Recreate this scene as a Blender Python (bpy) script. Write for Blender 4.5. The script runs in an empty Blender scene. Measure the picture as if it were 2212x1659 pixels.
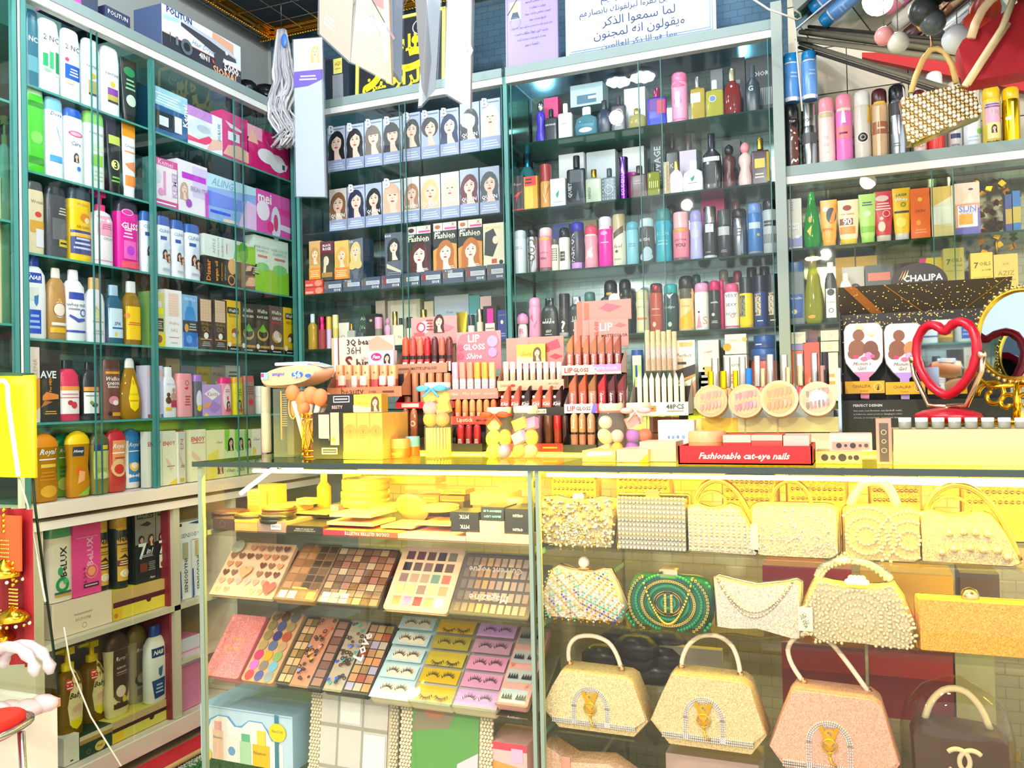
import bpy, math, random, unicodedata
import numpy as np
random.seed(7)
SC = bpy.context.scene
COL = SC.collection
V3 = np.array
# ------------------------------------------------------------------ camera, sky, exposure, large lights
H = 1.2                                   # eye height (m); floor is z = 0
F = 1825.8                                # focal length in pixels of the 2212 wide frame
_y, _p, _r = map(math.radians, (22.16, 1.02, -1.24))
FW = V3([-math.sin(_y) * math.cos(_p), math.cos(_y) * math.cos(_p), math.sin(_p)])
_rt = V3([math.cos(_y), math.sin(_y), 0.0]); _up = np.cross(_rt, FW)
RT = math.cos(_r) * _rt + math.sin(_r) * _up
UP = -math.sin(_r) * _rt + math.cos(_r) * _up
cam = bpy.data.cameras.new('camera'); cam.lens = F / 2212 * 36; cam.sensor_width = 36; cam.clip_start = .02
co = bpy.data.objects.new('camera', cam); COL.objects.link(co)
from mathutils import Matrix, Vector
co.matrix_world = Matrix(((RT[0], UP[0], -FW[0], 0), (RT[1], UP[1], -FW[1], 0), (RT[2], UP[2], -FW[2], H), (0, 0, 0, 1)))
SC.camera = co
SC.view_settings.view_transform = 'Standard'; SC.view_settings.look = 'None'
SC.view_settings.gamma = 1.0; SC.view_settings.use_curve_mapping = False
SC.view_settings.exposure = 0.72
SC.cycles.max_bounces = 7; SC.cycles.transparent_max_bounces = 28; SC.cycles.diffuse_bounces = 2
SC.cycles.glossy_bounces = 3; SC.cycles.transmission_bounces = 4
SC.cycles.sample_clamp_indirect = 4.0; SC.cycles.caustics_reflective = False; SC.cycles.caustics_refractive = False
SC.cycles.use_adaptive_sampling = True; SC.cycles.adaptive_threshold = .03
W = bpy.data.worlds.new('world'); SC.world = W; W.use_nodes = True
W.node_tree.nodes['Background'].inputs[0].default_value = (.95, .97, 1.0, 1)
W.node_tree.nodes['Background'].inputs[1].default_value = 1.1

def area(name, loc, target, sx, sy, power, col):
    l = bpy.data.lights.new(name, 'AREA'); l.shape = 'RECTANGLE'; l.size = sx; l.size_y = sy; l.energy = power; l.color = col
    o = bpy.data.objects.new(name, l); COL.objects.link(o); o.location = loc
    o.rotation_euler = (Vector(target) - Vector(loc)).to_track_quat('-Z', 'Y').to_euler(); return o
def bulb(name, loc, power, col, rad=.04):
    l = bpy.data.lights.new(name, 'POINT'); l.energy = power; l.color = col; l.shadow_soft_size = rad
    o = bpy.data.objects.new(name, l); COL.objects.link(o); o.location = loc; return o
COOL, WARM = (.82, .93, 1.0), (1.0, .90, .74)
for _n, _l, _w, _c in (('ceiling_and_fill_bulb', (-1.28, 1.12, 2.86), 32, COOL), ('ceiling_and_fill_bulb', (-2.15, 1.35, 2.9), 32, COOL), ('ceiling_and_fill_bulb', (-.35, .25, 2.75), 46, COOL), ('ceiling_and_fill_bulb', (-1.2, -.7, 2.7), 60, WARM), ('ceiling_and_fill_bulb', (.55, 1.1, 2.4), 26, WARM),
    ('ceiling_and_fill_bulb', (-.2, -1.2, 2.3), 64, WARM), ('ceiling_and_fill_bulb', (-1.5, 2.5, 2.9), 5, COOL), ('ceiling_and_fill_bulb', (-.5, 2.45, 2.9), 5, COOL), ('ceiling_and_fill_bulb', (-1.7, -.3, 1.95), 22, WARM)):  # the last, low warm one is an added fill for the lower left
    bulb(_n, _l, _w, _c)

# ------------------------------------------------------------------ from a pixel of the photograph to a point of the room
def ray(x, y): return FW + (x - 1106) / F * RT - (y - 829.5) / F * UP
def P(ax, c, x, y):
    d = ray(x, y)
    p = d * ((c - (H if ax == 2 else 0)) / d[ax]); p[2] += H
    return p
def pr(p):
    p = V3(p, dtype=float) - V3([0, 0, H]); c = p @ FW
    return 1106 + F * (p @ RT) / c, 829.5 - F * (p @ UP) / c

# ------------------------------------------------------------------ materials: one shader per finish, colour from the mesh
def lin(h):
    if len(h) == 3: h = ''.join(c * 2 for c in h)
    v = [int(h[i:i + 2], 16) / 255 for i in (0, 2, 4)]
    return tuple(x / 12.92 if x <= .04045 else ((x + .055) / 1.055) ** 2.4 for x in v)
MATS = {}
def new_mat(key):
    m = bpy.data.materials.new({'p': 'plastic', 'm': 'matte', 'k': 'metal', 'g': 'tinted_glass', 'c': 'clear_pane', 'l': 'glitter', 'e': 'lamp_glow', 'E': 'led_glow', 'x': 'clear_film', 'r': 'mirror', 'b': 'cabinet_back', 's': 'satin', 'h': 'hair', 'v': 'pearl', 'w': 'glass_shelf', 'a': 'crystal'}[key])
    m.use_nodes = True; n = m.node_tree.nodes; L = m.node_tree.links; b = n['Principled BSDF']; out = n['Material Output']
    a = n.new('ShaderNodeAttribute'); a.attribute_name = 'Col'
    L.new(a.outputs['Color'], b.inputs['Base Color'])
    ge = n.new('ShaderNodeNewGeometry'); R, Mt = b.inputs['Roughness'], b.inputs['Metallic']
    if key == 'p': R.default_value = .28
    elif key == 'm': R.default_value = .6
    elif key == 's': R.default_value = .42
    elif key == 'v': R.default_value = .18; b.inputs['Coat Weight'].default_value = .5
    elif key == 'k': R.default_value = .2; Mt.default_value = 1
    elif key == 'r': R.default_value = .02; Mt.default_value = 1
    elif key == 'a':
        R.default_value = .08; Mt.default_value = .6
    elif key == 'b':
        R.default_value = .1; Mt.default_value = .7
        tc = n.new('ShaderNodeTexCoord'); br = n.new('ShaderNodeTexBrick'); mp = n.new('ShaderNodeMapping')
        mp.inputs['Rotation'].default_value = (math.pi / 2, 0, 0)
        L.new(tc.outputs['Object'], mp.inputs[0]); L.new(mp.outputs[0], br.inputs['Vector'])
        br.inputs['Scale'].default_value = 9; br.inputs['Mortar Size'].default_value = .012
        br.inputs['Color1'].default_value = (.9, .9, .9, 1); br.inputs['Color2'].default_value = (1, 1, 1, 1); br.inputs['Mortar'].default_value = (.6, .62, .62, 1)
        mx = n.new('ShaderNodeMixRGB'); mx.blend_type = 'MULTIPLY'; mx.inputs[0].default_value = 1
        L.new(a.outputs['Color'], mx.inputs[1]); L.new(br.outputs['Color'], mx.inputs[2]); L.new(mx.outputs[0], b.inputs['Base Color'])
    elif key == 'h':
        R.default_value = .38
        w = n.new('ShaderNodeTexNoise'); w.inputs['Scale'].default_value = 60
        tc = n.new('ShaderNodeTexCoord'); mp = n.new('ShaderNodeMapping'); mp.inputs['Scale'].default_value = (6, 6, .25)
        L.new(tc.outputs['Object'], mp.inputs[0]); L.new(mp.outputs[0], w.inputs['Vector'])
        bp = n.new('ShaderNodeBump'); bp.inputs['Strength'].default_value = .8; bp.inputs['Distance'].default_value = .004
        L.new(w.outputs[0], bp.inputs['Height']); L.new(bp.outputs[0], b.inputs['Normal'])
    elif key == 'l':
        R.default_value = .35; Mt.default_value = .12
        vo = n.new('ShaderNodeTexVoronoi'); vo.inputs['Scale'].default_value = 620
        tc = n.new('ShaderNodeTexCoord'); L.new(tc.outputs['Object'], vo.inputs['Vector'])
        sb = n.new('ShaderNodeVectorMath'); sb.operation = 'SUBTRACT'; sb.inputs[1].default_value = (.5, .5, .5)
        L.new(vo.outputs['Color'], sb.inputs[0])
        sm = n.new('ShaderNodeVectorMath'); sm.operation = 'SCALE'; sm.inputs['Scale'].default_value = .5
        L.new(sb.outputs[0], sm.inputs[0])
        ad = n.new('ShaderNodeVectorMath'); L.new(ge.outputs['Normal'], ad.inputs[0]); L.new(sm.outputs[0], ad.inputs[1])
        no = n.new('ShaderNodeVectorMath'); no.operation = 'NORMALIZE'; L.new(ad.outputs[0], no.inputs[0]); L.new(no.outputs[0], b.inputs['Normal'])
        hs = n.new('ShaderNodeSeparateColor'); L.new(vo.outputs['Color'], hs.inputs[0])
        mr = n.new('ShaderNodeMapRange'); mr.inputs['To Min'].default_value = .8; mr.inputs['To Max'].default_value = 1.35; L.new(hs.outputs[0], mr.inputs[0])
        ms = n.new('ShaderNodeVectorMath'); ms.operation = 'SCALE'; L.new(a.outputs['Color'], ms.inputs[0]); L.new(mr.outputs[0], ms.inputs['Scale'])
        L.new(ms.outputs[0], b.inputs['Base Color'])
    elif key in 'eE':
        e = n.new('ShaderNodeEmission'); L.new(a.outputs['Color'], e.inputs[0]); e.inputs[1].default_value = 45 if key == 'e' else 14
        L.new(e.outputs[0], out.inputs[0])
    elif key in 'gxcw':
        t = n.new('ShaderNodeBsdfTransparent'); mx = n.new('ShaderNodeMixShader')
        L.new(a.outputs['Color'], t.inputs[0])
        if key in 'cw':
            gl = n.new('ShaderNodeBsdfGlossy'); gl.inputs['Roughness'].default_value = .015
            fr = n.new('ShaderNodeFresnel'); fr.inputs[0].default_value = 1.5
            mu = n.new('ShaderNodeMath'); mu.operation = 'MULTIPLY'; mu.inputs[1].default_value = 1.1 if key == 'c' else .8
            L.new(fr.outputs[0], mu.inputs[0])
            fb = n.new('ShaderNodeMath'); fb.operation = 'SUBTRACT'; fb.inputs[0].default_value = 1; L.new(ge.outputs['Backfacing'], fb.inputs[1]); fm = n.new('ShaderNodeMath'); fm.operation = 'MULTIPLY'; fm.use_clamp = True
            L.new(mu.outputs[0], fm.inputs[0]); L.new(fb.outputs[0], fm.inputs[1]); L.new(fm.outputs[0], mx.inputs[0]); L.new(t.outputs[0], mx.inputs[1]); L.new(gl.outputs[0], mx.inputs[2])
        else:
            R.default_value = .06
            mx.inputs[0].default_value = .5 if key == 'g' else .09
            L.new(t.outputs[0], mx.inputs[1]); L.new(b.outputs[0], mx.inputs[2])
        L.new(mx.outputs[0], out.inputs[0])
    MATS[key] = m
    return m
def pc(c):                                 # 'k:fc3' -> ('k', rgb); 'fc3' -> (None, rgb)
    if ':' in c:
        k, h = c.split(':'); return k, lin(h)
    return None, lin(c)

# ------------------------------------------------------------------ text outlines, cached
_T = {}
for _c in range(0xFE70, 0xFEFD):
    _d = unicodedata.decomposition(chr(_c)).split()
    if len(_d) == 2: _T.setdefault(chr(int(_d[1], 16)), {})[_d[0]] = chr(_c)
def shape(s):
    out = []
    for i, ch in enumerate(s):
        if ch not in _T: out.append(ch); continue
        f = _T[ch]; p = i > 0 and s[i - 1] in _T and '<initial>' in _T[s[i - 1]]
        nx = '<initial>' in f and i + 1 < len(s) and s[i + 1] in _T and '<final>' in _T[s[i + 1]]
        out.append(f.get('<medial>' if p and nx else '<final>' if p else '<initial>' if nx else '<isolated>', ch))
    return ''.join(reversed(out))
_TC = {}
def text2d(s, style=''):
    k = (s, style)
    if k in _TC: return _TC[k]
    if any('\u0600' <= c <= '\u06ff' for c in s): s = shape(s)
    c = bpy.data.curves.new('lettering', 'FONT'); c.body = s; c.resolution_u = 1 if len(s) > 3 else 2; c.fill_mode = 'FRONT'
    if 'b' in style: c.offset = .022
    if 'i' in style: c.shear = .35
    o = bpy.data.objects.new('lettering', c); m = o.to_mesh()
    v = np.empty(len(m.vertices) * 3); m.vertices.foreach_get('co', v); v = v.reshape(-1, 3)[:, :2]
    f = [tuple(p.vertices) for p in m.polygons]
    o.to_mesh_clear(); bpy.data.objects.remove(o); bpy.data.curves.remove(c)
    if len(v) == 0: v = np.zeros((1, 2)); f = []
    v = v - (v.min(0) + v.max(0)) / 2
    wd, ht = max(np.ptp(v[:, 0]), .01), max(np.ptp(v[:, 1]), .01)
    _TC[k] = (v, f, wd, ht); return _TC[k]

# ------------------------------------------------------------------ mesh builder
class MB:
    def __init__(s): s.v = []; s.f = []; s.c = []; s.m = []; s.s = []
    def add(s, vs, fs, col, mat='p', smooth=False):
        k, rgb = pc(col) if isinstance(col, str) else (None, col)
        k = k or mat; b = len(s.v); s.v.extend([tuple(map(float, q)) for q in vs])
        for f in fs: s.f.append([b + i for i in f]); s.c.append(rgb); s.m.append(k); s.s.append(smooth)
        return s
    def box(s, x0, x1, y0, y1, z0, z1, col, mat='p', cols=None):
        v = [(x, y, z) for z in (z0, z1) for y in (y0, y1) for x in (x0, x1)]
        fs = [(0, 1, 5, 4), (1, 3, 7, 5), (3, 2, 6, 7), (2, 0, 4, 6), (4, 5, 7, 6), (2, 3, 1, 0)]
        if cols:
            for f, c in zip(fs, cols): s.add(v, [f], c or col, mat)
            return s
        return s.add(v, fs, col, mat)
    def rbox(s, x0, x1, y0, y1, z0, z1, r, col, mat='p', n=3):      # rounded in the xz plane
        pts = rrect(x0, x1, z0, z1, r, n); return s.prism(pts, y0, y1, col, mat)
    def prism(s, pts, y0, y1, col, mat='p', inset=0, side=None):    # outline in xz, extruded along y, front (y0) face optionally inset
        n = len(pts); pts = V3(pts, dtype=float); c = pts.mean(0)
        if inset:
            q = c + (pts - c) * (1 - inset); ym = y0 + (y1 - y0) * .35
            rings = [(q, y0), (pts, ym), (pts, y1 - (ym - y0)), (q, y1)]
        else: rings = [(pts, y0), (pts, y1)]
        v = [(p[0], y, p[1]) for r, y in rings for p in r]; k = len(rings)
        s.add(v[:n], [tuple(range(n))], col, mat); s.add(v[-n:], [tuple(range(n - 1, -1, -1))], col, mat)
        s.add(v, [(j * n + i, (j + 1) * n + i, (j + 1) * n + (i + 1) % n, j * n + (i + 1) % n) for j in range(k - 1) for i in range(n)], side or col, mat, bool(inset))
        return s
    def lathe(s, prof, w, d, h, e, col, mat='p', n=20, z0=0, shear=0, cx=0, cy=0):
        th = np.arange(n) * 2 * math.pi / n + math.pi / n; ct, st = np.cos(th), np.sin(th)
        ux = np.sign(ct) * np.abs(ct) ** (2 / e); uy = np.sign(st) * np.abs(st) ** (2 / e)
        v = []
        for j, p in enumerate(prof):
            a = p[1] * w / 2; b = (p[2] if len(p) > 2 else p[1]) * d / 2
            for x, y in zip(ux * a, uy * b): v.append((x + cx, y + cy, z0 + p[0] * h + (shear * x if j >= len(prof) - 1 else 0)))
        k = len(prof)
        s.add(v, [(j * n + i, j * n + (i + 1) % n, (j + 1) * n + (i + 1) % n, (j + 1) * n + i) for j in range(k - 1) for i in range(n)], col, mat, True)
        s.add(v[:n], [tuple(range(n - 1, -1, -1))], col, mat); s.add(v[-n:], [tuple(range(n))], col, mat)
        return s
    def sphere(s, c, r, col, mat='v', n=8, k=5, sc=(1, 1, 1)):
        v = []
        for j in range(1, k):
            t = math.pi * j / k
            for i in range(n):
                a = 2 * math.pi * i / n; v.append((c[0] + r * sc[0] * math.sin(t) * math.cos(a), c[1] + r * sc[1] * math.sin(t) * math.sin(a), c[2] + r * sc[2] * math.cos(t)))
        v += [(c[0], c[1], c[2] + r * sc[2]), (c[0], c[1], c[2] - r * sc[2])]; T, B = len(v) - 2, len(v) - 1
        f = [(j * n + i, (j + 1) * n + i, (j + 1) * n + (i + 1) % n, j * n + (i + 1) % n) for j in range(k - 2) for i in range(n)]
        f += [(T, i, (i + 1) % n) for i in range(n)] + [(B, (k - 2) * n + (i + 1) % n, (k - 2) * n + i) for i in range(n)]
        return s.add(v, f, col, mat, True)
    def tube(s, pts, r, col, mat='p', n=8, closed=False):
        pts = [V3(p, dtype=float) for p in pts]; m = len(pts); v = []
        rr = r if hasattr(r, '__len__') else [r] * m; u0 = None
        for i, p in enumerate(pts):
            t = pts[(i + 1) % m if closed else min(i + 1, m - 1)] - pts[i - 1 if closed or i else 0]; t = t / (np.linalg.norm(t) + 1e-9)
            if u0 is None: u0 = np.cross(t, V3([.13, .97, .2])); u0 = u0 if np.linalg.norm(u0) > .1 else np.cross(t, V3([1., 0, 0]))
            u = u0 - t * (u0 @ t); u /= np.linalg.norm(u) + 1e-9; u0 = u; w = np.cross(t, u)
            for j in range(n):
                a = 2 * math.pi * j / n; v.append(p + rr[i] * (math.cos(a) * u + math.sin(a) * w))
        f = [(i * n + j, i * n + (j + 1) % n, ((i + 1) % m) * n + (j + 1) % n, ((i + 1) % m) * n + j) for i in range(m if closed else m - 1) for j in range(n)]
        if not closed: f += [tuple(range(n - 1, -1, -1)), tuple(range((m - 1) * n, m * n))]
        return s.add(v, f, col, mat, True)
    def build(s, name, parent=None, loc=None, rz=0, tilt=0):
        me = bpy.data.meshes.new(name); me.from_pydata(s.v, [], s.f)
        keys = sorted(set(s.m))
        for k in keys: me.materials.append(MATS.get(k) or new_mat(k))
        me.polygons.foreach_set('material_index', [keys.index(k) for k in s.m])
        me.polygons.foreach_set('use_smooth', s.s)
        ca = me.color_attributes.new('Col', 'FLOAT_COLOR', 'CORNER')
        cnt = [len(f) for f in s.f]; arr = np.ones((sum(cnt), 4), dtype=np.float32); arr[:, :3] = np.repeat(V3(s.c, dtype=np.float32).reshape(-1, 3), cnt, axis=0)
        ca.data.foreach_set('color', arr.ravel()); me.update()
        o = bpy.data.objects.new(name, me); COL.objects.link(o)
        if parent: o.parent = parent
        if loc is not None: o.location = loc
        if rz or tilt: o.rotation_euler = (tilt, 0, rz)
        return o
def rrect(x0, x1, z0, z1, r, n=3):
    o = []
    for cx, cz, a in ((x1 - r, z1 - r, 0), (x0 + r, z1 - r, 90), (x0 + r, z0 + r, 180), (x1 - r, z0 + r, 270)):
        for i in range(n + 1):
            t = math.radians(a + 90 * i / n); o.append((cx + r * math.cos(t), cz + r * math.sin(t)))
    return o[::-1]

def empty(name, loc=(0, 0, 0), rz=0, tilt=0):
    o = bpy.data.objects.new(name, None); COL.objects.link(o); o.location = loc; o.rotation_euler = (tilt, 0, rz); o.empty_display_size = .05
    return o
USED = {}
def tag(o, label, cat, group=None):
    n = label.split()
    if len(n) > 16: label = ' '.join(n[:16])
    if label in USED: print('DUPLICATE LABEL', label)
    USED[label] = 1
    o['label'] = label; o['category'] = cat
    if group: o['group'] = group
    return o
def struct(o): o['kind'] = 'structure'; return o

# ------------------------------------------------------------------ printing on a front face
class Flat:
    curved = False
    def __init__(s, w, h, y=0.0): s.w, s.h, s.y = w, h, y
    def at(s, x, z): return s.y
class Round:
    curved = True
    def __init__(s, prof, w, d, h, e):
        s.w, s.h, s.e = w, h, e; s.z = [p[0] * h for p in prof]; s.a = [p[1] * w / 2 for p in prof]; s.b = [(p[2] if len(p) > 2 else p[1]) * d / 2 for p in prof]
    def at(s, x, z):
        a, b = np.interp(z, s.z, s.a), np.interp(z, s.z, s.b)
        return -b * max(0.0, 1 - min(1.0, abs(x / a)) ** s.e) ** (1 / s.e)
HEART = [(0, -.5), (.2, -.3), (.42, -.05), (.5, .15), (.45, .35), (.3, .45), (.12, .4), (0, .22), (-.12, .4), (-.3, .45), (-.45, .35), (-.5, .15), (-.42, -.05), (-.2, -.3)]
class Art:
    def __init__(s, mb, S, mat='m'): s.mb, s.S, s.k, s.mat = mb, S, 0, mat
    def lay(s, pts, fs, col):
        S = s.S; s.k += 1; ep = (.0007 if S.curved else .0003) + .00022 * s.k
        s.mb.add([(x, S.at(x, z) - ep, z) for x, z in pts], fs, col, s.mat)
    def rect(s, x0, z0, x1, z1, col):
        nx, nz = (7, 3) if s.S.curved and x1 - x0 > .2 * s.S.w else (1, 1)
        if s.S.curved: lim = .485 * s.S.w; x0, x1 = max(x0, -lim), min(x1, lim)
        pts = [(x0 + (x1 - x0) * i / nx, z0 + (z1 - z0) * j / nz) for j in range(nz + 1) for i in range(nx + 1)]
        s.lay(pts, [(j * (nx + 1) + i, j * (nx + 1) + i + 1, (j + 1) * (nx + 1) + i + 1, (j + 1) * (nx + 1) + i) for j in range(nz) for i in range(nx)], col)
    def ell(s, cx, cz, rx, rz, col, n=14, a0=0, rot=0):
        c, q = math.cos(rot), math.sin(rot)
        P0 = [(rx * math.cos(2 * math.pi * i / n), rz * math.sin(2 * math.pi * i / n)) for i in range(n)]
        P0 = [(cx + x * c - z * q, cz + x * q + z * c) for x, z in P0]
        if s.S.curved: s.disk(P0, (cx, cz), col)
        else: s.lay(P0, [tuple(range(n))], col)
    def ring(s, cx, cz, r, t, col, n=20, ar=1):
        P0 = [(cx + (r + d) * ar * math.cos(2 * math.pi * i / n), cz + (r + d) * math.sin(2 * math.pi * i / n)) for d in (0, -t) for i in range(n)]
        s.lay(P0, [(i, (i + 1) % n, n + (i + 1) % n, n + i) for i in range(n)], col)
    def disk(s, P0, c, col):               # rings towards the centre, so that the print follows a curved surface
        n = len(P0); pts = [(c[0] + (x - c[0]) * k, c[1] + (z - c[1]) * k) for k in (1, .66, .33) for x, z in P0] + [c]
        s.lay(pts, [(j * n + i, j * n + (i + 1) % n, (j + 1) * n + (i + 1) % n, (j + 1) * n + i) for j in (0, 1) for i in range(n)] + [(2 * n + i, 2 * n + (i + 1) % n, 3 * n) for i in range(n)], col)
    def poly(s, pts, col):
        if not s.S.curved: return s.lay(pts, [tuple(range(len(pts)))], col)
        o = []
        for i, (x, z) in enumerate(pts):
            x2, z2 = pts[(i + 1) % len(pts)]; k = 1 + int(abs(x2 - x) / (.12 * s.S.w)); o += [(x + (x2 - x) * j / k, z + (z2 - z) * j / k) for j in range(k)]
        s.disk(o, (sum(p[0] for p in o) / len(o), sum(p[1] for p in o) / len(o)), col)
    def text(s, cx, cz, width, col, txt, style='', rot=0, maxh=None):
        v, f, wd, ht = text2d(txt, style); k = width / wd
        if maxh and ht * k > maxh: k = maxh / ht
        c, q = math.cos(rot), math.sin(rot)
        s.lay([(cx + k * (x * c - z * q), cz + k * (x * q + z * c)) for x, z in v], f, col)
    def face(s, cx, cz, r, hair, skin='e9bfa4', sty=0):
        # head and shoulders of an anonymous model: hair behind, neck, face, fringe, eyes, lips
        long_ = sty != 3
        s.ell(cx - .05 * r, cz - (.35 * r if long_ else -.1 * r), r * 1.12, r * (1.75 if long_ else 1.2), hair, 16, rot=.12 * (sty - 1))
        if long_: s.poly([(cx - 1.2 * r, cz - 2.2 * r), (cx + 1.15 * r, cz - 2.2 * r), (cx + .9 * r, cz), (cx - 1.0 * r, cz)], hair)
        s.poly([(cx - .3 * r, cz - 2.1 * r), (cx + .75 * r, cz - 2.1 * r), (cx + .35 * r, cz - 1.3 * r), (cx + .3 * r, cz - .5 * r), (cx - .28 * r, cz - .5 * r), (cx - .3 * r, cz - 1.3 * r)], skin)
        s.ell(cx, cz - .05 * r, r * .68, r * .95, skin, 14, rot=.1 * (sty - 1))
        if sty == 2: s.poly([(cx - .75 * r, cz + .2 * r), (cx + .75 * r, cz + .25 * r), (cx + .6 * r, cz + 1.0 * r), (cx, cz + 1.2 * r), (cx - .65 * r, cz + .95 * r)], hair)
        else: s.poly([(cx - .85 * r, cz - .5 * r), (cx - .5 * r, cz + .3 * r), (cx + .1 * r, cz + .75 * r), (cx + .72 * r, cz + .3 * r), (cx + .5 * r, cz + 1.05 * r), (cx - .3 * r, cz + 1.2 * r), (cx - .85 * r, cz + .7 * r)], hair)
        for d in (-.3, .3):
            s.ell(cx + d * r, cz + .1 * r, .15 * r, .06 * r, '3a2a2a', 6); s.poly([(cx + (d - .2) * r, cz + .27 * r), (cx + (d + .2) * r, cz + .29 * r), (cx + d * r, cz + .34 * r)], hair)
        s.poly([(cx - .04 * r, cz - .05 * r), (cx + .1 * r, cz - .3 * r), (cx - .08 * r, cz - .3 * r)], 'd49f86')
        s.ell(cx, cz - .55 * r, .22 * r, .09 * r, 'c8404c', 8)
    def run(s, spec):
        w, h = s.S.w, s.S.h; X = lambda u: (float(u) - .5) * w; Z = lambda v: float(v) * h
        for c in spec.split(';'):
            t = c.split()
            if not t: continue
            o = t[0]
            if o == 'r': s.rect(X(t[1]), Z(t[2]), X(t[3]), Z(t[4]), t[5])
            elif o == 'o': s.ell(X(t[1]), Z(t[2]), float(t[3]) * w, float(t[4]) * w, t[5])
            elif o == 'c': s.ring(X(t[1]), Z(t[2]), float(t[3]) * w, float(t[4]) * w, t[5])
            elif o == 'h': k = float(t[3]) * w; s.poly([(X(t[1]) + k * a, Z(t[2]) + k * b) for a, b in HEART], t[4])
            elif o == 'q': s.poly([(X(p.split(',')[0]), Z(p.split(',')[1])) for p in t[2:]], t[1])
            elif o == 'f': s.face(X(t[1]), Z(t[2]), float(t[3]) * w, t[4], t[5] if len(t) > 5 else 'e9bfa4', int(t[6]) if len(t) > 6 else 0)
            elif o == 'l':                 # lines of small print
                u0, v0, u1, v1 = map(float, t[1:5]); n = int(t[6])
                for i in range(n):
                    zz = v0 + (v1 - v0) * (i + .5) / n; th = (v1 - v0) / n * .22; e = (u1 - u0) * .12 * ((i * 7) % 3) / 2
                    s.rect(X(u0 + e), Z(zz - th), X(u1 - e), Z(zz + th), t[5])
            elif o == 'g':                 # grid of pans
                u0, v0, u1, v1 = map(float, t[1:5]); nx, ny = int(t[5]), int(t[6]); gp = float(t[7]); cs = t[8].split(',')
                for j in range(ny):
                    for i in range(nx):
                        a, b = (u1 - u0) / nx, (v1 - v0) / ny
                        s.rect(X(u0 + a * (i + gp)), Z(v0 + b * (j + gp)), X(u0 + a * (i + 1 - gp)), Z(v0 + b * (j + 1 - gp)), cs[(i + j * nx) % len(cs)])
                        s.k -= 1
                s.k += 1
            elif o[0] in 'tbiTUB':
                sty = {'t': '', 'b': 'b', 'i': 'i', 'T': '', 'U': 'b', 'B': 'b'}[o[0]] + ('i' if 'i' in o[1:] else '')
                rot = {'T': math.pi / 2, 'B': math.pi / 2, 'U': math.pi}.get(o[0], 0)
                s.text(X(t[1]), Z(t[2]), float(t[3]) * (h if o[0] in 'TB' else w), t[4], ' '.join(t[5:]), sty, rot)

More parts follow.
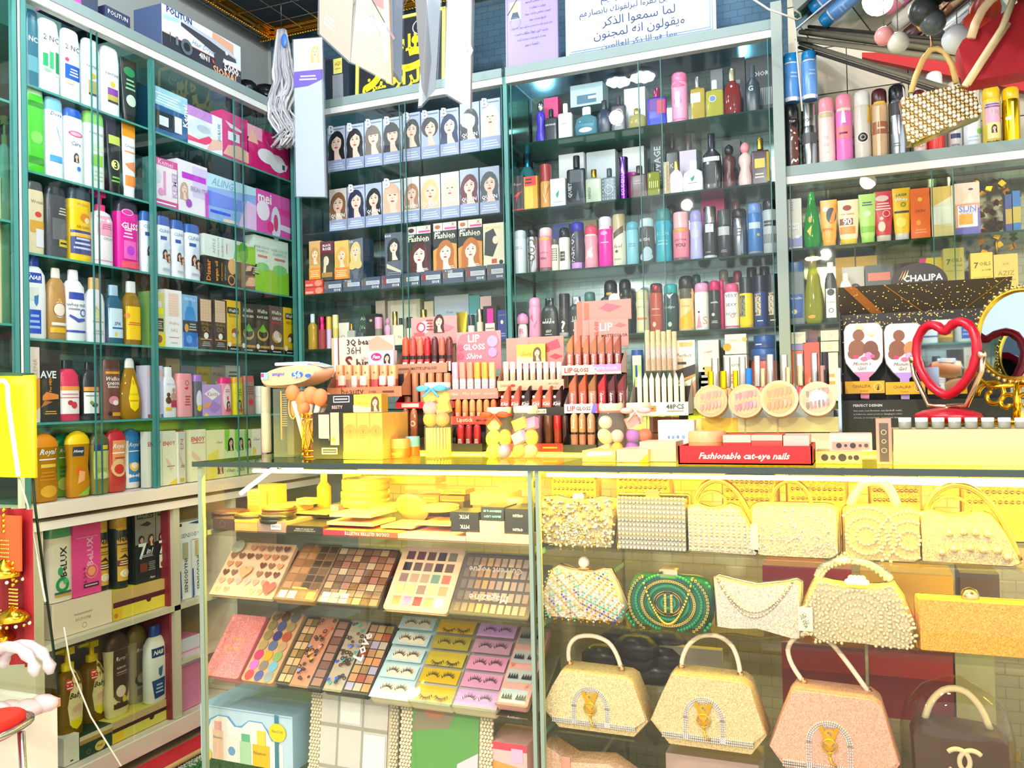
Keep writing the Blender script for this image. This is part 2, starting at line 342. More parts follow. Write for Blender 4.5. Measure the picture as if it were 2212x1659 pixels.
# ------------------------------------------------------------------ bottles, cans, tubes, jars: exponent, depth, body, cap
PROF = {
 'can': (2, 1, [(0, .95), (.015, 1), (.76, 1), (.8, .92)], [(.8, .9), (.81, .95), (.95, .93), (.985, .8), (1, .5)]),
 'canl': (2, 1, [(0, .95), (.015, 1), (.64, 1), (.68, .93)], [(.68, .93), (.97, .93), (1, .86)]),
 'wave': (2, 1, [(0, .93), (.02, 1), (.3, .93), (.5, .9), (.68, 1), (.76, .9)], [(.76, .86), (.78, .92), (.92, .9), (.98, .7), (1, .4)]),
 'sham': (2.6, .55, [(0, .9), (.02, 1), (.55, 1), (.76, .92), (.84, .6), (.86, .42)], [(.86, .46), (.98, .44), (1, .38)]),
 'flat': (3, .5, [(0, .97), (.02, 1), (.84, .99)], [(.84, .98), (.96, .95), (1, .85)]),
 'low': (3, .5, [(0, .93), (.02, 1), (.8, 1), (.88, .93)], [(.88, .92), (.97, .86), (1, .7)]),
 'dome': (2.4, .5, [(0, .8), (.03, .9), (.2, .98), (.45, .86), (.65, .92), (.8, 1)], [(.8, 1), (.86, .97), (.92, .82), (.97, .55), (1, .2)]),
 'pump': (2.6, .7, [(0, .95), (.02, 1), (.6, 1), (.7, .8), (.74, .4)], [(.74, .44), (.82, .44), (.83, .18), (.92, .18)]),
 'spray': (2.4, .8, [(0, .96), (.02, 1), (.66, 1), (.74, .6), (.76, .5)], [(.76, .48), (.98, .46), (1, .4)]),
 'drop': (2, .5, [(0, .75), (.05, .95), (.25, 1), (.5, .85), (.75, .55), (.84, .42)], [(.84, .42), (.95, .38), (1, .25)]),
 'perf': (7, .42, [(0, 1), (.68, 1), (.72, .92), (.73, .34), (.76, .3)], [(.76, .34), (.98, .34), (1, .3)]),
 'perr': (2.6, .5, [(0, .8), (.05, .95), (.4, 1), (.62, .85), (.72, .35), (.74, .3)], [(.74, .36), (.97, .36), (1, .3)]),
 'godd': (2, .7, [(0, .8), (.1, .95), (.25, .9), (.42, .62), (.56, .9), (.68, .82), (.76, .35)], [(.76, .3), (.79, .5), (.87, .64), (.95, .5), (1, .12)]),
 'jar': (2, 1, [(0, .9), (.03, 1), (.58, 1), (.62, .9)], [(.62, .98), (.95, 1), (1, .96)]),
 'tin': (2, 1, [(0, .97), (.05, 1), (.5, 1)], [(.5, 1.02), (.9, 1.02), (1, .97)]),
 'roll': (2, .8, [(0, .85), (.02, .9), (.5, .8), (.58, .6)], [(.58, .8), (.6, 1), (.82, .98), (.95, .7), (1, .2)]),
 'nail': (5, 1, [(0, 1), (.4, 1), (.44, .5)], [(.44, .82), (1, .78)]),
 'gloss': (5, .9, [(0, 1), (.5, 1), (.53, .96)], [(.53, 1), (.98, 1), (1, .95)]),
 'lipr': (2.4, .9, [(0, 1), (.46, 1), (.5, .96)], [(.5, 1.02), (.86, 1.02), (.95, .8), (1, .3)]),
 'slant': (5, .9, [(0, 1), (.56, 1), (.58, .96)], [(.58, 1), (.9, 1)]),
 'pencil': (2, 1, [(0, 1), (.3, 1)], [(.3, 1), (.85, 1), (1, .15)]),
 'stick': (2, 1, [(0, 1), (.6, 1)], [(.6, 1.02), (.98, 1.02), (1, .9)]),
 'sauce': (3, .55, [(0, .95), (.02, 1), (.62, .98), (.74, .82), (.82, .5)], [(.82, .52), (.99, .5), (1, .46)]),
}
NAMES = {'can': ('spray_can', 'spray can'), 'canl': ('spray_can', 'spray can'), 'wave': ('body_spray', 'body spray'), 'sham': ('shampoo_bottle', 'bottle'), 'flat': ('shampoo_bottle', 'bottle'), 'low': ('shampoo_bottle', 'bottle'), 'dome': ('shower_gel_bottle', 'bottle'),
 'pump': ('pump_bottle', 'bottle'), 'spray': ('serum_bottle', 'bottle'), 'drop': ('oil_bottle', 'bottle'), 'perf': ('perfume_bottle', 'perfume bottle'), 'perr': ('perfume_bottle', 'perfume bottle'), 'godd': ('perfume_bottle', 'perfume bottle'),
 'jar': ('cream_jar', 'jar'), 'tin': ('cream_tin', 'tin'), 'roll': ('roll_on_deodorant', 'deodorant'), 'nail': ('nail_polish_bottle', 'nail polish'), 'tube': ('cosmetic_tube', 'tube'), 'box': ('product_box', 'box'), 'gloss': ('lip_gloss_tube', 'lip gloss'),
 'lipr': ('lip_gloss_tube', 'lip gloss'), 'slant': ('lip_gloss_tube', 'lip gloss'), 'pencil': ('makeup_pencil', 'pencil'), 'stick': ('lip_gloss_tube', 'lip gloss'), 'hair': ('hair_dye_box', 'box'), 'sauce': ('lotion_bottle', 'bottle')}

def make(kind, w, h, c1, c2, art='', d=None, side=None):
    """a product standing on z = 0 at the origin, its front towards -y"""
    nm = NAMES[kind][0]
    if kind in ('box', 'hair'):
        d = d or min(.06, w * .8); mb = MB(); sd = side or c1
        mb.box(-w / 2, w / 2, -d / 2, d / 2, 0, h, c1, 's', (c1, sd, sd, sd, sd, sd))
        Art(mb, Flat(w, h, -d / 2), 's').run(art)
        return mb.build(nm), d
    r = empty(nm)
    if kind == 'tube':
        d = w * .42; mb = MB(); pf = [(.13, .78, .8), (.2, .84, .9), (.6, .95, .6), (.97, 1, .06), (1, 1, .05)]
        mb.lathe(pf, w, d, h, 2.2, c1, 'p'); Art(mb, Round(pf, w, d, h, 2.2), 's').run(art); mb.build('body', r)
        MB().lathe([(0, .7), (.01, .76), (.13, .76)], w, d * 1.1, h, 2, c2, 'p').build('cap', r)
        return r, d
    e, bf, body, cap = PROF[kind]; d = w * bf; n = 24 if w > .04 else 14
    mb = MB(); mb.lathe(body, w, d, h, e, c1, 'p', n); Art(mb, Round(body, w, d, h, e), 's').run(art); mb.build('body', r)
    if kind in ('perf', 'gloss', 'slant', 'nail'): ec = e if kind in ('gloss', 'slant') else 2.5
    else: ec = e
    cm = MB()
    if kind == 'perf': cm.lathe(cap, w, w * .95, h, ec, c2, 'p', 14)
    else: cm.lathe(cap, w, d, h, ec, c2, 'p', n, shear=(1.5 if kind == 'slant' else 0))
    if kind == 'pump':
        k = w * .5; cm.box(-k * .35, k * .35, -k * .3, k * .3, h * .92, h, c2, 'p'); cm.box(-k * 1.1, -k * .3, -k * .12, k * .12, h * .955, h * .99, c2, 'p')
        cm.build('pump', r)
    else: cm.build('cap', r)
    return r, d

PREV = {}
def row(ax, c, z, items, loc, group=None):
    sgn = 1 if ax == 1 else -1
    for it in items:
        kind, x0, x1, yt, c1, c2, look = it[:7]
        art = it[7] if len(it) > 7 and isinstance(it[7], str) else ''
        o = it[-1] if isinstance(it[-1], dict) else {}
        cc = c + sgn * o.get('dy', 0); xm = (x0 + x1) / 2
        top = P(ax, cc, xm, yt); zz = o.get('z', z)
        if 'yb' in o: zz = P(ax, cc, xm, o['yb'])[2]
        h = top[2] - zz; b = top.copy(); b[2] = zz; ym = (yt + pr(b)[1]) / 2
        A, B = P(ax, cc, x0, ym), P(ax, cc, x1, ym); i = 1 - ax; w = abs(B[i] - A[i])
        if kind not in ('box', 'hair'):
            v = ray(xm, ym); cs = abs(v[ax]) / math.hypot(v[0], v[1]); sn = math.sqrt(1 - cs * cs); bf = .42 if kind == 'tube' else PROF[kind][1]
            w = w * cs / math.hypot(cs, bf * sn)
        obj, d = make(kind, w, h, c1, c2, art, o.get('d'), o.get('side'))
        pos = [0, 0, zz + .0006]; pos[i] = (A[i] + B[i]) / 2; pos[ax] = cc + sgn * d / 2
        obj.location = pos; obj.rotation_euler = (0, 0, (0 if ax == 1 else math.pi / 2) + math.radians(o.get('rz', 0)))
        lab = look + ' ' + loc if loc else look
        if lab in USED: lab = look + ', right of the ' + PREV.get('l', '') + ', ' + loc
        PREV['l'] = ' '.join(look.split(',')[0].split()[:4])
        tag(obj, lab, NAMES[kind][1], o.get('g', group))
        obj.name = o.get('n', obj.name)

# ================================================================== THE SETTING
LX, BY = -2.25, 3.0                         # glass fronts: left wall case x, back wall cases y
def wallbox(name, *a, col='8a8f8c', mat='m'):
    return struct(MB().box(*a, col, mat).build(name))
wallbox('floor', -3.4, 3.0, -1.5, 4.2, -.1, 0, col='b8aea0')
wallbox('wall_left', -2.75, -2.65, -1.5, 3.5, 0, 3.05, col='9a9f9c')
wallbox('wall_back', -2.65, 3.0, 3.4, 3.5, 0, 3.05, col='8f9690')
wallbox('ceiling', -2.75, 3.0, -1.5, 3.5, 3.05, 3.15, col='39424c')

def cabinet(name, label, ax, u0, u1, zs, rim, back, zbot, posts, doors, depth=.27, railcol='d9dcd8', bc='a8bab6', top=True):
    """glass wall case: u runs along the wall, c is its glass front"""
    r = empty(name); tag(r, label, 'display cabinet'); sg = 1 if ax == 1 else -1; c = BY if ax == 1 else LX
    def bx(mb, ua, ub, ca, cb, za, zb, col, mat='p', cols=None):
        ca, cb = sorted((c + sg * ca, c + sg * cb))
        if ax == 1: mb.box(ua, ub, ca, cb, za, zb, col, mat, cols)
        else: mb.box(ca, cb, ua, ub, za, zb, col, mat, cols)
        return mb
    bx(MB(), u0, u1, depth, depth + .012, zbot, rim, bc, 'b').build('back_panel', r)
    for z in zs:
        T = 'w:d6ebe6'; E = 's:4d9c90'      # clear top and bottom, green ground edges
        cols = (T, E, E, E, T, E)
        m = bx(MB(), u0 + .008, u1 - .008, .012, depth, z - .007, z, 'fff', 'w', (T, E, E, E, E, T)); m.build('glass_shelf', r)
    for u in posts: bx(MB(), u - .008, u + .008, -.004, .012, zbot, rim, 's:4a8c86').build('post', r); bx(MB(), u - .003, u + .003, .013, depth, zbot, rim, 'w:bfe0da').build('glass_divider', r)
    if top:
        m = bx(MB(), u0, u1, -.012, .02, rim - .03, rim - .004, railcol, 's'); m.build('top_rail', r)
        bx(MB(), u0, u1, -.016, .008, rim - .004, rim + .03, 's:7f9290').build('rim_rail', r)
        bx(MB(), u0, u1, .0, depth, rim + .001, rim + .008, 'w:cfe6e2').build('glass_top', r)
    for a, b, o in doors:
        m = bx(MB(), a, b, -.002 - o, .002 - o, zbot + .005, rim - .03, 'fcfefd', 'c'); m.build('glass_door', r)
        for e in (a, b): bx(MB(), e - .0015, e + .0015, -.0025 - o, .0025 - o, zbot + .005, rim - .03, 's:2d6f6a').build('door_edge', r)
    return r
LZ = [2.172, 1.913, 1.667, 1.412, 1.16]
cabinet('wall_case', 'tall glass wall case of shampoos and hair appliances on the left wall', 0, 1.745, 3.06, LZ, 2.446, 0, .92, (1.755, 2.25, 3.052), ((1.765, 2.02, 0), (1.99, 2.24, .008), (2.26, 2.72, 0), (2.66, 3.045, .008)))
cabinet('wall_case', 'narrow glass case at far left edge beside the white post', 0, 1.2, 1.735, [2.1, 1.75, 1.45], 2.446, 0, 1.29, (1.728,), ((1.2, 1.72, 0),), bc='d8d0b8')
cabinet('wall_case', 'glass case of hair dye boxes on the back wall', 1, -2.2, -1.232, [2.175, 1.925, 1.665, 1.43, 1.17], 2.443, 0, .9, (-2.19,), ((-2.18, -1.66, .006), (-1.69, -1.24, 0)))
cabinet('wall_case', 'glass case full of perfume and body spray on back wall', 1, -1.216, -.222, [2.18, 1.925, 1.682, 1.43, 1.17], 2.443, 0, .9, (-1.224, -.226), ((-1.2, -.62, 0), (-.7, -.25, .006)))
cabinet('wall_case', 'lower glass case of creams behind the hairbrush display', 1, -.2, 1.2, [1.69, 1.433, 1.17], 1.935, 0, .9, (-.208,), ((-.19, .3, 0), (.24, .9, .006)), railcol='f3efe2', bc='aaa27c')
# upright white edge of the left case and tiled wall behind the right case
MB().box(-2.262, -2.246, 1.733, 1.744, 0.5, 2.6, 'ece6da', 's').build('wall_post')
for o in [bpy.data.objects['wall_post']]: tag(o, 'white upright post at left edge of the shampoo case', 'post')
m = MB()
for i in range(7):
    for j in range(5): m.box(-.2 + i * .2, -.003 + i * .2, 3.28, 3.3, 1.95 + j * .17, 2.116 + j * .17, ('c9bfa8', 'bdb49c', 'd2c8b2')[(i * 3 + j) % 3], 's')
struct(m.build('wall_tiles'))

# base cupboard of the left wall
r = empty('base_cupboard'); tag(r, 'open cream cupboard below the shampoo case, holding shampoo and toothpaste', 'cupboard')
cr = 'e9dccb'
MB().box(-2.5, -2.225, 1.77, 3.2, .88, .918, cr, 's').build('ledge', r)
MB().box(-2.5, -2.235, 1.77, 3.2, .84, .866, 'f2e8da', 's').build('lower_ledge', r)
MB().box(-2.5, -2.245, 1.77, 3.2, .478, .496, 'ddd2bd', 's').build('shelf', r)
MB().box(-2.5, -2.235, 1.77, 3.2, .04, .098, cr, 's').build('plinth', r)
MB().box(-2.5, -2.49, 1.77, 3.2, .04, .88, 'a08a78', 's').build('back_panel', r)
for a, b in ((1.77, 1.8), (2.316, 2.345), (2.62, 2.64)): MB().box(-2.49, -2.245, a, b, .1, .84, 'd8ccb4' if a < 2 else 'e0d4bf', 's').build('upright', r)
MB().box(-2.49, -2.25, 2.345, 2.62, .28, .292, 'ddd2bd', 's').build('shelf', r)
MB().box(-2.49, -2.26, 2.306, 2.315, .1, .84, '8c2230', 's').build('red_lining', r)
for y in (1.83, 2.13): MB().box(-2.242, -2.238, y, y + .29, .1, .84, 'c:fbfdfb').build('glass_door', r)
# floor by the case
o = MB().box(-2.235, -2.12, 1.7, 3.0, .002, .01, 'c22026', 'm').build('red_carpet_strip'); tag(o, 'narrow red carpet strip along the foot of the cream cupboard', 'carpet')
m = MB(); m.tube([(-2.11, 1.6, .016), (-2.112, 2.2, .02), (-2.11, 2.9, .016)], .009, 'cfa76a', 'm'); o = m.build('bamboo_stick'); tag(o, 'long bamboo stick lying between red carpet and green turf', 'stick')
m = MB(); rs = np.random.RandomState(3)
m.box(-2.09, -1.7, 1.5, 3.0, .002, .008, '2f6a35', 'm')
for i in range(5200):
    x, y = -2.09 + rs.rand() * .38, 1.7 + rs.rand() * 1.2; a = rs.rand() * 6.28; t = .012 + rs.rand() * .016; w_ = .0016
    m.add([(x - w_, y, .008), (x + w_, y, .008), (x + t * .6 * math.cos(a), y + t * .6 * math.sin(a), .008 + t)], [(0, 1, 2)], ('2f7a3c', '44924a', '1f5a2c', '6aa860')[i % 4], 'm')
o = m.build('artificial_turf'); tag(o, 'green artificial turf mat on the floor by the counter', 'turf'); o['kind'] = 'stuff'
m = MB()
for i in range(90):
    y = 1.75 + i * .012; m.box(-2.1, -2.075 + .008 * (i % 3), y, y + .004, .009, .013, 'e8e4d8', 'm')
o = m.build('mat_fringe'); tag(o, 'white frayed fringe along the edge of the turf', 'fringe')
m = MB(); m.add([(-1.99, 2.0, .03), (-1.93, 2.03, .035), (-1.92, 2.08, .03), (-1.96, 2.1, .05), (-2.0, 2.06, .03)], [(0, 1, 2, 3, 4)], 'f2f2f2', 'm'); m.add([(-1.96, 2.1, .05), (-1.92, 2.08, .03), (-1.94, 2.13, .02)], [(0, 1, 2)], 'dde0e4', 'm')
o = m.build('paper_scrap'); tag(o, 'torn white scrap of paper lying on the green turf', 'paper')

# ================================================================== LEFT WALL: shelves of bottles and boxes
WELL = 'l .2 .12 .8 .22 c8b27a 2;r .0 .02 1 .1 b98d3a;o .14 .1 .1 .1 f2ead8'
row(0, LX - .025, 2.172, [
 ('low', 57, 87, 22, '3f7f96', '2a6076', 'dark teal shampoo bottle partly behind the post', 'b .5 .62 .7 fff NC;r .1 .2 .9 .4 6fb4c4'),
 ('low', 88, 134, 43, 'f4f8fb', 'fdfeff', 'white shampoo bottle with green streaks', 't .5 .74 .75 334 2 NC;r .1 .35 .32 .52 22b06a;r .4 .34 .6 .56 3fc47c;r .7 .3 .9 .58 1fa05c;o .3 .3 .18 .07 9be0a8;o .7 .27 .15 .07 fff'),
 ('low', 136, 178, 65, 'f4f8fb', 'fdfeff', 'white shampoo bottle with a blue panel', 't .5 .74 .75 334 2 NC;o .2 .56 .1 .1 d84a6a;r .1 .3 .9 .5 1c5fc8;l .3 .34 .8 .46 fff 3;o .3 .25 .25 .08 f2c8b0'),
 ('low', 181, 221, 86, 'f3f6fa', 'fdfeff', 'white shampoo bottle with olive label', 't .5 .6 .7 667 PANTENE;o .5 .47 .14 .14 f0c52c;r .22 .22 .8 .4 b8ae52;r .22 .19 .8 .22 333'),
 ('low', 222, 264, 103, 'f3f6fa', 'fdfeff', 'white shampoo bottle with purple and gold label', 't .5 .6 .7 667 PANTENE;o .5 .46 .14 .14 f0c52c;r .22 .3 .8 .4 8a3aa8;r .22 .22 .8 .3 c8b24a;r .22 .19 .8 .22 333'),
 ('tube', 266, 303, 128, '2c3430', '1a1d1c', 'black squeeze tube with green label', 'o .5 .8 .36 .25 2f8f56;l .2 .5 .8 .7 8fd0a0 3;o .5 .35 .3 .3 cfe6cf'),
 ('box', 327, 405, 198, '1d5f9a', '', 'blue clipper box with a white comb picture', 'r .0 .62 1 1 9fd4ea;l .1 .66 .8 .9 e8fbff 4;r .1 .12 .6 .5 182a3c;r .2 .2 .45 .4 e4eef2;r .62 .15 .82 .5 f2f6f8;B .92 .6 .5 fff Kemei', {'d': .08}),
 ('box', 405, 480, 241, 'f5eef8', '', 'white box showing a pale epilator and legs', 'r 0 .75 .7 1 c58be0;o .35 .5 .35 .2 dfeaf6;o .45 .52 .2 .08 b7c9dc;q f04a78 0,.12 .5,.15 .75,.3 .6,.4 .3,.22 0,.25;q f6c0ae .5,0 1,.2 1,.42 .7,.35;B .9 .6 .45 3a9ec8 DULUX', {'d': .06}),
 ('box', 481, 536, 249, 'e0187c', '', 'magenta box showing a razor and a reclining figure', 'q f7d8e6 .1,.8 .7,.72 .8,.66 .3,.68;r .2 .42 .65 .6 f6eef6;q f2b9a0 0,.08 1,.06 1,.3 .6,.36 .2,.3;r .45 .45 .5 .58 334', {'d': .06}),
 ('box', 535, 635, 288, 'd81672', '', 'magenta hand appliance box at the corner', 'r 0 .7 .3 1 f0a8c0;q f2b9a0 0,.6 .1,.95 .22,.6;o .4 .4 .2 .1 f5f0fa;o .62 .32 .18 .12 eef0fb;q fbf4fa .3,.5 .5,.52 .85,.35 .8,.2 .6,.2;r .72 .22 .78 .34 456;B .93 .6 .4 ff9ac6 KEMEI', {'d': .06}),
], 'on the left case top shelf', 'products on the left case top shelf')
row(0, LX - .025, 1.913, [
 ('low', 57, 101, 182, '4fd42a', 'bfeac0', 'bright green shower gel bottle with clear cap', 'r .1 .74 .9 .8 2f9a20;o .5 .4 .32 .3 86e860;r .1 .1 .9 .18 2f9a20'),
 ('flat', 102, 141, 213, 'eef5fa', '7fc4dc', 'white shampoo bottle with thin blue swoosh', 'i .5 .8 .66 1d3c78 Dove;q 4aa8d8 .5,.68 .55,.6 .8,.42 .7,.52;r .12 .2 .85 .28 3ea0dc'),
 ('low', 142, 186, 236, 'eef3f8', '2460c0', 'white shampoo bottle with blue cap and red oval', 'o .5 .66 .38 .13 d8467c;o .5 .66 .3 .09 f6b0c8;i .5 .53 .5 2a4a90 Care;f .5 .36 .12 2a2020;o .6 .2 .1 .1 3a78c8'),
 ('flat', 186, 232, 244, 'f0f6ee', '8ce05a', 'white shampoo bottle with light green flip cap', 't .5 .72 .7 889 POHONIA;r .2 .3 .8 .45 9ada5a;r .2 .5 .8 .58 d8f0c0;l .3 .1 .8 .26 cfe6c8 3'),
 ('tube', 235, 267, 262, '22262a', '111', 'black face wash tube with number three', 'r .1 .68 .9 .8 cdd85a;o .5 .4 .3 .3 e0e48a;b .5 .4 .25 222 3;l .2 .15 .8 .25 7fc850 2'),
 ('tube', 268, 299, 268, 'f4f2f2', 'f6f6f6', 'white tube with orange crimped top', 'r .0 .82 1 1 f8a018;t .5 .7 .7 667 Cream;l .1 .6 .9 .64 f0a060 1;q f08a4a .1,.45 .8,.5 .9,.35 .3,.4;r .12 .16 .88 .3 f58a2c'),
 ('box', 331, 384, 345, 'f4e6f0', '', 'white and rose epilator box with pink stripe', 'r 0 .85 1 1 d8569a;t .5 .92 .6 ffe6f4 Kemei;o .2 .6 .14 .2 d8dce8;r .4 .25 .5 .75 e79ac6;o .3 .3 .12 .12 e79ac6;B .85 .5 .5 c8a8d8 KEMEI;r 0 0 1 .14 cf5a9a;l .1 .04 .9 .1 fff 1', {'d': .05}),
 ('box', 383, 448, 353, 'f2eaf6', '', 'white and violet facial steamer box', 'r .5 .35 1 .95 dccdf4;r .15 .66 .95 .78 c438d8;f .22 .45 .12 caa890 f4d2c4;t .72 .5 .6 99a BEAUTY;o .35 .2 .1 .1 a858c8;r .9 0 1 .5 d84ad0', {'d': .05}),
 ('box', 448, 553, 390, '8fb4f2', '', 'shiny blue iridescent box with holographic sheen', 'q bfe4f4 0,.7 1,.82 1,1 0,1;q 6f8af0 0,.3 .7,.35 .7,.6 0,.62;q e7c4f2 .6,.0 1,0 1,.6 .8,.65;r .05 .17 .45 .23 2a56e8;i .3 .85 .45 7fa0d0 ALING;q f4d6c8 .3,.02 .6,.04 .55,.1 .3,.09', {'d': .06}),
 ('box', 554, 634, 420, 'e85ab8', '', 'magenta epilator box with white round flare', 'b .22 .83 .35 fff mei;r .4 .55 1 .7 f03898;o .17 .53 .17 .17 fdf0ff;o .5 .3 .13 .3 e7e3f8;o .5 .32 .06 .15 d8447c;q e7e3f8 .55,.2 .9,.16 .92,.3 .6,.32;o .35 .2 .09 .09 f03a88', {'d': .05}),
], 'on the left case second shelf', 'products on the left case second shelf')
row(0, LX - .025, 1.667, [
 ('low', 61, 100, 393, 'e9d8b0', '555a58', 'cream hair mask bottle beside the white post', 't .5 .72 .7 8a6a4a Wokali;o .55 .55 .2 .15 d8483c;r .1 .3 .95 .46 e0a844;r .4 .1 .9 .35 e6e4ea'),
 ('low', 102, 151, 404, '4a4c50', '2b2d30', 'dark grey translucent shampoo bottle', 'l .5 .6 .9 .72 d0c8b0 3;r .2 .25 .9 .55 66686c;r .5 .16 .95 .26 d8b830;l .55 .18 .9 .24 222 1'),
 ('flat', 153, 204, 408, 'f7c814', '2a3c48', 'yellow argan shampoo bottle with navy band', 't .5 .78 .5 a88a10 Wellice;o .6 .6 .22 .18 e08a2c;o .7 .57 .12 .12 f6d8a8;t .5 .47 .6 a07008 ARGAN;r .02 .1 .98 .42 3b3f7c;l .1 .15 .9 .4 c8c8e8 4;r .02 .33 .98 .38 f0b43a'),
 ('pump', 203, 255, 413, 'f3edf1', 'f03a80', 'white body lotion with pink pump and band', 'r .02 .4 .98 .66 f8a8c4;o .6 .6 .08 .08 fff;l .3 .48 .8 .56 d86a90 3;t .6 .36 .5 999 CREAM;r .02 .06 .98 .07 f07aa8'),
 ('flat', 255, 307, 437, 'e6109c', '33303a', 'magenta shampoo bottle with silver oval', 'o .4 .84 .26 .12 f7b6e0;o .4 .84 .22 .09 e040a8;b .5 .64 .75 fff GLISS;l .2 .45 .6 .6 ffd0f0 3;r .2 .15 .75 .42 f060c0;o .5 .28 .18 .18 c030d0;r .1 .02 .9 .12 f04a6a'),
 ('flat', 308, 341, 458, 'eef3fa', '2d62b4', 'white shampoo with blue cap, first of four', 't .5 .75 .85 3a78c8 CLINIC;r .15 .6 .6 .66 2c5aa8;o .65 .5 .28 .28 cfe0f4;f .45 .38 .16 4a2a20;f .7 .32 .14 2a1a18;l .2 .08 .8 .14 bbc 1', {'g': 'white blue-capped shampoos'}),
 ('flat', 342, 373, 468, 'eef3fa', '2d62b4', 'white shampoo with blue cap, second of four', 't .5 .75 .85 3a78c8 CLINIC;r .15 .6 .6 .66 2c5aa8;o .65 .5 .28 .28 cfe0f4;f .45 .38 .16 4a2a20;f .7 .32 .14 7a3a20;l .2 .08 .8 .14 bbc 1', {'g': 'white blue-capped shampoos'}),
 ('flat', 374, 402, 477, 'eef3fa', '2d62b4', 'white shampoo with blue cap, third of four', 't .5 .75 .85 3a78c8 CLINIC;r .15 .6 .6 .66 2c5aa8;o .65 .5 .28 .28 cfe0f4;f .45 .38 .16 2a2020;f .7 .32 .14 7a3a20;l .2 .08 .8 .14 bbc 1', {'g': 'white blue-capped shampoos'}),
 ('flat', 403, 438, 486, 'eef3fa', '2d62b4', 'white shampoo with blue cap, last of four', 't .5 .75 .85 3a78c8 CLINIC;r .15 .6 .6 .66 2c5aa8;o .65 .5 .28 .28 cfe0f4;f .45 .38 .16 4a2a20;f .7 .32 .14 2a1a18;l .2 .08 .8 .14 bbc 1', {'g': 'white blue-capped shampoos'}),
 ('box', 440, 521, 560, '26221f', '', 'black argan hair shampoo box with orange lettering', 'B .12 .5 .8 f0902c Disaar;B .34 .5 .75 f0a03a argan oil;B .46 .5 .7 e08a2c of morocco;T .56 .5 .6 d8d0c0 dark hair shampoo;o .75 .78 .12 .15 e8b070;c .72 .25 .1 .03 e0904a', {'d': .05}),
 ('box', 441, 551, 517, 'e6efe8', '', 'grey-white shampoo box lying atop the black box', 'T .18 .5 .7 9aa APPLE;T .26 .5 .9 8aa098 HAIR COLOR;T .34 .5 .9 8aa098 SHAMPOO;q 8ccc3a .55,.1 .6,.8 1,.9 1,0 .7,0;o .75 .5 .1 .14 5fb032;B .42 .5 .5 c04a3c AUTHENTIC', {'yb': 562, 'd': .05}),
 ('box', 522, 561, 568, '8a6a5a', '', 'photo-printed box showing a hand and dark hair', 'q e9b69c .1,.1 .7,.15 .9,.5 .4,.45;q 2a2020 .1,.5 .6,.95 1,.8 .8,.55;q e9b69c .2,.65 .5,.7 .6,.9 .3,.85;l .6 .6 .95 .9 ccd 4', {'d': .05}),
 ('box', 550, 584, 511, 'dff0e0', '', 'pale green hair colour shampoo box, nearer one', 't .5 .8 .9 7a9a90 HAIR COLOR;t .5 .73 .75 7a9a90 SHAMPOO;r .2 .62 .8 .66 d87a6a;q 8fce2e 0,0 1,0 1,.42 .5,.48 0,.42;o .5 .45 .4 .18 86cf7a', {'d': .05, 'g': 'green hair colour shampoo boxes'}),
 ('box', 585, 623, 521, 'dff0e0', '', 'pale green hair colour shampoo box against the corner', 't .5 .8 .9 7a9a90 HAIR COLOR;t .5 .73 .75 7a9a90 SHAMPOO;r .2 .62 .8 .66 d87a6a;q 8fce2e 0,0 1,0 1,.42 .5,.48 0,.42;o .5 .45 .4 .18 86cf7a', {'d': .05, 'g': 'green hair colour shampoo boxes'}),
], 'on the left case third shelf', 'products on the left case third shelf')
W2 = 'r 0 0 1 .1 111;l .2 .02 .8 .07 ccc 1;o .15 .13 .12 .12 f2f0e8;r .3 .1 1 .15 c8963a;'
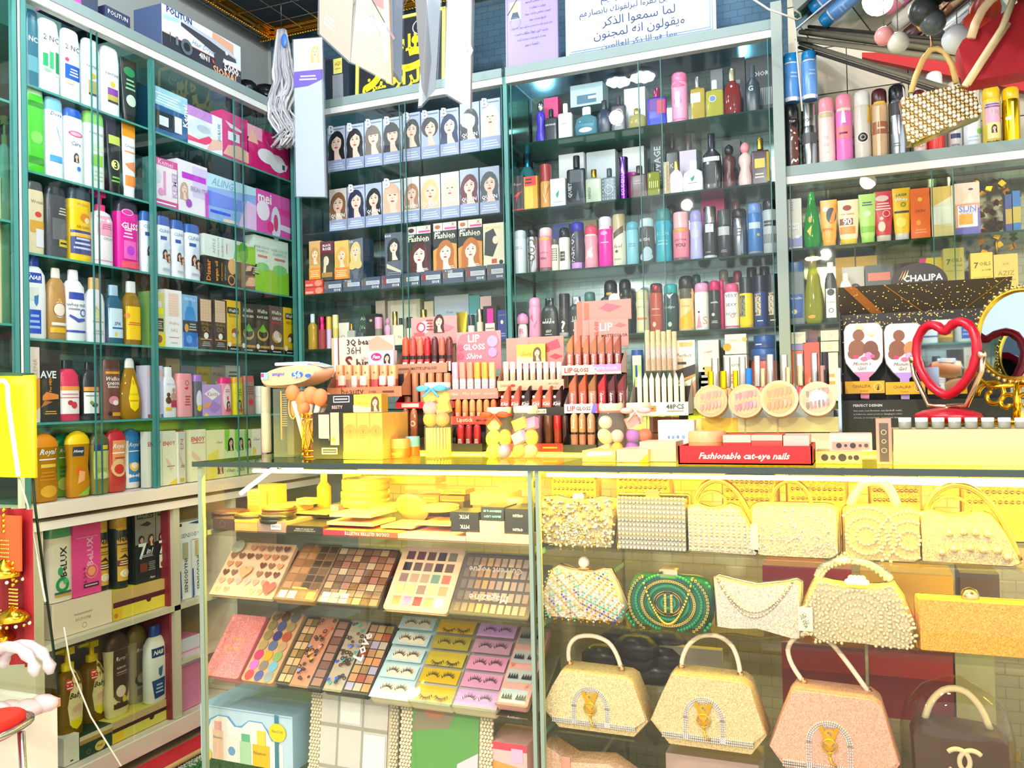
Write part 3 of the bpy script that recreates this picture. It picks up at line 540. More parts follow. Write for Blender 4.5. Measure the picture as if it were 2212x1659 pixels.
row(0, LX - .025, 1.412, [
 ('sham', 57, 108, 550, 'f6f6f4', '2348b0', 'white lotion bottle with a blue oval badge', 'r .08 .66 .68 .78 2a4ab0;bi .38 .72 .5 fff NAB;r .08 .45 .5 .6 e8e6dc;q 3d7fc0 .3,.5 .5,.52 .48,.42 .4,.38 .32,.42;r .05 .06 .6 .34 2353c8;l .1 .1 .55 .3 a8c4f4 3'),
 ('sham', 107, 150, 579, 'b88a4c', 'efe4da', 'ornate gold patterned shampoo bottle', 'o .5 .42 .3 .4 f2e4d0;o .5 .55 .1 .1 e0a838;r .05 .1 .95 .17 e8b42a;c .5 .42 .34 .03 7a5228;r .1 .2 .9 .24 f0e8dc'),
 ('sham', 143, 193, 583, 'f4f4fa', 'fbf6f8', 'white whey protein lotion bottle with navy label', 'r .02 .58 .98 .68 2f4aa8;t .5 .5 .9 446 whey milk;l .1 .42 .6 .47 99a 1;c .75 .4 .16 .05 4a6ac0;q 4a5ab8 0,.36 .5,.26 1,.3 1,.33 .5,.3 0,.39;r .02 .12 .98 .15 3a4ab0'),
 ('sauce', 190, 234, 600, 'f0eef4', 'e0b070', 'white body serum bottle with gold cap', 't .5 .5 .3 e0c070 N;o .5 .42 .2 .2 f4e0b0;l .2 .3 .8 .34 c8b080 1;l .2 .12 .8 .2 ccc 2'),
 ('sauce', 234, 272, 616, 'g:4a88a8', 'a8c8dc', 'clear blue toner bottle', 'r .04 .1 .96 .6 cfe2ee;bi .5 .34 .4 2a5a90 SPA;r .2 .25 .9 .28 2a6ab0;o .4 .16 .1 .1 f0c850'),
 ('sauce', 272, 311, 608, 'g:c89a2c', 'dfe0e0', 'yellow labelled body oil bottle with clear cap', 'r .04 .08 .96 .6 f8c814;o .1 .45 .1 .14 e8902c;l .1 .3 .9 .36 d8502c 2'),
 ('box', 322, 356, 631, 'd6d27a', '', 'olive and yellow hair mask box', 'r .2 .72 .8 .84 e8e6dc;r .1 .6 .9 .7 f0e81c;r .1 .28 .9 .52 4a3c30;l .15 .32 .85 .48 ccb 4;q f0d81c 0,0 1,0 1,.24 0,.24;o .6 .14 .2 .2 a06028', {'d': .05}),
 ('box', 357, 393, 627, 'f6f4f4', '', 'white hair oil box with a pink honeycomb window', 'r .2 .54 .8 .94 eec6b0;g .2 .54 .8 .94 5 9 .12 f7dccc;t .5 .42 .6 c8a890 Wellice;t .5 .3 .4 d8b888 ARG;r .2 .17 .8 .18 d86a6a;l .3 .06 .7 .1 ccc 1', {'d': .05}),
 ('box', 394, 427, 638, '7fb4e0', '', 'sky blue serum box printed with a bottle', 't .5 .92 .7 dfeefa Wellice;q 3f8fd4 .3,.78 .7,.78 .85,.62 .85,.48 .15,.48 .15,.62;r .4 .78 .6 .9 5a9cd8;r .02 .3 .98 .52 3a3a3c;o .25 .38 .13 .2 e0a050;l .4 .33 .9 .48 bbb 3;r .05 .04 .95 .3 2f6fc8;o .4 .17 .2 .2 5aa0e8', {'d': .05}),
 ('box', 429, 460, 645, '3a2f28', '', 'black hair oil box with tan lattice, left of a pair', 'r .12 .55 .88 .98 d6b08c;g .12 .55 .88 .98 4 8 .1 e2c0a0;t .5 .5 .7 b08a40 Wellice;t .5 .4 .5 b08a40 OIL;o .5 .27 .16 .16 f2eee6;r .1 .19 .9 .21 d8902c;l .2 .06 .8 .16 bbb 3', {'d': .05, 'g': 'black hair oil boxes with tan lattice'}),
 ('box', 461, 490, 648, '3a2f28', '', 'black hair oil box with tan lattice, right of a pair', 'r .12 .55 .88 .98 d6b08c;g .12 .55 .88 .98 4 8 .1 e2c0a0;t .5 .5 .7 b08a40 Wellice;t .5 .4 .5 b08a40 OIL;o .5 .27 .16 .16 f2eee6;r .1 .19 .9 .21 d8902c;l .2 .06 .8 .16 bbb 3', {'d': .05, 'g': 'black hair oil boxes with tan lattice'}),
 ('box', 491, 520, 650, 'f2c41c', '', 'yellow argan oil box next to the black seed boxes', W2 + 'r .0 .74 .85 .86 2c2620;bi .45 .8 .7 e8e0c8 Wellice;t .45 .7 .7 8a6a10 Essence;o .55 .38 .26 .2 a8583a;o .45 .32 .14 .12 f4e0c0', {'d': .05}),
 ('box', 521, 551, 656, '3c332c', '', 'dark brown black-seed oil box, first of two', W2 + 'bi .5 .86 .7 e8e0c8 Wellice;b .5 .74 .8 f0ece4 BLACK SEED;o .5 .38 .4 .3 c8a83a;o .5 .4 .32 .22 2a2420;q 6fb83a .2,.45 .5,.6 .8,.45 .5,.42', {'d': .05}),
 ('box', 552, 582, 659, '3c332c', '', 'dark brown black-seed oil box, second of two', W2 + 'bi .5 .86 .7 e8e0c8 Wellice;b .5 .74 .8 f0ece4 BLACK SEED;o .5 .38 .4 .3 c8a83a;o .5 .4 .32 .22 2a2420;q 6fb83a .2,.45 .5,.6 .8,.45 .5,.42', {'d': .05}),
 ('box', 583, 612, 662, '6a5246', '', 'brown hair oil box printed with garlic', W2 + 'bi .5 .86 .7 e8e0c8 Wellice;b .5 .74 .7 f0e0e0 GARLIC;b .5 .65 .7 c84a5a GARLIC;o .5 .35 .38 .28 c8a040;o .45 .38 .22 .24 e8d0d0;o .65 .3 .15 .12 f4ece4', {'d': .05}),
 ('box', 613, 642, 666, 'f4c41a', '', 'yellow argan oil box in the corner', W2 + 'r .12 .76 .88 .88 2c2620;bi .5 .82 .65 e8e0c8 Wellice;t .5 .68 .7 8a6a10 ARGAN;o .55 .36 .28 .22 7a3c28;o .4 .32 .12 .12 f4e0c0', {'d': .05}),
], 'on the left case fourth shelf', 'products on the left case fourth shelf')
row(0, LX - .025, 1.16, [
 ('box', 62, 86, 750, 'f3e2d2', '', 'cream and orange slim box beside the post', 'q f0a03c .1,.1 1,.2 1,.6 .4,.55 .1,.4;q f4d8b8 .1,.1 1,.05 1,.2;T .6 .7 .3 d8b898 CILENA', {'d': .04}),
 ('box', 87, 130, 757, '35302c', '', 'black mens cream box with orange spray picture', 'b .4 .66 .8 f4f4f4 AVE;B .5 .52 .2 f4a01c For MEN;q e88a3c .1,.3 .9,.32 .9,.38 .3,.42 .1,.36;q b8703a 0,.2 .6,.28 .2,.3;l .2 .1 .8 .16 e0a850 2', {'d': .05}),
 ('sham', 129, 181, 778, 'e23a5e', '2a2a2c', 'pinkish red pomegranate shampoo bottle', 'r .05 .5 .95 .57 f0a04a;r .04 .12 .86 .5 f8ece8;o .6 .26 .14 .14 d8404a;o .42 .3 .12 .1 c83a4c;l .1 .42 .8 .46 c88 1;r .04 .38 .86 .39 b02a4c'),
 ('sham', 181, 221, 782, '2f2d30', '1b1b1c', 'black olive shampoo bottle with white label', 'r .04 .5 .96 .57 f0a04a;r .04 .12 .96 .48 f4f2ee;o .6 .26 .2 .12 4a4a3a;o .4 .3 .12 .1 8aa060;l .1 .4 .8 .44 888 1'),
 ('flat', 224, 266, 777, '7a4638', '5a3228', 'brown onion shampoo bottle with flip cap', 'r .1 .76 .9 .8 f0a01c;bi .5 .68 .75 f2e6dc Wellice;b .5 .6 .7 fff ONION;b .5 .55 .6 f2e6dc Essence;o .5 .32 .28 .2 e88a9c;o .6 .28 .16 .12 f6e4dc;o .28 .1 .1 .1 2a2020;r .4 .06 .9 .12 e8a02c'),
 ('drop', 264, 317, 774, 'g:d8a020', 'e8e4de', 'golden teardrop baby oil bottle with white cap', 'q ffe000 .5,.72 .66,.5 .74,.33 .68,.18 .5,.12 .32,.18 .26,.33 .34,.5;o .5 .6 .05 .09 f0a020;ti .5 .4 .5 caa020 Johnson;r .3 .29 .7 .31 f08a20'),
 ('box', 318, 352, 790, 'dcd6ee', '', 'lilac gift box with a cup picture', 'r 0 .78 1 .92 f0c4c8;r .15 .1 .85 .7 c9c4e6;c .5 .42 .2 .04 4a4a5a;g 0 0 1 .08 6 1 .1 c84a4a,e0b050,5a6ab0', {'d': .05}),
 ('sauce', 353, 387, 793, 'f6f4f6', 'fbfbfd', 'white baby lotion bottle with teddy bears', 'i .5 .66 .6 b0a0b0 little one;o .3 .34 .18 .2 6a3c2a;o .3 .45 .12 .12 6a3c2a;o .65 .42 .2 .22 c8a080;o .65 .54 .12 .12 c8a080;r .45 .2 .9 .34 c83a5c;r .1 .14 .5 .2 f0c82c'),
 ('flat', 385, 423, 807, 'f8a8ac', 'f89a9e', 'salmon pink baby lotion bottle', 'c .5 .78 .12 .03 a04a4a;q e02a6a .3,.66 .6,.7 .5,.62;l .35 .25 .7 .5 c84a5a 4', {'n': 'lotion_bottle'}),
 ('flat', 421, 440, 810, '6a6672', 'b07ad8', 'grey baby bottle with a purple cap', 'o .5 .4 .36 .9 e8e6f4;o .5 .2 .3 .3 f0d82c'),
 ('box', 439, 478, 831, 'c9a4e4', '', 'lilac soap box with white diamond', 'q fbf8fc .5,.9 .95,.7 .5,.5 .05,.7;i .5 .7 .6 d8567c Kavita;q f0a868 0,.35 .3,.45 .45,.35 .2,.25 0,.25;q f8d46c 0,0 .3,.0 .15,.12;q b68ad8 .5,.5 1,.3 .6,.1 .3,.2', {'d': .05}),
 ('flat', 478, 505, 816, 'f29ab4', 'e8307a', 'pink round-window baby shampoo bottle', 'o .5 .45 .38 .9 f8dce4;l .3 .6 .7 .7 d8607c 2;o .5 .45 .08 .15 e83a6a;f .55 .3 .14 2a2020;o .5 .14 .24 .1 d83a5c'),
 ('flat', 505, 530, 815, 'f0dc1c', 'f0a820', 'yellow baby shampoo bottle with orange cap', 'l .3 .5 .7 .7 a09a10 3;f .45 .3 .18 4a3020;o .5 .12 .3 .1 e8502c'),
 ('flat', 528, 555, 812, 'b08a84', 'e0585a', 'brownish pink baby oil bottle with red cap', 'l .2 .5 .8 .75 8a5a54 4;o .5 .33 .2 .2 d83a44'),
 ('jar', 557, 581, 834, 'ece8dc', 'f4f2ea', 'tall off-white cream jar', 'l .2 .2 .8 .5 c8c0b0 3'),
 ('box', 359, 389, 775, 'd6be92', '', 'tan box with small black sprig', 'o .3 .85 .08 .1 2a2620;t .5 .5 .5 777 face milk', {'dy': .12, 'd': .05}),
 ('box', 391, 424, 790, '8a98a6', '', 'slate grey cream box', 'i .5 .85 .6 667 Wellice', {'dy': .12, 'd': .05}),
 ('box', 425, 455, 792, 'c2ae3c', '', 'mustard cream box', 'ti .5 .85 .7 6a5a10 Wellice;r .3 .4 .7 .7 e8e0c0', {'dy': .12, 'd': .05}),
 ('box', 456, 487, 793, 'b8ae98', '', 'taupe cream box', 'ti .5 .85 .7 6a6050 Wellice;r .3 .4 .7 .7 e8e0d0', {'dy': .12, 'd': .05}),
 ('box', 488, 519, 790, 'e8e8e4', '', 'white cream box', 'l .2 .75 .8 .9 777 2;o .2 .6 .06 .06 223', {'dy': .12, 'd': .05}),
], 'on the left case fifth shelf', 'products on the left case fifth shelf')
ROY = 'bi .5 .72 .6 e8eef8 Royal;l .2 .6 .8 .64 fff 1;'
row(0, LX - .025, .92, [
 ('dome', 73, 137, 937, 'g:f0a810', 'f0900c', 'amber orange shower gel bottle', ROY + 'r .25 .5 .8 .55 f6d050;l .2 .3 .8 .45 d88a10 3;o .5 .15 .3 .2 e8a82c', {'dy': -.01}),
 ('dome', 120, 164, 937, 'g:9cd62a', '1f9a5c', 'green and lime shower gel bottle', ROY + 'l .2 .3 .6 .5 2a7a50 3;o .4 .2 .3 .3 a8c850', {'dy': .07}),
 ('dome', 150, 204, 931, 'g:ffb80c', 'ffd20c', 'bright yellow honey shower gel bottle', 'r .15 .62 .6 .76 333a50;bi .38 .69 .4 fff Honey;o .4 .4 .12 .12 f0602c;q f8b070 .3,.2 .6,.25 .65,.38 .4,.4;q 8ac83a .3,.02 .9,.02 .9,.16', {}),
 ('dome', 200, 244, 934, '8a8430', '5e5c34', 'olive avocado shower gel bottle', 'r .1 .7 .9 .8 2a3470;r .5 .72 .8 .79 f0d010;r .1 .25 .9 .7 c6c87c;o .5 .42 .3 .28 a8b854;o .5 .3 .26 .16 e0e0a0', {}),
 ('dome', 234, 282, 927, 'c23a30', 'c41c34', 'red coffee shower gel bottle', 'r .2 .35 .85 .82 f29a5c;' + ROY + 'o .5 .38 .36 .36 f0c088;o .5 .36 .24 .2 d83a2c;l .3 .52 .8 .56 a83a2c 1', {'dy': .0}),
 ('dome', 270, 312, 926, 'f2f2f4', '3a8ad8', 'white shower gel bottle with blue cap', 'r .2 .1 .8 .85 3a88cc;' + ROY + 'o .5 .38 .28 .28 f4c050;o .5 .38 .18 .14 f4ead8', {'dy': .05}),
 ('box', 318, 350, 932, 'e6e8dc', '', 'pale green depilatory box behind the post', 'b .5 .76 .9 c8504c ENJOY;o .5 .86 .3 .08 d8e4dc;q f0c8b0 .4,.5 .8,.35 .7,.3 .3,.45;l .4 .3 .9 .33 789 1;q a0cc50 .3,.0 .9,.0 .6,.1', {'d': .03, 'g': 'depilatory cream boxes'}),
 ('box', 351, 380, 931, 'ecebcc', '', 'pale yellow depilatory box, second from the post', 'b .5 .76 .9 c8504c ENJOY;o .5 .86 .3 .08 e4e8d4;q f0c8b0 .2,.5 .6,.25 .8,.3 .4,.48;l .3 .33 .9 .36 789 1;q f0cc30 .4,.0 1,.0 1,.12', {'d': .03, 'g': 'depilatory cream boxes'}),
 ('box', 381, 402, 933, 'eceadc', '', 'pale depilatory box leaning against the yellow one', 'T .5 .76 .2 c88 EN;q f0c8b0 .1,.6 .9,.3 .8,.25 .1,.5;l .3 .3 .9 .36 789 2;r .2 .03 .8 .1 d8c020', {'d': .03, 'rz': 14, 'g': 'depilatory cream boxes'}),
 ('box', 391, 409, 929, 'f0a81c', '', 'narrow orange-yellow carton', 'r .2 .82 .8 .98 e0502c;l .2 .84 .8 .95 fff 3', {'d': .03, 'dy': .06}),
 ('box', 411, 445, 928, 'efedc4', '', 'pale yellow depilatory box standing alone', 'b .5 .8 .85 d8483c ENJOY;o .5 .9 .3 .08 f0f0dc;r .1 .73 .9 .75 d88;q f0c8b0 .1,.5 .5,.35 .8,.2 .6,.45 .1,.6;l .4 .36 .95 .38 789 1;q f4c820 .6,.0 1,.0 1,.12 .7,.1', {'d': .03, 'g': 'depilatory cream boxes'}),
 ('box', 448, 485, 929, 'f0f0b8', '', 'yellow wax strip box with a woman', 't .7 .75 .35 678 صفاء;f .75 .25 .15 4a2c20;q f0e060 0,0 .5,0 .6,.6 0,.5', {'d': .03}),
 ('box', 486, 507, 928, 'dceeb8', '', 'green wax strip box, left one with facing model', 'q 8ad03c 0,1 .5,1 .3,.5 0,.6;f .6 .72 .26 2a2020;t .5 .15 .8 567 صفاء', {'d': .03}),
 ('box', 508, 528, 928, 'dceeb8', '', 'green wax strip box, middle one with facing model', 'q 8ad03c 0,1 .5,1 .3,.5 0,.6;f .6 .72 .26 2a2020;i .5 .15 .8 567 Safa', {'d': .03}),
 ('box', 529, 544, 928, 'dceeb8', '', 'green wax strip box, right one partly covered', 'q 8ad03c 0,1 .5,1 .3,.5 0,.6;f .6 .72 .26 2a2020;t .5 .15 .8 567 صفاء', {'d': .03}),
 ('box', 545, 564, 927, 'f2efdc', '', 'cream wax strip box with a bent head', 't .5 .78 .7 567 صفاء;f .5 .28 .2 5a3a28;q f0d850 0,.4 .4,.5 .2,.6 0,.6', {'d': .03}),
 ('box', 565, 576, 926, 'f290b8', '', 'narrow pink carton', 'r .4 .1 .7 .9 f8d8e8', {'d': .03}),
], 'on the left case bottom ledge', 'products on the left case bottom ledge')
# under the ledge
LEXI = 'r .12 .1 .9 .82 d8a83a;b .5 .66 .55 2a2018 lexi;r .1 .58 .9 .6 5a3a1c;l .25 .48 .8 .54 7a5a28 2;q 2a1c10 .15,.4 .5,.46 .85,.38 .5,.42;r .1 .3 .9 .38 6a2c1c;l .2 .31 .8 .37 f0e0c0 2;o .5 .2 .3 .22 f4e2c8;c .5 .2 .16 .04 d8b890'
row(0, LX - .03, .497, [
 ('box', 112, 242, 1292, 'f6dfc8', '', 'long pale peach carton under the green-capped shampoo', 'ti .5 .4 .25 a89078 victoria;c .52 .18 .04 .006 a08868;l .35 .5 .65 .6 c8b098 1', {'d': .2}),
 ('box', 244, 379, 1262, 'f0d84a', '', 'yellow and maroon open tray box holding hair cream cartons', 'r 0 .62 1 1 d8b070;r 0 .44 1 .62 5a1c2c;o .55 .44 .04 .04 5a1c2c;q f0c020 0,0 .12,0 .14,.4 0,.4;o .04 .16 .03 .03 c88a20;r .86 .04 1 .4 3a2018;bi .93 .22 .11 e8d090 nimmis', {'d': .16}),
], 'on the cream cupboard shelf', 'cartons on the cream cupboard shelf')
zc = P(0, LX - .03, 170, 1292)[2]; zt = P(0, LX - .03, 310, 1262)[2]
row(0, LX - .04, zc, [
 ('flat', 104, 164, 1135, 'f4ead6', '5aa878', 'cream shampoo bottle with green flip cap', 'B .55 .52 .4 333 BeLUX;c .5 .22 .26 .12 2a9a58;o .42 .4 .1 .14 3aa868;o .62 .26 .1 .1 5ac07a;r .2 .1 .85 .13 3a6a6a;r .2 .07 .85 .1 d8a83a'),
 ('box', 158, 218, 1130, 'f04a98', '', 'hot pink shampoo pack', 'B .6 .6 .4 f4b8e0 BeLUX;r .1 .8 .9 .81 f8a0d0;o .65 .32 .14 .14 f8a070;c .65 .32 .22 .02 f0c060;T .4 .28 .22 7a2050 6.00.9;r .35 .1 .9 .16 4a2038;l .4 .11 .85 .15 f0c0d0 1', {'d': .04, 'n': 'shampoo_pack'}),
], 'standing on the peach carton', 'shampoos on the peach carton')
row(0, LX - .045, zt, [
 ('can', 205, 248, 1113, '1f2626', 'd0a030', 'black and gold hair serum can, left of a pair', LEXI, {'g': 'black and gold serum cans'}),
 ('can', 248, 290, 1109, '1f2626', 'd0a030', 'black and gold hair serum can, right of a pair', LEXI, {'g': 'black and gold serum cans'}),
 ('box', 292, 336, 1098, '232628', '', 'grey and black men hair colour carton, left one', 'r 0 .52 1 1 8a8884;r .1 .86 .9 .94 1c1c1c;i .5 .9 .7 b8b8b0 Wellice;q 333 .2,.78 .6,.82 .8,.78 .6,.75;f .3 .58 .13 222 d8a890 3;f .75 .58 .13 4a2a20;b .3 .43 .4 f6f6f6 7;bi .65 .42 .35 f6f6f6 in1;l .15 .34 .8 .38 ccc 2;r .15 .15 .5 .27 7a3820;l .55 .15 .9 .28 999 5;i .75 .06 .25 fff New', {'d': .05, 'g': 'men hair colour cartons'}),
 ('box', 337, 373, 1090, '232628', '', 'grey and black men hair colour carton beside the red lining', 'r 0 .52 1 1 8a8884;r .1 .86 .9 .94 1c1c1c;i .5 .9 .7 b8b8b0 Wellice;f .3 .58 .13 3a2218;f .75 .58 .13 222 d8a890 3;b .3 .43 .4 f6f6f6 7;bi .65 .42 .35 f6f6f6 in1;l .15 .34 .8 .38 ccc 2;r .1 .15 .5 .33 f0e8e0;o .3 .2 .14 .14 a04028;l .55 .15 .9 .28 999 5;i .8 .06 .25 fff New', {'d': .05, 'g': 'men hair colour cartons'}),
], 'on the maroon tray box', 'hair products on the maroon tray box')
row(0, LX - .03, .292 + .205, [], '')
row(0, LX - .03, .497, [
 ('box', 388, 413, 1170, 'eef2f6', '', 'upright white toothpaste carton, left of a pair', 'B .55 .42 .62 445 SENSODYNE;r .0 .0 .12 .5 2a4a90;r .25 .7 .75 .98 b8b09a;q 4a6ac0 0,.1 .2,.0 .1,.5', {'d': .05, 'g': 'toothpaste cartons'}),
 ('box', 415, 440, 1163, 'eef2f6', '', 'upright white toothpaste carton, right of a pair', 'B .55 .42 .62 445 SENSODYNE;r .0 .0 .12 .5 2a4a90;r .25 .7 .75 .98 c8b884;q 4a6ac0 0,.1 .2,.0 .1,.5', {'d': .05, 'g': 'toothpaste cartons'}),
], 'in the narrow cupboard bay')
zs_ = P(0, LX - .03, 414, 1167)[2]
row(0, LX - .03, zs_, [('box', 385, 446, 1125, 'eef2f6', '', 'white toothpaste carton lying across the two upright ones', 't .52 .3 .85 334 SENSODYNE;q 2a4a90 .35,.9 .7,.8 .95,1 .6,.95;r .04 .8 .12 .95 2a3a60', {'d': .05})], '')
row(0, LX - .03, .1, [
 ('box', 392, 432, 1375, 'e88ab8', '', 'pink and lilac sanitary pack', 'r 0 .82 1 1 dcd8f0;r 0 .62 1 .8 e4c8ec', {'d': .08, 'n': 'sanitary_pack'}),
 ('box', 172, 244, 1578, '1f3c30', '', 'dark green and gold carton under the baby wash', 'r 0 .8 1 1 e0cfa8;r 0 .62 1 .8 c09048;o .6 .25 .16 .12 e8c860;bi .6 .25 .2 7a5a20 lively;c .25 .2 .06 .01 a89050', {'d': .2}),
 ('box', 242, 380, 1532, 'e8d860', '', 'maroon and yellow tray box with white gap', 'r 0 .66 1 1 d8b88a;r 0 .48 1 .66 4a1a28;o .6 .48 .04 .04 4a1a28;q f0c828 0,0 .18,0 .16,.45 0,.45;r .85 .06 1 .42 4a3a28', {'d': .16}),
 ('box', 138, 171, 1590, 'f4eedc', '', 'small plain white carton', 't .5 .12 .2 333 -', {'d': .06, 'dy': -.0}),
], 'at the bottom of the cream cupboard', 'cartons at the bottom of the cream cupboard')
z1 = P(0, LX - .03, 208, 1578)[2]; z2 = P(0, LX - .03, 310, 1532)[2]
BABY = 'q fbe9a8 .56,.78 .8,.55 .88,.35 .8,.15 .55,.08 .3,.15 .22,.35 .35,.58;q f8e000 .3,.2 .84,.2 .75,.12 .55,.08 .36,.12;bi .56 .46 .55 3a3428 Baby;o .56 .29 .24 .2 f8d8a0;o .5 .31 .1 .12 f0c0a0;o .66 .32 .1 .12 f0c0a0;o .3 .6 .14 .2 e83424;l .2 .55 .4 .65 fff 3'
row(0, LX - .05, z1, [
 ('pump', 130, 193, 1400, 'g:a87c14', 'f2d400', 'golden baby wash bottle with yellow pump, left one', BABY, {'g': 'golden baby wash pump bottles'}),
 ('pump', 184, 243, 1385, 'g:a87c14', 'f2d400', 'golden baby wash bottle with yellow pump, right one', BABY, {'g': 'golden baby wash pump bottles', 'dy': .04}),
], 'in bottom cupboard')
row(0, LX - .05, z2, [
 ('dome', 234, 290, 1366, 'ecdca0', '4a3020', 'cream shower gel bottle with dark brown dome cap', 'r .2 .1 .85 .8 4a3220;bi .52 .68 .5 f4f4f4 Royal;b .52 .58 .4 e8d8b0 ALMOND;l .3 .48 .8 .54 caa 2;o .5 .27 .3 .26 6a5028;o .48 .3 .2 .2 f0dcc0;o .6 .2 .08 .12 e8c828'),
 ('dome', 281, 327, 1352, 'a89c84', '7a6a30', 'grey-olive shower gel bottle with dome cap', 'r .3 .1 .85 .8 7a6c54;bi .55 .68 .5 f4f4f4 Royal;o .52 .3 .3 .26 4a4430;o .52 .32 .2 .2 b8a880', {'dy': .04}),
 ('sham', 321, 372, 1352, 'f2f2ee', '2348b0', 'white lotion bottle with navy oval and blue cap', 'r .14 .6 .7 .72 1f3468;bi .42 .66 .45 fff NAB;q 3a6a98 .4,.45 .6,.47 .56,.36 .48,.33 .4,.38;q 1f3c7c .12,.3 .7,.32 .66,.08 .22,.06;l .25 .12 .6 .26 a8c8f0 3', {'dy': -.02}),
], 'in bottom cupboard')
# boxes standing on top of the left case
zr = 2.455
row(0, LX + .005, zr, [
 ('box', 137, 211, -60, 'e03aa0', '', 'magenta and navy box', 'r .5 0 1 1 22304c', {'d': .12}),
 ('box', 228, 281, 24, '22304c', '', 'small navy appliance box', 't .5 .75 .8 f0f0ff POLITUN;r .2 .3 .8 .5 2e4468', {'d': .2}),
], 'on top of the left glass case')
w_ = 'r 0 .0 1 .4 2c3440;r 0 .0 1 1 d8e4f2;q d4a488 .62,1 .9,.95 .9,.5 .7,.55 .6,.7;r 0 0 1 .36 2b323e;r 0 .36 1 .375 e89060;q 9fd4f4 .02,.78 .2,.84 .2,.76 .02,.68;q b4bec8 .22,.81 .3,.87 .6,.83 .85,.74 .95,.6 .9,.58 .55,.7;q 3a4048 .22,.72 .22,.81 .55,.74 .92,.6 .94,.52 .8,.47 .6,.5 .4,.62;q 3a4048 .62,.52 .76,.5 .74,.3 .72,.12 .62,.12 .64,.3;o .8 .64 .02 .02 d8d0e0;b .2 .93 .3 1a3478 POLITUN;ti .5 .46 .3 8a98b0 Hair Dryer;b .5 .25 .13 f4f4f8 4IN1;b .86 .27 .2 f0f0f4 5000;l .76 .21 .98 .235 c8c8d0 1;b .78 .08 .34 e8a880 SIONAL;r .08 .2 .09 .42 4a5460;r .15 .2 .18 .4 6a7480;o .28 .27 .07 .07 5a6470;o .28 .27 .04 .04 20262e;q d8404a .6,.3 .62,.28 .63,.2 .6,.22'
row(0, LX + .012, 2.47, [('box', 350, 519, 55, 'd8e4f2', '', 'large white and navy hair dryer box', w_, {'d': .13, 'side': '2a3a5c'})], 'on top of left case')
m = MB()
for i in range(26):
    a = i * 2.4; m.sphere((.05 * math.cos(a) * (i % 5) / 2.5, .05 * math.sin(a) * (i % 4) / 2, .03 + .02 * (i % 3)), .05, '14181c', 'p', 7, 5, (1.3, .9, .8))
q = P(0, LX - .1, 555, 215); o = m.build('plastic_bag', None, (LX - .12, q[1], 2.46)); tag(o, 'crumpled black plastic bag on top of case beside dryer box', 'bag')
# far left edge: a few jars in the narrow case
row(0, LX - .06, 1.45, [('low', 4, 30, 400, 'efe6c8', 'f4f0e4', 'cream bottle at the far left edge', ''), ('box', -20, 3, 380, 'e8d8a0', '', 'beige carton at the far left edge', '')], 'in the narrow case')
row(0, LX - .06, 1.75, [('pump', 2, 32, 250, 'e8e4d8', 'e8b860', 'cream pump bottle at the far left edge', '')], 'in the narrow case')

# ================================================================== BACK WALL: hair dye boxes, perfumes, body sprays
HD = 'r 0 0 1 .26 9aa4c8;l .08 .05 .92 .2 d0d6ec 3;'
HT = 'b .25 .94 .3 f6f6fa B;l .4 .925 .95 .95 667 1;'
QN = 'b .5 .35 .8 f8f8fc QUEEN;t .3 .28 .3 f4f4f8 ملكة;'
def dye(x0, x1, yt, hair, sty, look, q=0, bg='b4bcd4', o=None):
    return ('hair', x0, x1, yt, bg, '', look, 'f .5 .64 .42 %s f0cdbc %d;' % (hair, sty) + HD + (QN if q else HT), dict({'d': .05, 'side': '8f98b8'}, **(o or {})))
row(1, BY + .02, 2.175, [
 dye(708, 746, 274, '16161c', 0, 'hair dye box with black curtain of hair, leftmost'),
 dye(748, 786, 268, '1c1a20', 1, 'hair dye box with sleek black side-swept hair'),
 dye(788, 826, 259, '7a6a60', 2, 'hair dye box with light brown fringe portrait'),
 dye(828, 868, 254, '322c30', 2, 'hair dye box with dark fringe portrait'),
 dye(871, 908, 244, '2a2228', 0, 'hair dye box with dark swept-back hair portrait'),
 dye(910, 949, 240, '4a3c3c', 3, 'hair dye box with brown bob in profile'),
 dye(951, 991, 235, '28305c', 1, 'hair dye box with blue-black hair portrait'),
 dye(994, 1036, 222, '3a363e', 0, 'hair dye box with long dark wavy hair', 1),
 dye(1038, 1081, 214, 'd8d4e0', 1, 'hair dye box with silvery blonde hair, rightmost'),
], 'on top dye shelf', 'hair dye boxes on the top shelf')
row(1, BY + .02, 1.925, [
 dye(712, 749, 408, '8a5a3c', 0, 'hair dye box with auburn hair portrait, leftmost', 1, 'dcd0cc'),
 dye(751, 788, 401, '252848', 1, 'hair dye box with blue-black short hair'),
 dye(790, 825, 396, '1c1c22', 0, 'hair dye box with smiling black-haired portrait', 1),
 dye(827, 870, 389, 'e8b49c', 2, 'hair dye box with pale strawberry blonde hair', 0, 'dde4f0'),
 dye(873, 906, 383, 'b88468', 0, 'hair dye box with ginger brown hair', 1, 'e4dcdc'),
 dye(909, 951, 379, 'e8c490', 1, 'hair dye box with curly golden blonde hair', 1, 'ece4e0'),
 dye(953, 992, 372, 'ecdcb8', 0, 'hair dye box with platinum blonde hair', 1, 'e4e6ea'),
 dye(994, 1034, 365, '6a2c3c', 0, 'hair dye box with dark red hair', 1),
 dye(1037, 1079, 360, '4a505c', 1, 'hair dye box with grey-black hair, rightmost', 1),
], 'on second dye shelf', 'hair dye boxes on the second shelf')
zb = 1.665
bx = []
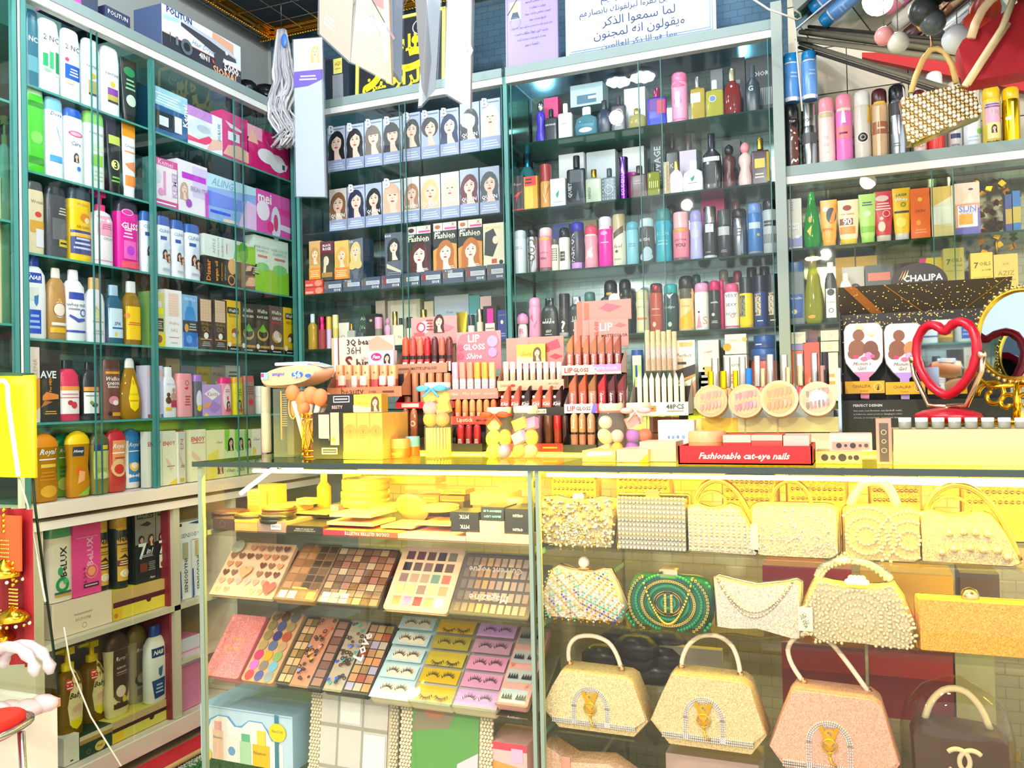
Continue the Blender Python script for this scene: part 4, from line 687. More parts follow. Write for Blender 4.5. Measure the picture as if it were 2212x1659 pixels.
for i, (a, b, fl) in enumerate(((700, 739, 1), (741, 779, 0), (780, 822, 1), (824, 866, 1), (868, 907, 1), (909, 953, 1), (956, 1002, 0), (1005, 1049, 1), (1052, 1089, 1))):
    yt = np.interp(a, [700, 1052], [607, 571])
    bx.append(('box', a, b, yt, '4a566c', '', 'grey box lying flat, ' + ('leftmost', 'second from left', 'third from left', 'fourth from left', 'fifth from left', 'sixth from left', 'third from right', 'second from right', 'rightmost')[i] + ' of the row under dye boxes',
      ('U .72 .2 .35 e8ecf0 BOSS;' if fl else 'b .3 .82 .35 e8ecf0 BOSS;') + 'r .05 .38 .95 .7 c8ccd8;' + ('r .06 .3 .26 .85 8a3a3a;' if i in (3, 5, 7) else 'r .06 .3 .26 .85 6a5a50;') + 'l .3 .45 .9 .65 99a 2', {'d': .13}))
row(1, BY + .015, zb, bx, '', 'grey hair dye boxes lying flat')
zl = zb + .048
row(1, BY + .025, zl, [
 ('hair', 668, 693, 521, 'd8a868', '', 'orange hair dye box with short blonde hair', 'f .5 .66 .36 c89458 f0d0b0 1;r 0 0 1 .3 f08a2c;l .1 .05 .9 .24 f8d8a8 4', {'z': P(1, BY + .025, 680, 604)[2], 'd': .05}),
 ('hair', 692, 721, 522, '3a3428', '', 'maroon-topped hair dye box with a hanging lock', 'r 0 .68 1 1 6a1c2c;b .5 .9 .6 f0f0f0 BLACK;b .5 .81 .6 f0f0f0 ROSE;o .45 .5 .2 .3 e8d8c0;q e0c8a8 .3,.6 .5,.6 .4,.15 .2,.15;r .1 .08 .9 .2 b08040', {'z': P(1, BY + .025, 705, 606)[2], 'd': .05}),
 ('hair', 723, 753, 520, 'e8b85c', '', 'orange hair dye box with long blonde hair', 'f .5 .62 .38 e0a850 f0d0b0 0;r 0 0 1 .3 f08a2c;l .1 .05 .9 .24 f8d8a8 4', {'z': P(1, BY + .025, 738, 603)[2], 'd': .05}),
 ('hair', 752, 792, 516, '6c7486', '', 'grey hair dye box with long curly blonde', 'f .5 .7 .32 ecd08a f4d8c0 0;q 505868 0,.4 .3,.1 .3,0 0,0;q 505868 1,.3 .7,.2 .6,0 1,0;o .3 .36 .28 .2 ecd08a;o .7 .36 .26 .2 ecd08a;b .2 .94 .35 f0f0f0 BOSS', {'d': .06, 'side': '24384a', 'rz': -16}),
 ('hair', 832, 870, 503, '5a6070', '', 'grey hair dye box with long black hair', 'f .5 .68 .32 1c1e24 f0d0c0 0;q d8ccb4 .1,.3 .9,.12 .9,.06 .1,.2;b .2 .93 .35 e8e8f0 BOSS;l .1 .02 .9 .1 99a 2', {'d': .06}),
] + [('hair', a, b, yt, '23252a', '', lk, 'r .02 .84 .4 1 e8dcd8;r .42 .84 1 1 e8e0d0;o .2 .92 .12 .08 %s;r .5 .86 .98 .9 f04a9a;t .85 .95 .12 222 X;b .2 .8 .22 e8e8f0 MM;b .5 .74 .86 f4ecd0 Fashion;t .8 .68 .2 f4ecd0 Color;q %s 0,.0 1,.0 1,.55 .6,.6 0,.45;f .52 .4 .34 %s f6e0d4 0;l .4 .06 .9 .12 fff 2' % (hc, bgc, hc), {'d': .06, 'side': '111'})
   for a, b, yt, hc, bgc, lk in ((879, 931, 489, '5a1c28', '3a2a34', 'black hair dye box with dark red hair'), (936, 987, 481, 'b86a30', 'd89a4c', 'black hair dye box with copper curls, left one'), (990, 1042, 475, 'c06c28', 'd8944c', 'black hair dye box with copper curls, right one'))]
 + [('hair', 1044, 1089, 482, 'e6dcc0', '', 'cream hair dye box with grey-black bob', 't .5 .9 .7 d8d020 BIOTANA;q 30383e .05,.3 .1,.8 .5,.88 .75,.6 .45,.25;o .6 .62 .15 .18 f0d8c4;r .0 .0 1 .2 eee4cc;o .85 .12 .1 .1 222;r .4 .1 .65 .2 c84a3a', {'d': .06}),
], 'on third dye shelf', 'hair dye boxes on the third shelf')
row(1, BY + .02, zb, [
 ('box', 659, 699, 621, 'e04a3c', '', 'small red carton at the bottom, under its twin', 'b .25 .3 .42 fbe8e0 PRIVEO;o .75 .5 .2 .15 f0907c', {'z': P(1, BY + .02, 680, 636)[2], 'd': .07, 'g': 'small red cartons'}),
 ('box', 659, 697, 605, 'e04a3c', '', 'small red carton on top, over its twin', 'b .25 .3 .42 fbe8e0 PRIVEO;o .75 .5 .2 .15 f0907c', {'z': P(1, BY + .02, 680, 620)[2], 'd': .07, 'g': 'small red cartons'}),
], 'on third dye shelf')
row(1, BY + .03, 1.43, [
 ('spray', 661, 681, 678, 'g:e8c040', 'cfe0e8', 'golden serum bottle with clear pump', ''),
 ('stick', 682, 701, 684, 'g:d85a6a', 'k:d01a50', 'pink glitter mist with magenta cap', ''),
 ('stick', 702, 714, 684, 'd0b8dc', 'd8b040', 'slim lilac mist with gold top', ''),
 ('stick', 715, 728, 680, 'd8c458', 'e8dc98', 'slim yellow mist with gold top', ''),
 ('tube', 728, 752, 697, 'e6dccc', 'c8b49c', 'cream foundation tube standing on its cap', 'c .5 .4 .2 .03 8a6a4a'),
 ('perf', 749, 766, 700, 'g:e8e4d8', 'k:d8a040', 'square bottle with gold cap', ''),
 ('perf', 768, 784, 706, '48525c', '3a444e', 'small slate perfume bottle', ''),
 ('box', 790, 813, 678, '2a2c2c', '', 'black box with tan monogram', 'o .5 .8 .15 .12 c8a888', {'d': .05, 'dy': .05}),
 ('stick', 806, 822, 685, 'g:c8c0b0', 'f2a0c4', 'clear bottle with pink cap', ''),
 ('godd', 826, 843, 687, 'e2a4cc', 'd890b8', 'lilac bear-shaped foundation bottle', ''),
 ('stick', 845, 857, 673, 'e8dcc0', 'k:d8b060', 'slim cream bottle with gold cap', ''),
 ('perf', 854, 874, 687, 'f0e8cc', '1e2022', 'ivory foundation with black cap', 't .5 .3 .4 a89060 Fit'),
 ('stick', 875, 889, 685, 'f0ece4', '2a2a2a', 'white tube with black collar', ''),
 ('stick', 905, 920, 669, 'f4f0ec', 'k:d8b060', 'white bottle with gold cap', ''),
 ('tube', 984, 1008, 674, 'k:d8b030', 'e8d8a0', 'shiny gold squeeze tube', ''),
 ('stick', 1008, 1023, 680, 'f0e6e0', '303338', 'ivory foundation with grey-black cap', ''),
 ('stick', 1027, 1042, 668, 'f0d8c8', 'k:d8b890', 'peach foundation with rose gold cap', ''),
 ('box', 1044, 1073, 661, '1e1418', '', 'black window box framing a foundation', 'r .15 .04 .85 .5 f0d8d4;r .3 .5 .75 .92 f01aa0;l .2 .3 .8 .4 a88 1', {'d': .04}),
 ('box', 1075, 1096, 670, '28348c', '', 'navy box with cream logo', 't .5 .84 .7 c8a8a0 evecolor;o .45 .6 .15 .2 e8d8b8;l .2 .1 .8 .25 99c 2', {'d': .04}),
 ('box', 939, 1013, 638, 'a8b0be', '', 'long grey palette box lying on the stacked boxes', 'ti .45 .65 .2 445 Dewy;ti .5 .3 .3 445 Spring', {'dy': .1, 'd': .05}),
 ('box', 1014, 1037, 638, '4a9aa0', '', 'teal carton beside the grey palette box', 't .5 .6 .8 e0f0f0 BB CREAM', {'dy': .1, 'd': .05}),
 ('box', 1038, 1062, 640, 'f0c0c0', '', 'pale pink carton near the perfume case', 'l .3 .2 .7 .8 c86 3', {'dy': .1, 'd': .05}),
 ('box', 1063, 1094, 640, '2a2424', '', 'dark mascara carton near the post', 'ti .5 .5 .8 e0d0b0 Macroracoo', {'dy': .1, 'd': .05}),
 ('box', 775, 802, 660, '3c5848', '', 'dark green carton with aloe lettering', 't .5 .7 .7 e0e8e0 Aloe;t .5 .5 .7 e0e8e0 Vera', {'dy': .12, 'd': .05}),
 ('box', 812, 832, 650, 'd8c8b8', '', 'beige carton with two digit number', 'b .5 .7 .7 6a5a4a 24K', {'dy': .12, 'd': .05}),
 ('box', 838, 908, 648, 'cfc4b0', '', 'wide beige gift set box', 'r .1 .1 .9 .9 e4dccc;o .5 .5 .2 .14 b8a898;r .2 .3 .35 .7 c8d4dc', {'dy': .12, 'd': .05}),
 ('box', 917, 937, 651, 'd8c8ac', '', 'tan carton with round mark', 'o .5 .6 .2 .2 7a6a50', {'dy': .12, 'd': .05}),
], 'on fourth dye-case shelf', 'foundations and mists on the fourth shelf')

# --- perfume case
row(1, BY + .03, 2.18, [
 ('godd', 1154, 1177, 217, '4a30c8', 'k:b8c0c8', 'violet figure-shaped perfume with silver ball cap', ''),
 ('box', 1176, 1206, 211, 'd82a78', '', 'magenta perfume box', '', {'dy': .06}),
 ('perf', 1175, 1203, 235, '262a34', '14161c', 'black square perfume bottle', 'b .5 .5 .8 d8dce0 SAUVAGE'),
 ('perf', 1205, 1235, 223, 'e2e6ea', 'f4f2f2', 'white square perfume with white cap', 'r .15 .12 .8 .6 f8f6f8;l .3 .4 .7 .45 99a 1'),
 ('perr', 1238, 1290, 228, 'g:7ab8cc', 'd8ecf4', 'pale blue round-shouldered perfume', 'r .0 .3 1 .4 4a90a8;o .5 .2 .28 .1 e8f8fa'),
 ('box', 1232, 1302, 181, 'b4d4e4', '', 'silver-blue perfume box', 'r .2 .1 .8 .5 3a6a84;l .55 .2 .8 .8 c8e4ee 2', {'z': P(1, BY + .1, 1267, 228)[2], 'dy': .07, 'd': .08}),
 ('perr', 1287, 1319, 215, '303a52', '161a22', 'dark blue round perfume with black cap', ''),
 ('perf', 1320, 1351, 206, '4a4450', '22242a', 'smoky ornate perfume with monogram', 'c .5 .5 .3 .04 c8b8a8;c .5 .5 .14 .04 c8b8a8;l .3 .12 .7 .25 d8c8b8 2'),
 ('box', 1349, 1394, 190, 'eef4f6', '', 'large white perfume box', '', {'dy': .07, 'd': .06}),
 ('perr', 1355, 1394, 232, 'g:d8cc90', 'k:e0c060', 'clear gold low perfume bottle', ''),
 ('perf', 1397, 1438, 188, '3a2ac8', 'k:e03a7a', 'violet to blue tapered perfume with pink top', 'r .0 .4 1 .7 6a20a0;r .55 .3 1 .65 e8205a;r .0 .0 1 .2 1a30e0'),
 ('can', 1447, 1483, 153, 'f0a0c8', 'f07aa8', 'pink spray can with ribbon-shaped cap', 'c .45 .42 .24 .04 d070a8;r .28 .3 .6 .6 f4bcd8;r .02 .06 .98 .08 e070a8;q f06a98 .1,.72 .5,.8 .9,.72 .5,.68'),
 ('perf', 1491, 1522, 165, 'g:e0c860', 'k:d8dce0', 'gold-tinted perfume with silver cap', 'r .02 .4 .7 .62 f0ece8'),
 ('perf', 1524, 1562, 172, 'g:dcd460', 'e4e8ec', 'lemon perfume with blue disc', 'o .4 .5 .2 .2 5a78b8;c .4 .5 .2 .03 f0f4f8'),
 ('perr', 1562, 1600, 146, 'g:a83a38', 'k:d8c8a0', 'red amber perfume with tall stopper', ''),
 ('perr', 1608, 1642, 139, '22303c', '2a3c4a', 'black tapered perfume bottle', 'b .4 .5 .3 c8d0d8 G'),
 ('box', 1580, 1610, 125, '2a2e34', '', 'black perfume box at the back', 'l .3 .3 .7 .7 889 3', {'dy': .1}),
 ('box', 1612, 1668, 122, '262a30', '', 'black and white striped perfume box', 'g .4 0 1 .7 9 1 .3 c8ccd0;b .6 .72 .6 c8c8d0 DIOR', {'dy': .09}),
 ('box', 1536, 1562, 150, '6a7078', '', 'grey perfume box at the back', '', {'dy': .1}),
], 'on top perfume shelf', 'perfumes on the top shelf')
row(1, BY + .03, 1.925, [
 ('box', 1106, 1131, 380, '30262c', '', 'black gift box tied with red bow', 'q e83040 .1,.4 .5,.52 .5,.42;q e83040 .9,.55 .5,.52 .5,.42;q e83040 .4,.45 .3,.2 .5,.4;r 0 0 1 .06 d02838;ti .5 .75 .7 d8a8a8 Royal', {'d': .04}),
 ('box', 1132, 1161, 381, 'd8a030', '', 'amber and red window perfume box', 'r .05 .72 .9 1 e83a3c;l .1 .76 .6 .96 222 2;r .1 .05 .7 .68 e8b840', {'d': .04}),
 ('spray', 1117, 1152, 325, 'g:4aa0a8', 'k:2a88b8', 'teal round perfume with blue ball', '', {'dy': .09}),
 ('jar', 1163, 1188, 354, 'd89a58', 'a83a40', 'jar of incense sticks with red lid', 'q f0c890 .1,.1 .3,.6 .35,.55;q f0c890 .5,.1 .7,.6 .75,.5;q f0c890 .2,.5 .6,.1 .7,.15;q b87838 .4,.1 .9,.55 .95,.5'),
 ('box', 1189, 1221, 386, 'e8eef0', '', 'white perfume box with green horse emblem', 'q 2a9a78 .35,.45 .6,.6 .55,.4 .45,.3;l .2 .15 .8 .2 5ab898 1', {'d': .05}),
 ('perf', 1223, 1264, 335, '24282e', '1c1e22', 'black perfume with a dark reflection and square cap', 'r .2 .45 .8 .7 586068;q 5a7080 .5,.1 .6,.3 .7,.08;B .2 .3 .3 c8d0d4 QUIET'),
 ('perf', 1264, 1299, 365, 'b8c0a8', 'k:d8a838', 'sage flat perfume with gold cap', 'B .25 .3 .35 5a6450 KENZO'),
 ('perf', 1299, 1331, 363, '687884', '4a5058', 'patterned round-cap perfume', 'c .5 .35 .3 .04 e8ecf0;o .5 .35 .2 .2 8a98a8;g .02 .02 .98 .68 6 6 .3 c8d0d8,9aa8b8', {}),
 ('stick', 1335, 1355, 338, 'k:8a30c8', 'k:b07ae0', 'tall purple metallic perfume tube', 'B .5 .35 .5 d8c0f0 SCUDERIA'),
 ('box', 1352, 1372, 372, 'd020a8', '', 'magenta perfume box', '', {'dy': .05}),
 ('perf', 1360, 1399, 357, '5a3038', '3c2a2e', 'dark maroon square perfume', 'l .25 .4 .7 .55 c8a0a0 2'),
 ('perf', 1398, 1425, 352, 'g:c8c850', '2a2c30', 'yellow-green ribbed perfume with black cap', 'g .1 .1 .9 .6 5 1 .3 e8e8a0'),
 ('box', 1433, 1446, 350, 'd0b898', '', 'slim rose gold box', 'g 0 .1 1 .9 2 6 .1 e0c8a8,c0a078'),
 ('perr', 1444, 1475, 347, 'f2f0f0', 'k:e0b850', 'white perfume with gold cap', 'o .5 .35 .16 .16 e4e0dc'),
 ('perr', 1472, 1520, 344, 'f4f4f6', 'e8eaee', 'wide white perfume with green horse emblem', 'q 1a9068 .4,.42 .6,.5 .55,.36 .45,.32;l .3 .25 .7 .29 889 1', {}),
 ('box', 1469, 1505, 325, 'd4c4dc', '', 'pale violet perfume box', '', {'dy': .07}),
 ('perr', 1514, 1558, 286, 'k:5a5c60', 'k:22242a', 'black and chrome trophy-shaped perfume', 'r .1 .5 .9 .58 d8d8d8;r .25 .1 .7 .45 222'),
 ('godd', 1558, 1590, 310, '5a3032', '1a1a1c', 'brown figure-shaped perfume with black ball', ''),
 ('godd', 1592, 1625, 305, 'e8c8c4', 'f0909c', 'frosted figure-shaped perfume with pink ball', 'q f0a0a8 .8,.2 .95,.5 .85,.5'),
 ('perf', 1622, 1662, 297, '4a2c34', 'k:d8a830', 'maroon and gold boxed perfume', 'r .2 .35 .75 .55 e8c040;r .85 .05 1 .68 d8b030;l .2 .12 .7 .25 f0e0d0 2'),
 ('box', 1208, 1262, 332, 'e0e0e4', '', 'wide white carton behind the black perfume', '', {'dy': .1}),
 ('box', 1268, 1330, 326, 'd8e0e8', '', 'white flat carton at the back', 'l .2 .2 .8 .6 eef 2', {'dy': .12}),
 ('box', 1346, 1392, 318, 'e4e4e8', '', 'white square carton at the back', '', {'dy': .12}),
 ('box', 1406, 1430, 296, '26282e', '', 'black carton with vertical lettering', 'B .6 .55 .6 c8c8d0 SAUVAGE', {'dy': .09}),
 ('perf', 1437, 1466, 283, '2e3034', '16181c', 'black perfume standing behind, with K emblem', 't .5 .5 .3 d8d8dc K', {'dy': .11}),
 ('perf', 1466, 1508, 290, '5a4854', '4a4048', 'plum glass perfume standing at the back', 'b .5 .3 .6 c8b8c8 MISS', {'dy': .11}),
 ('box', 1560, 1600, 303, '2c2e34', '', 'dark carton behind the figure perfumes', '', {'dy': .1}),
], 'on second perfume shelf', 'perfumes on the second shelf')
row(1, BY + .03, 1.682, [
 ('can', 1106, 1134, 496, 'dce6f2', 'd0dce8', 'pale ice-blue spray can at left end', 'l .2 .55 .8 .62 9ab 2', {}),
 ('can', 1134, 1160, 492, 'k:c0c4c8', 'k:2a2c30', 'silver spray can with black cap', 'o .3 .42 .12 .12 222;B .5 .5 .5 555 OUD;q 333 .5,.1 .7,.3 .6,.35'),
 ('can', 1160, 1190, 490, 'f48aa4', 'f8c4cc', 'pink spray can with gold-ringed cap, left one', 'r .02 .7 .98 .76 e0b040;ti .45 .42 .6 3a3038 JUST FOR;b .4 .3 .5 3a3038 YOU;r .02 .0 .98 .1 7a6068'),
 ('can', 1189, 1205, 514, 'ece4d0', '5a5048', 'small cream can with dotted pattern', 'g .1 .3 .9 .7 3 6 .2 5a5048'),
 ('wave', 1203, 1229, 490, 'f2efe6', 'k:2e3238', 'ivory curved spray with black label', 'r .2 .22 .65 .44 3a3436;l .25 .26 .6 .4 b8a888 2'),
 ('can', 1229, 1259, 478, '3a3448', '2a28b0', 'black FASHION-lettered can with violet-blue cap', 'B .2 .45 .6 e8e4f0 FASHION;r .02 .02 .98 .14 c890e0'),
 ('wave', 1258, 1289, 485, 'f4a0b0', 'f04a68', 'pink curved spray with embossed flowers', 'q f8c8d0 .2,.2 .6,.3 .7,.5 .3,.4;o .6 .3 .14 .2 f8c8d0;r .1 .74 .9 .78 e8e8e8'),
 ('can', 1289, 1320, 466, 'f01aa8', 'e8e0ec', 'magenta spray can with white collar', 'o .5 .66 .26 .14 f6a0dc;r .02 .74 .98 .8 f4d8ec;l .25 .46 .8 .5 fbd0f0 1'),
 ('canl', 1319, 1350, 462, 'e6e0cc', 'c8b48c', 'beige spray can with brown shoulder band', 'q 6a5848 .02,.5 .98,.66 .98,.8 .02,.62;ti .5 .38 .6 8a7858 feel;o .4 .28 .12 .1 6a5848;l .2 .1 .7 .16 aa9 1'),
 ('can', 1350, 1378, 477, '8cd0e4', '6ab4cc', 'light aqua spray can', 'l .2 .4 .8 .5 6ab 2'),
 ('can', 1378, 1411, 469, '4a4444', 'd8e8f4', 'dark brown can with pale blue feather print', 'b .4 .52 .7 e8e8ec RUSH;o .5 .15 .44 .3 c4d8f0;o .6 .25 .3 .35 c4d8f0'),
 ('wave', 1411, 1449, 447, '28b4d0', '3a8a90', 'turquoise curved spray with darker cap', 'b .5 .52 .7 8adcec RUSH;l .2 .3 .8 .42 8adcec 2'),
 ('canl', 1450, 1487, 457, 'f2869c', 'f6b8bc', 'pink spray can with gold-ringed cap, right one', 'r .02 .6 .98 .66 d8a838;ti .5 .42 .7 3a3038 JUST FOR;b .5 .32 .6 3a3038 YOU;r .02 .0 .98 .07 7a6068'),
 ('wave', 1487, 1517, 452, 'b8b8ec', 'a49cdc', 'lilac curved spray with oval medallion', 'c .45 .52 .36 .03 e8d890;o .45 .52 .3 .4 c8c8f2'),
 ('canl', 1517, 1547, 445, '34363a', 'k:a8acb0', 'black spray can with silver Z badge', 'r .2 .5 .8 .66 eceef0;b .5 .58 .5 222 Z;r .02 .0 .98 .06 d0d0d0;t .4 .12 .4 ccc OPEX'),
 ('canl', 1547, 1579, 452, '32343c', '45474c', 'black spray can with silver shoulder', 'r .02 .46 .98 .64 c0c4c8;l .3 .1 .7 .16 b8a0a0 2'),
 ('can', 1579, 1612, 449, 'k:8c9098', '1e2024', 'steel grey spray can with black dome cap', 'l .2 .4 .7 .6 667 3'),
 ('can', 1613, 1646, 437, '3a78c0', '7a9ad8', 'blue spray can with gold dot', 'r .02 .5 .98 .62 c8d8e8;o .75 .38 .1 .1 d8b860;r .02 .04 .98 .06 c8a860'),
 ('can', 1646, 1679, 428, 'b8bcc0', '14161a', 'grey striped spray can with black cap', 'g .05 .05 .95 .5 9 1 .32 33363a;r .02 .5 .98 .6 3a3c40;b .4 .55 .6 b8bcc0 sandalio'),
 ('box', 1516, 1566, 430, 'e02878', '', 'magenta carton on the back row', '', {'dy': .14}),
 ('can', 1438, 1462, 440, '2c2c30', '1a1a1c', 'black can in the back row', '', {'dy': .12}),
 ('can', 1580, 1600, 432, '5a5058', '8a5a60', 'plum capped can in the back row', '', {'dy': .12}),
 ('box', 1194, 1230, 484, '3048a0', '', 'navy carton in the back row', '', {'dy': .14}),
 ('box', 1262, 1290, 476, 'b8a878', '', 'tan framed carton in the back row', 'r .15 .1 .85 .9 8a7a60', {'dy': .14}),
], 'on third perfume shelf', 'body sprays on the third shelf')
row(1, BY + .03, 1.43, [
 ('roll', 1113, 1138, 676, 'f2e8ee', 'f0a0d4', 'white roll-on with pink dome cap', 'r .3 .1 .7 .4 f4b0cc;t .5 .3 .3 d84a8a B'),
 ('wave', 1137, 1166, 642, 'f4a0cc', 'f4a8d0', 'pink curved spray with slanted top', 'q d870a0 .2,.5 .4,.6 .5,.4;q d870a0 .5,.3 .8,.45 .6,.2'),
 ('sauce', 1166, 1203, 644, '2e3030', 'k:3c3e40', 'black flask body spray', 't .5 .44 .35 f0f0f0 113;b .5 .38 .7 f0f0f0 MARQUE;bi .5 .16 .3 f0f0f0 GO;l .3 .06 .7 .1 ccc 1', {'g': 'black flask body sprays'}),
 ('canl', 1203, 1229, 634, '2e2c2c', '1c1c1e', 'black spray can with white question mark', 'b .5 .24 .35 f6f6f6 ?;r .02 0 .98 .1 a8a8ac;c .4 .55 .2 .02 8a7a6a'),
 ('sauce', 1225, 1261, 641, '2c2e30', 'k:b8bcc0', 'black flask body spray with ribbed steel cap', 't .5 .46 .35 e8e8e8 111;l .25 .36 .75 .42 ddd 2;bi .5 .16 .3 eee GO', {}),
 ('can', 1259, 1284, 630, '44504c', '5a8a88', 'grey can with teal cap in the back', '', {'dy': .1}),
 ('wave', 1300, 1332, 604, '33201e', '1c1c1e', 'black can with bronze visor-like cap', 'r .02 .5 .98 .54 e04a2c;l .3 .7 .7 .8 c8a040 1', {'dy': .06}),
 ('wave', 1333, 1362, 602, '33201e', '1c1c1e', 'black can with red ring at the shoulder', 'r .02 .5 .98 .54 e04a2c;q d8c060 .2,.7 .5,.78 .6,.72', {'dy': .06}),
 ('can', 1341, 1361, 622, '3c4044', '282c30', 'dark grey slim spray can', ''),
 ('wave', 1294, 1318, 641, 'b8902c', '3a3c3a', 'gold can with black cap', ''),
 ('wave', 1370, 1400, 624, 'e4dec0', 'e8e4b8', 'cream curved spray with orange line', 'r .02 .3 .98 .35 e88a50;ti .5 .6 .6 c8b888 velvet'),
 ('can', 1401, 1430, 611, 'c84428', 'k:a03030', 'brick red spray can', 'r .02 .34 .98 .35 f0b0a0;l .2 .44 .8 .5 f0b0a0 1;o .4 .16 .14 .2 f0d0c0'),
 ('can', 1431, 1462, 612, '2c4850', '2ca8b0', 'dark teal spray can with turquoise cap', 'q d8f0f0 .2,.8 .5,.74 .8,.8 .5,.68;ti .5 .5 .7 e0e8e8 Indigo;o .5 .15 .14 .18 c8d0d0'),
 ('wave', 1462, 1498, 594, 'f8c890', '2a2826', 'cream to yellow spray with dark gold cap', 'q f8b018 .05,.05 .95,.05 .95,.4 .5,.3 .05,.2;r .02 .58 .98 .76 5a5448;ti .5 .45 .6 f0a820 Amber'),
 ('can', 1498, 1530, 610, 'f4eef4', 'f0a0d0', 'white spray can with pink lady in a gown', 'q f090b0 .15,.05 .55,.05 .35,.35;o .35 .38 .07 .07 222;t .75 .2 .3 d8a0b0 S'),
 ('can', 1531, 1554, 605, '2c3434', 'd81a70', 'black spray can with ribboned magenta cap', 'b .5 .55 .7 e8e8e8 estella;o .4 .3 .16 .16 c8d0d0;l .2 .12 .8 .18 ccc 2'),
 ('can', 1553, 1564, 604, 'e01a70', 'e01a70', 'slim magenta can peeking out', '', {'dy': .03}),
 ('can', 1563, 1595, 611, 'f8f2f4', 'f25a90', 'white spray can with large mixed lettering', 't .5 .72 .8 5a78a8 VERY;t .5 .52 .7 4a5a98 SEXY;t .5 .32 .7 4a90a8 NOW;c .6 .28 .14 .04 e86a80;r .02 .03 .98 .06 f25a90'),
 ('canl', 1595, 1626, 598, 'f8d000', '26282c', 'yellow spray can with vertical nameplate', 'r .06 .22 .46 .64 8a8470;B .27 .43 .4 222 FOOG', {'g': 'vertical nameplate spray cans'}),
 ('canl', 1627, 1656, 594, '24408c', '1c2440', 'navy blue spray can with vertical nameplate', 'r .12 .22 .56 .64 c8b8a8;B .34 .43 .4 222 FOOG;l .25 .1 .7 .14 eee 1', {'g': 'vertical nameplate spray cans'}),
 ('canl', 1656, 1683, 591, '26282c', '23252a', 'black spray can with vertical nameplate', 'r .12 .22 .56 .64 d0bca8;B .34 .43 .4 222 FOOG;l .25 .1 .7 .14 eee 1', {'g': 'vertical nameplate spray cans'}),
 ('canl', 1612, 1636, 577, '1e2226', '1c1e22', 'tall black can, left in the back row', '', {'dy': .12}),
 ('canl', 1640, 1664, 575, '1e2226', '1c1e22', 'tall black can, right in the back row', '', {'dy': .12}),
 ('can', 1552, 1574, 582, 'a8a49c', '8a8478', 'grey can in the back row', '', {'dy': .12}),
 ('can', 1583, 1604, 584, 'c8b8b0', '9a3a50', 'can with wine-red cap in the back row', '', {'dy': .12}),
 ('can', 1494, 1514, 592, '3a6a60', '2a5a50', 'dark green capped can in the back row', '', {'dy': .12}),
], 'on fourth perfume shelf', 'body sprays on the fourth shelf')
row(1, BY + .03, 1.17, [
 ('tin', 1507, 1550, 750, '2a62b4', '1f5cb8', 'large blue cream tin', ''),
 ('tin', 1362, 1388, 756, '1d50b8', '1d50b8', 'blue cream tin behind the pencil display', ''),
 ('box', 1566, 1612, 722, 'f6f0e6', '', 'white and orange vitamin cream box', 'o .1 .35 .2 .2 f8a030;o .92 .72 .12 .12 f8b860;t .5 .7 .6 f0a060 Vitamin C;l .2 .2 .6 .3 dcb 2', {'z': P(1, BY + .03, 1590, 765)[2]}),
 ('box', 1564, 1614, 767, 'f4f2ee', '', 'white box with small coral square', 'r .25 .4 .6 .6 f08a78;t .5 .8 .7 667 Derma;l .3 .45 .55 .55 fff 2', {}),
 ('tin', 1626, 1674, 724, '2048a8', '1c58b8', 'stacked blue cream tin, upper one', 'l .1 .2 .4 .4 e8f0ff 1', {'z': P(1, BY + .05, 1650, 752)[2], 'dy': .02}),
 ('tin', 1620, 1678, 753, '2048a8', '1c58b8', 'stacked blue cream tin, lower one', '', {'z': P(1, BY + .05, 1650, 780)[2], 'dy': .02}),
 ('tin', 1621, 1680, 779, 'e84a50', 'e84a50', 'red cream tin under the blue ones', '', {'dy': .02}),
 ('box', 1508, 1556, 735, '3a3632', '', 'black hair removal pouch with pale front', 'r .02 .5 .95 1 f2ece4;q e89a90 .2,.8 .7,.84 .6,.8;r .3 .45 .75 .58 d8b860;l .2 .15 .8 .25 ccc 2', {'dy': -.01, 'd': .03}),
 ('box', 1510, 1535, 780, 'e6eaf0', '', 'small white cream box', 'o .5 .82 .16 .12 d8b860;l .15 .3 .85 .7 bbc 3', {'dy': -.01}),
 ('box', 1367, 1386, 768, 'c4dc9c', '', 'pale green jar box', 'r 0 .8 1 1 f4f8f0', {}),
], 'on lowest perfume shelf', 'creams on the lowest shelf')

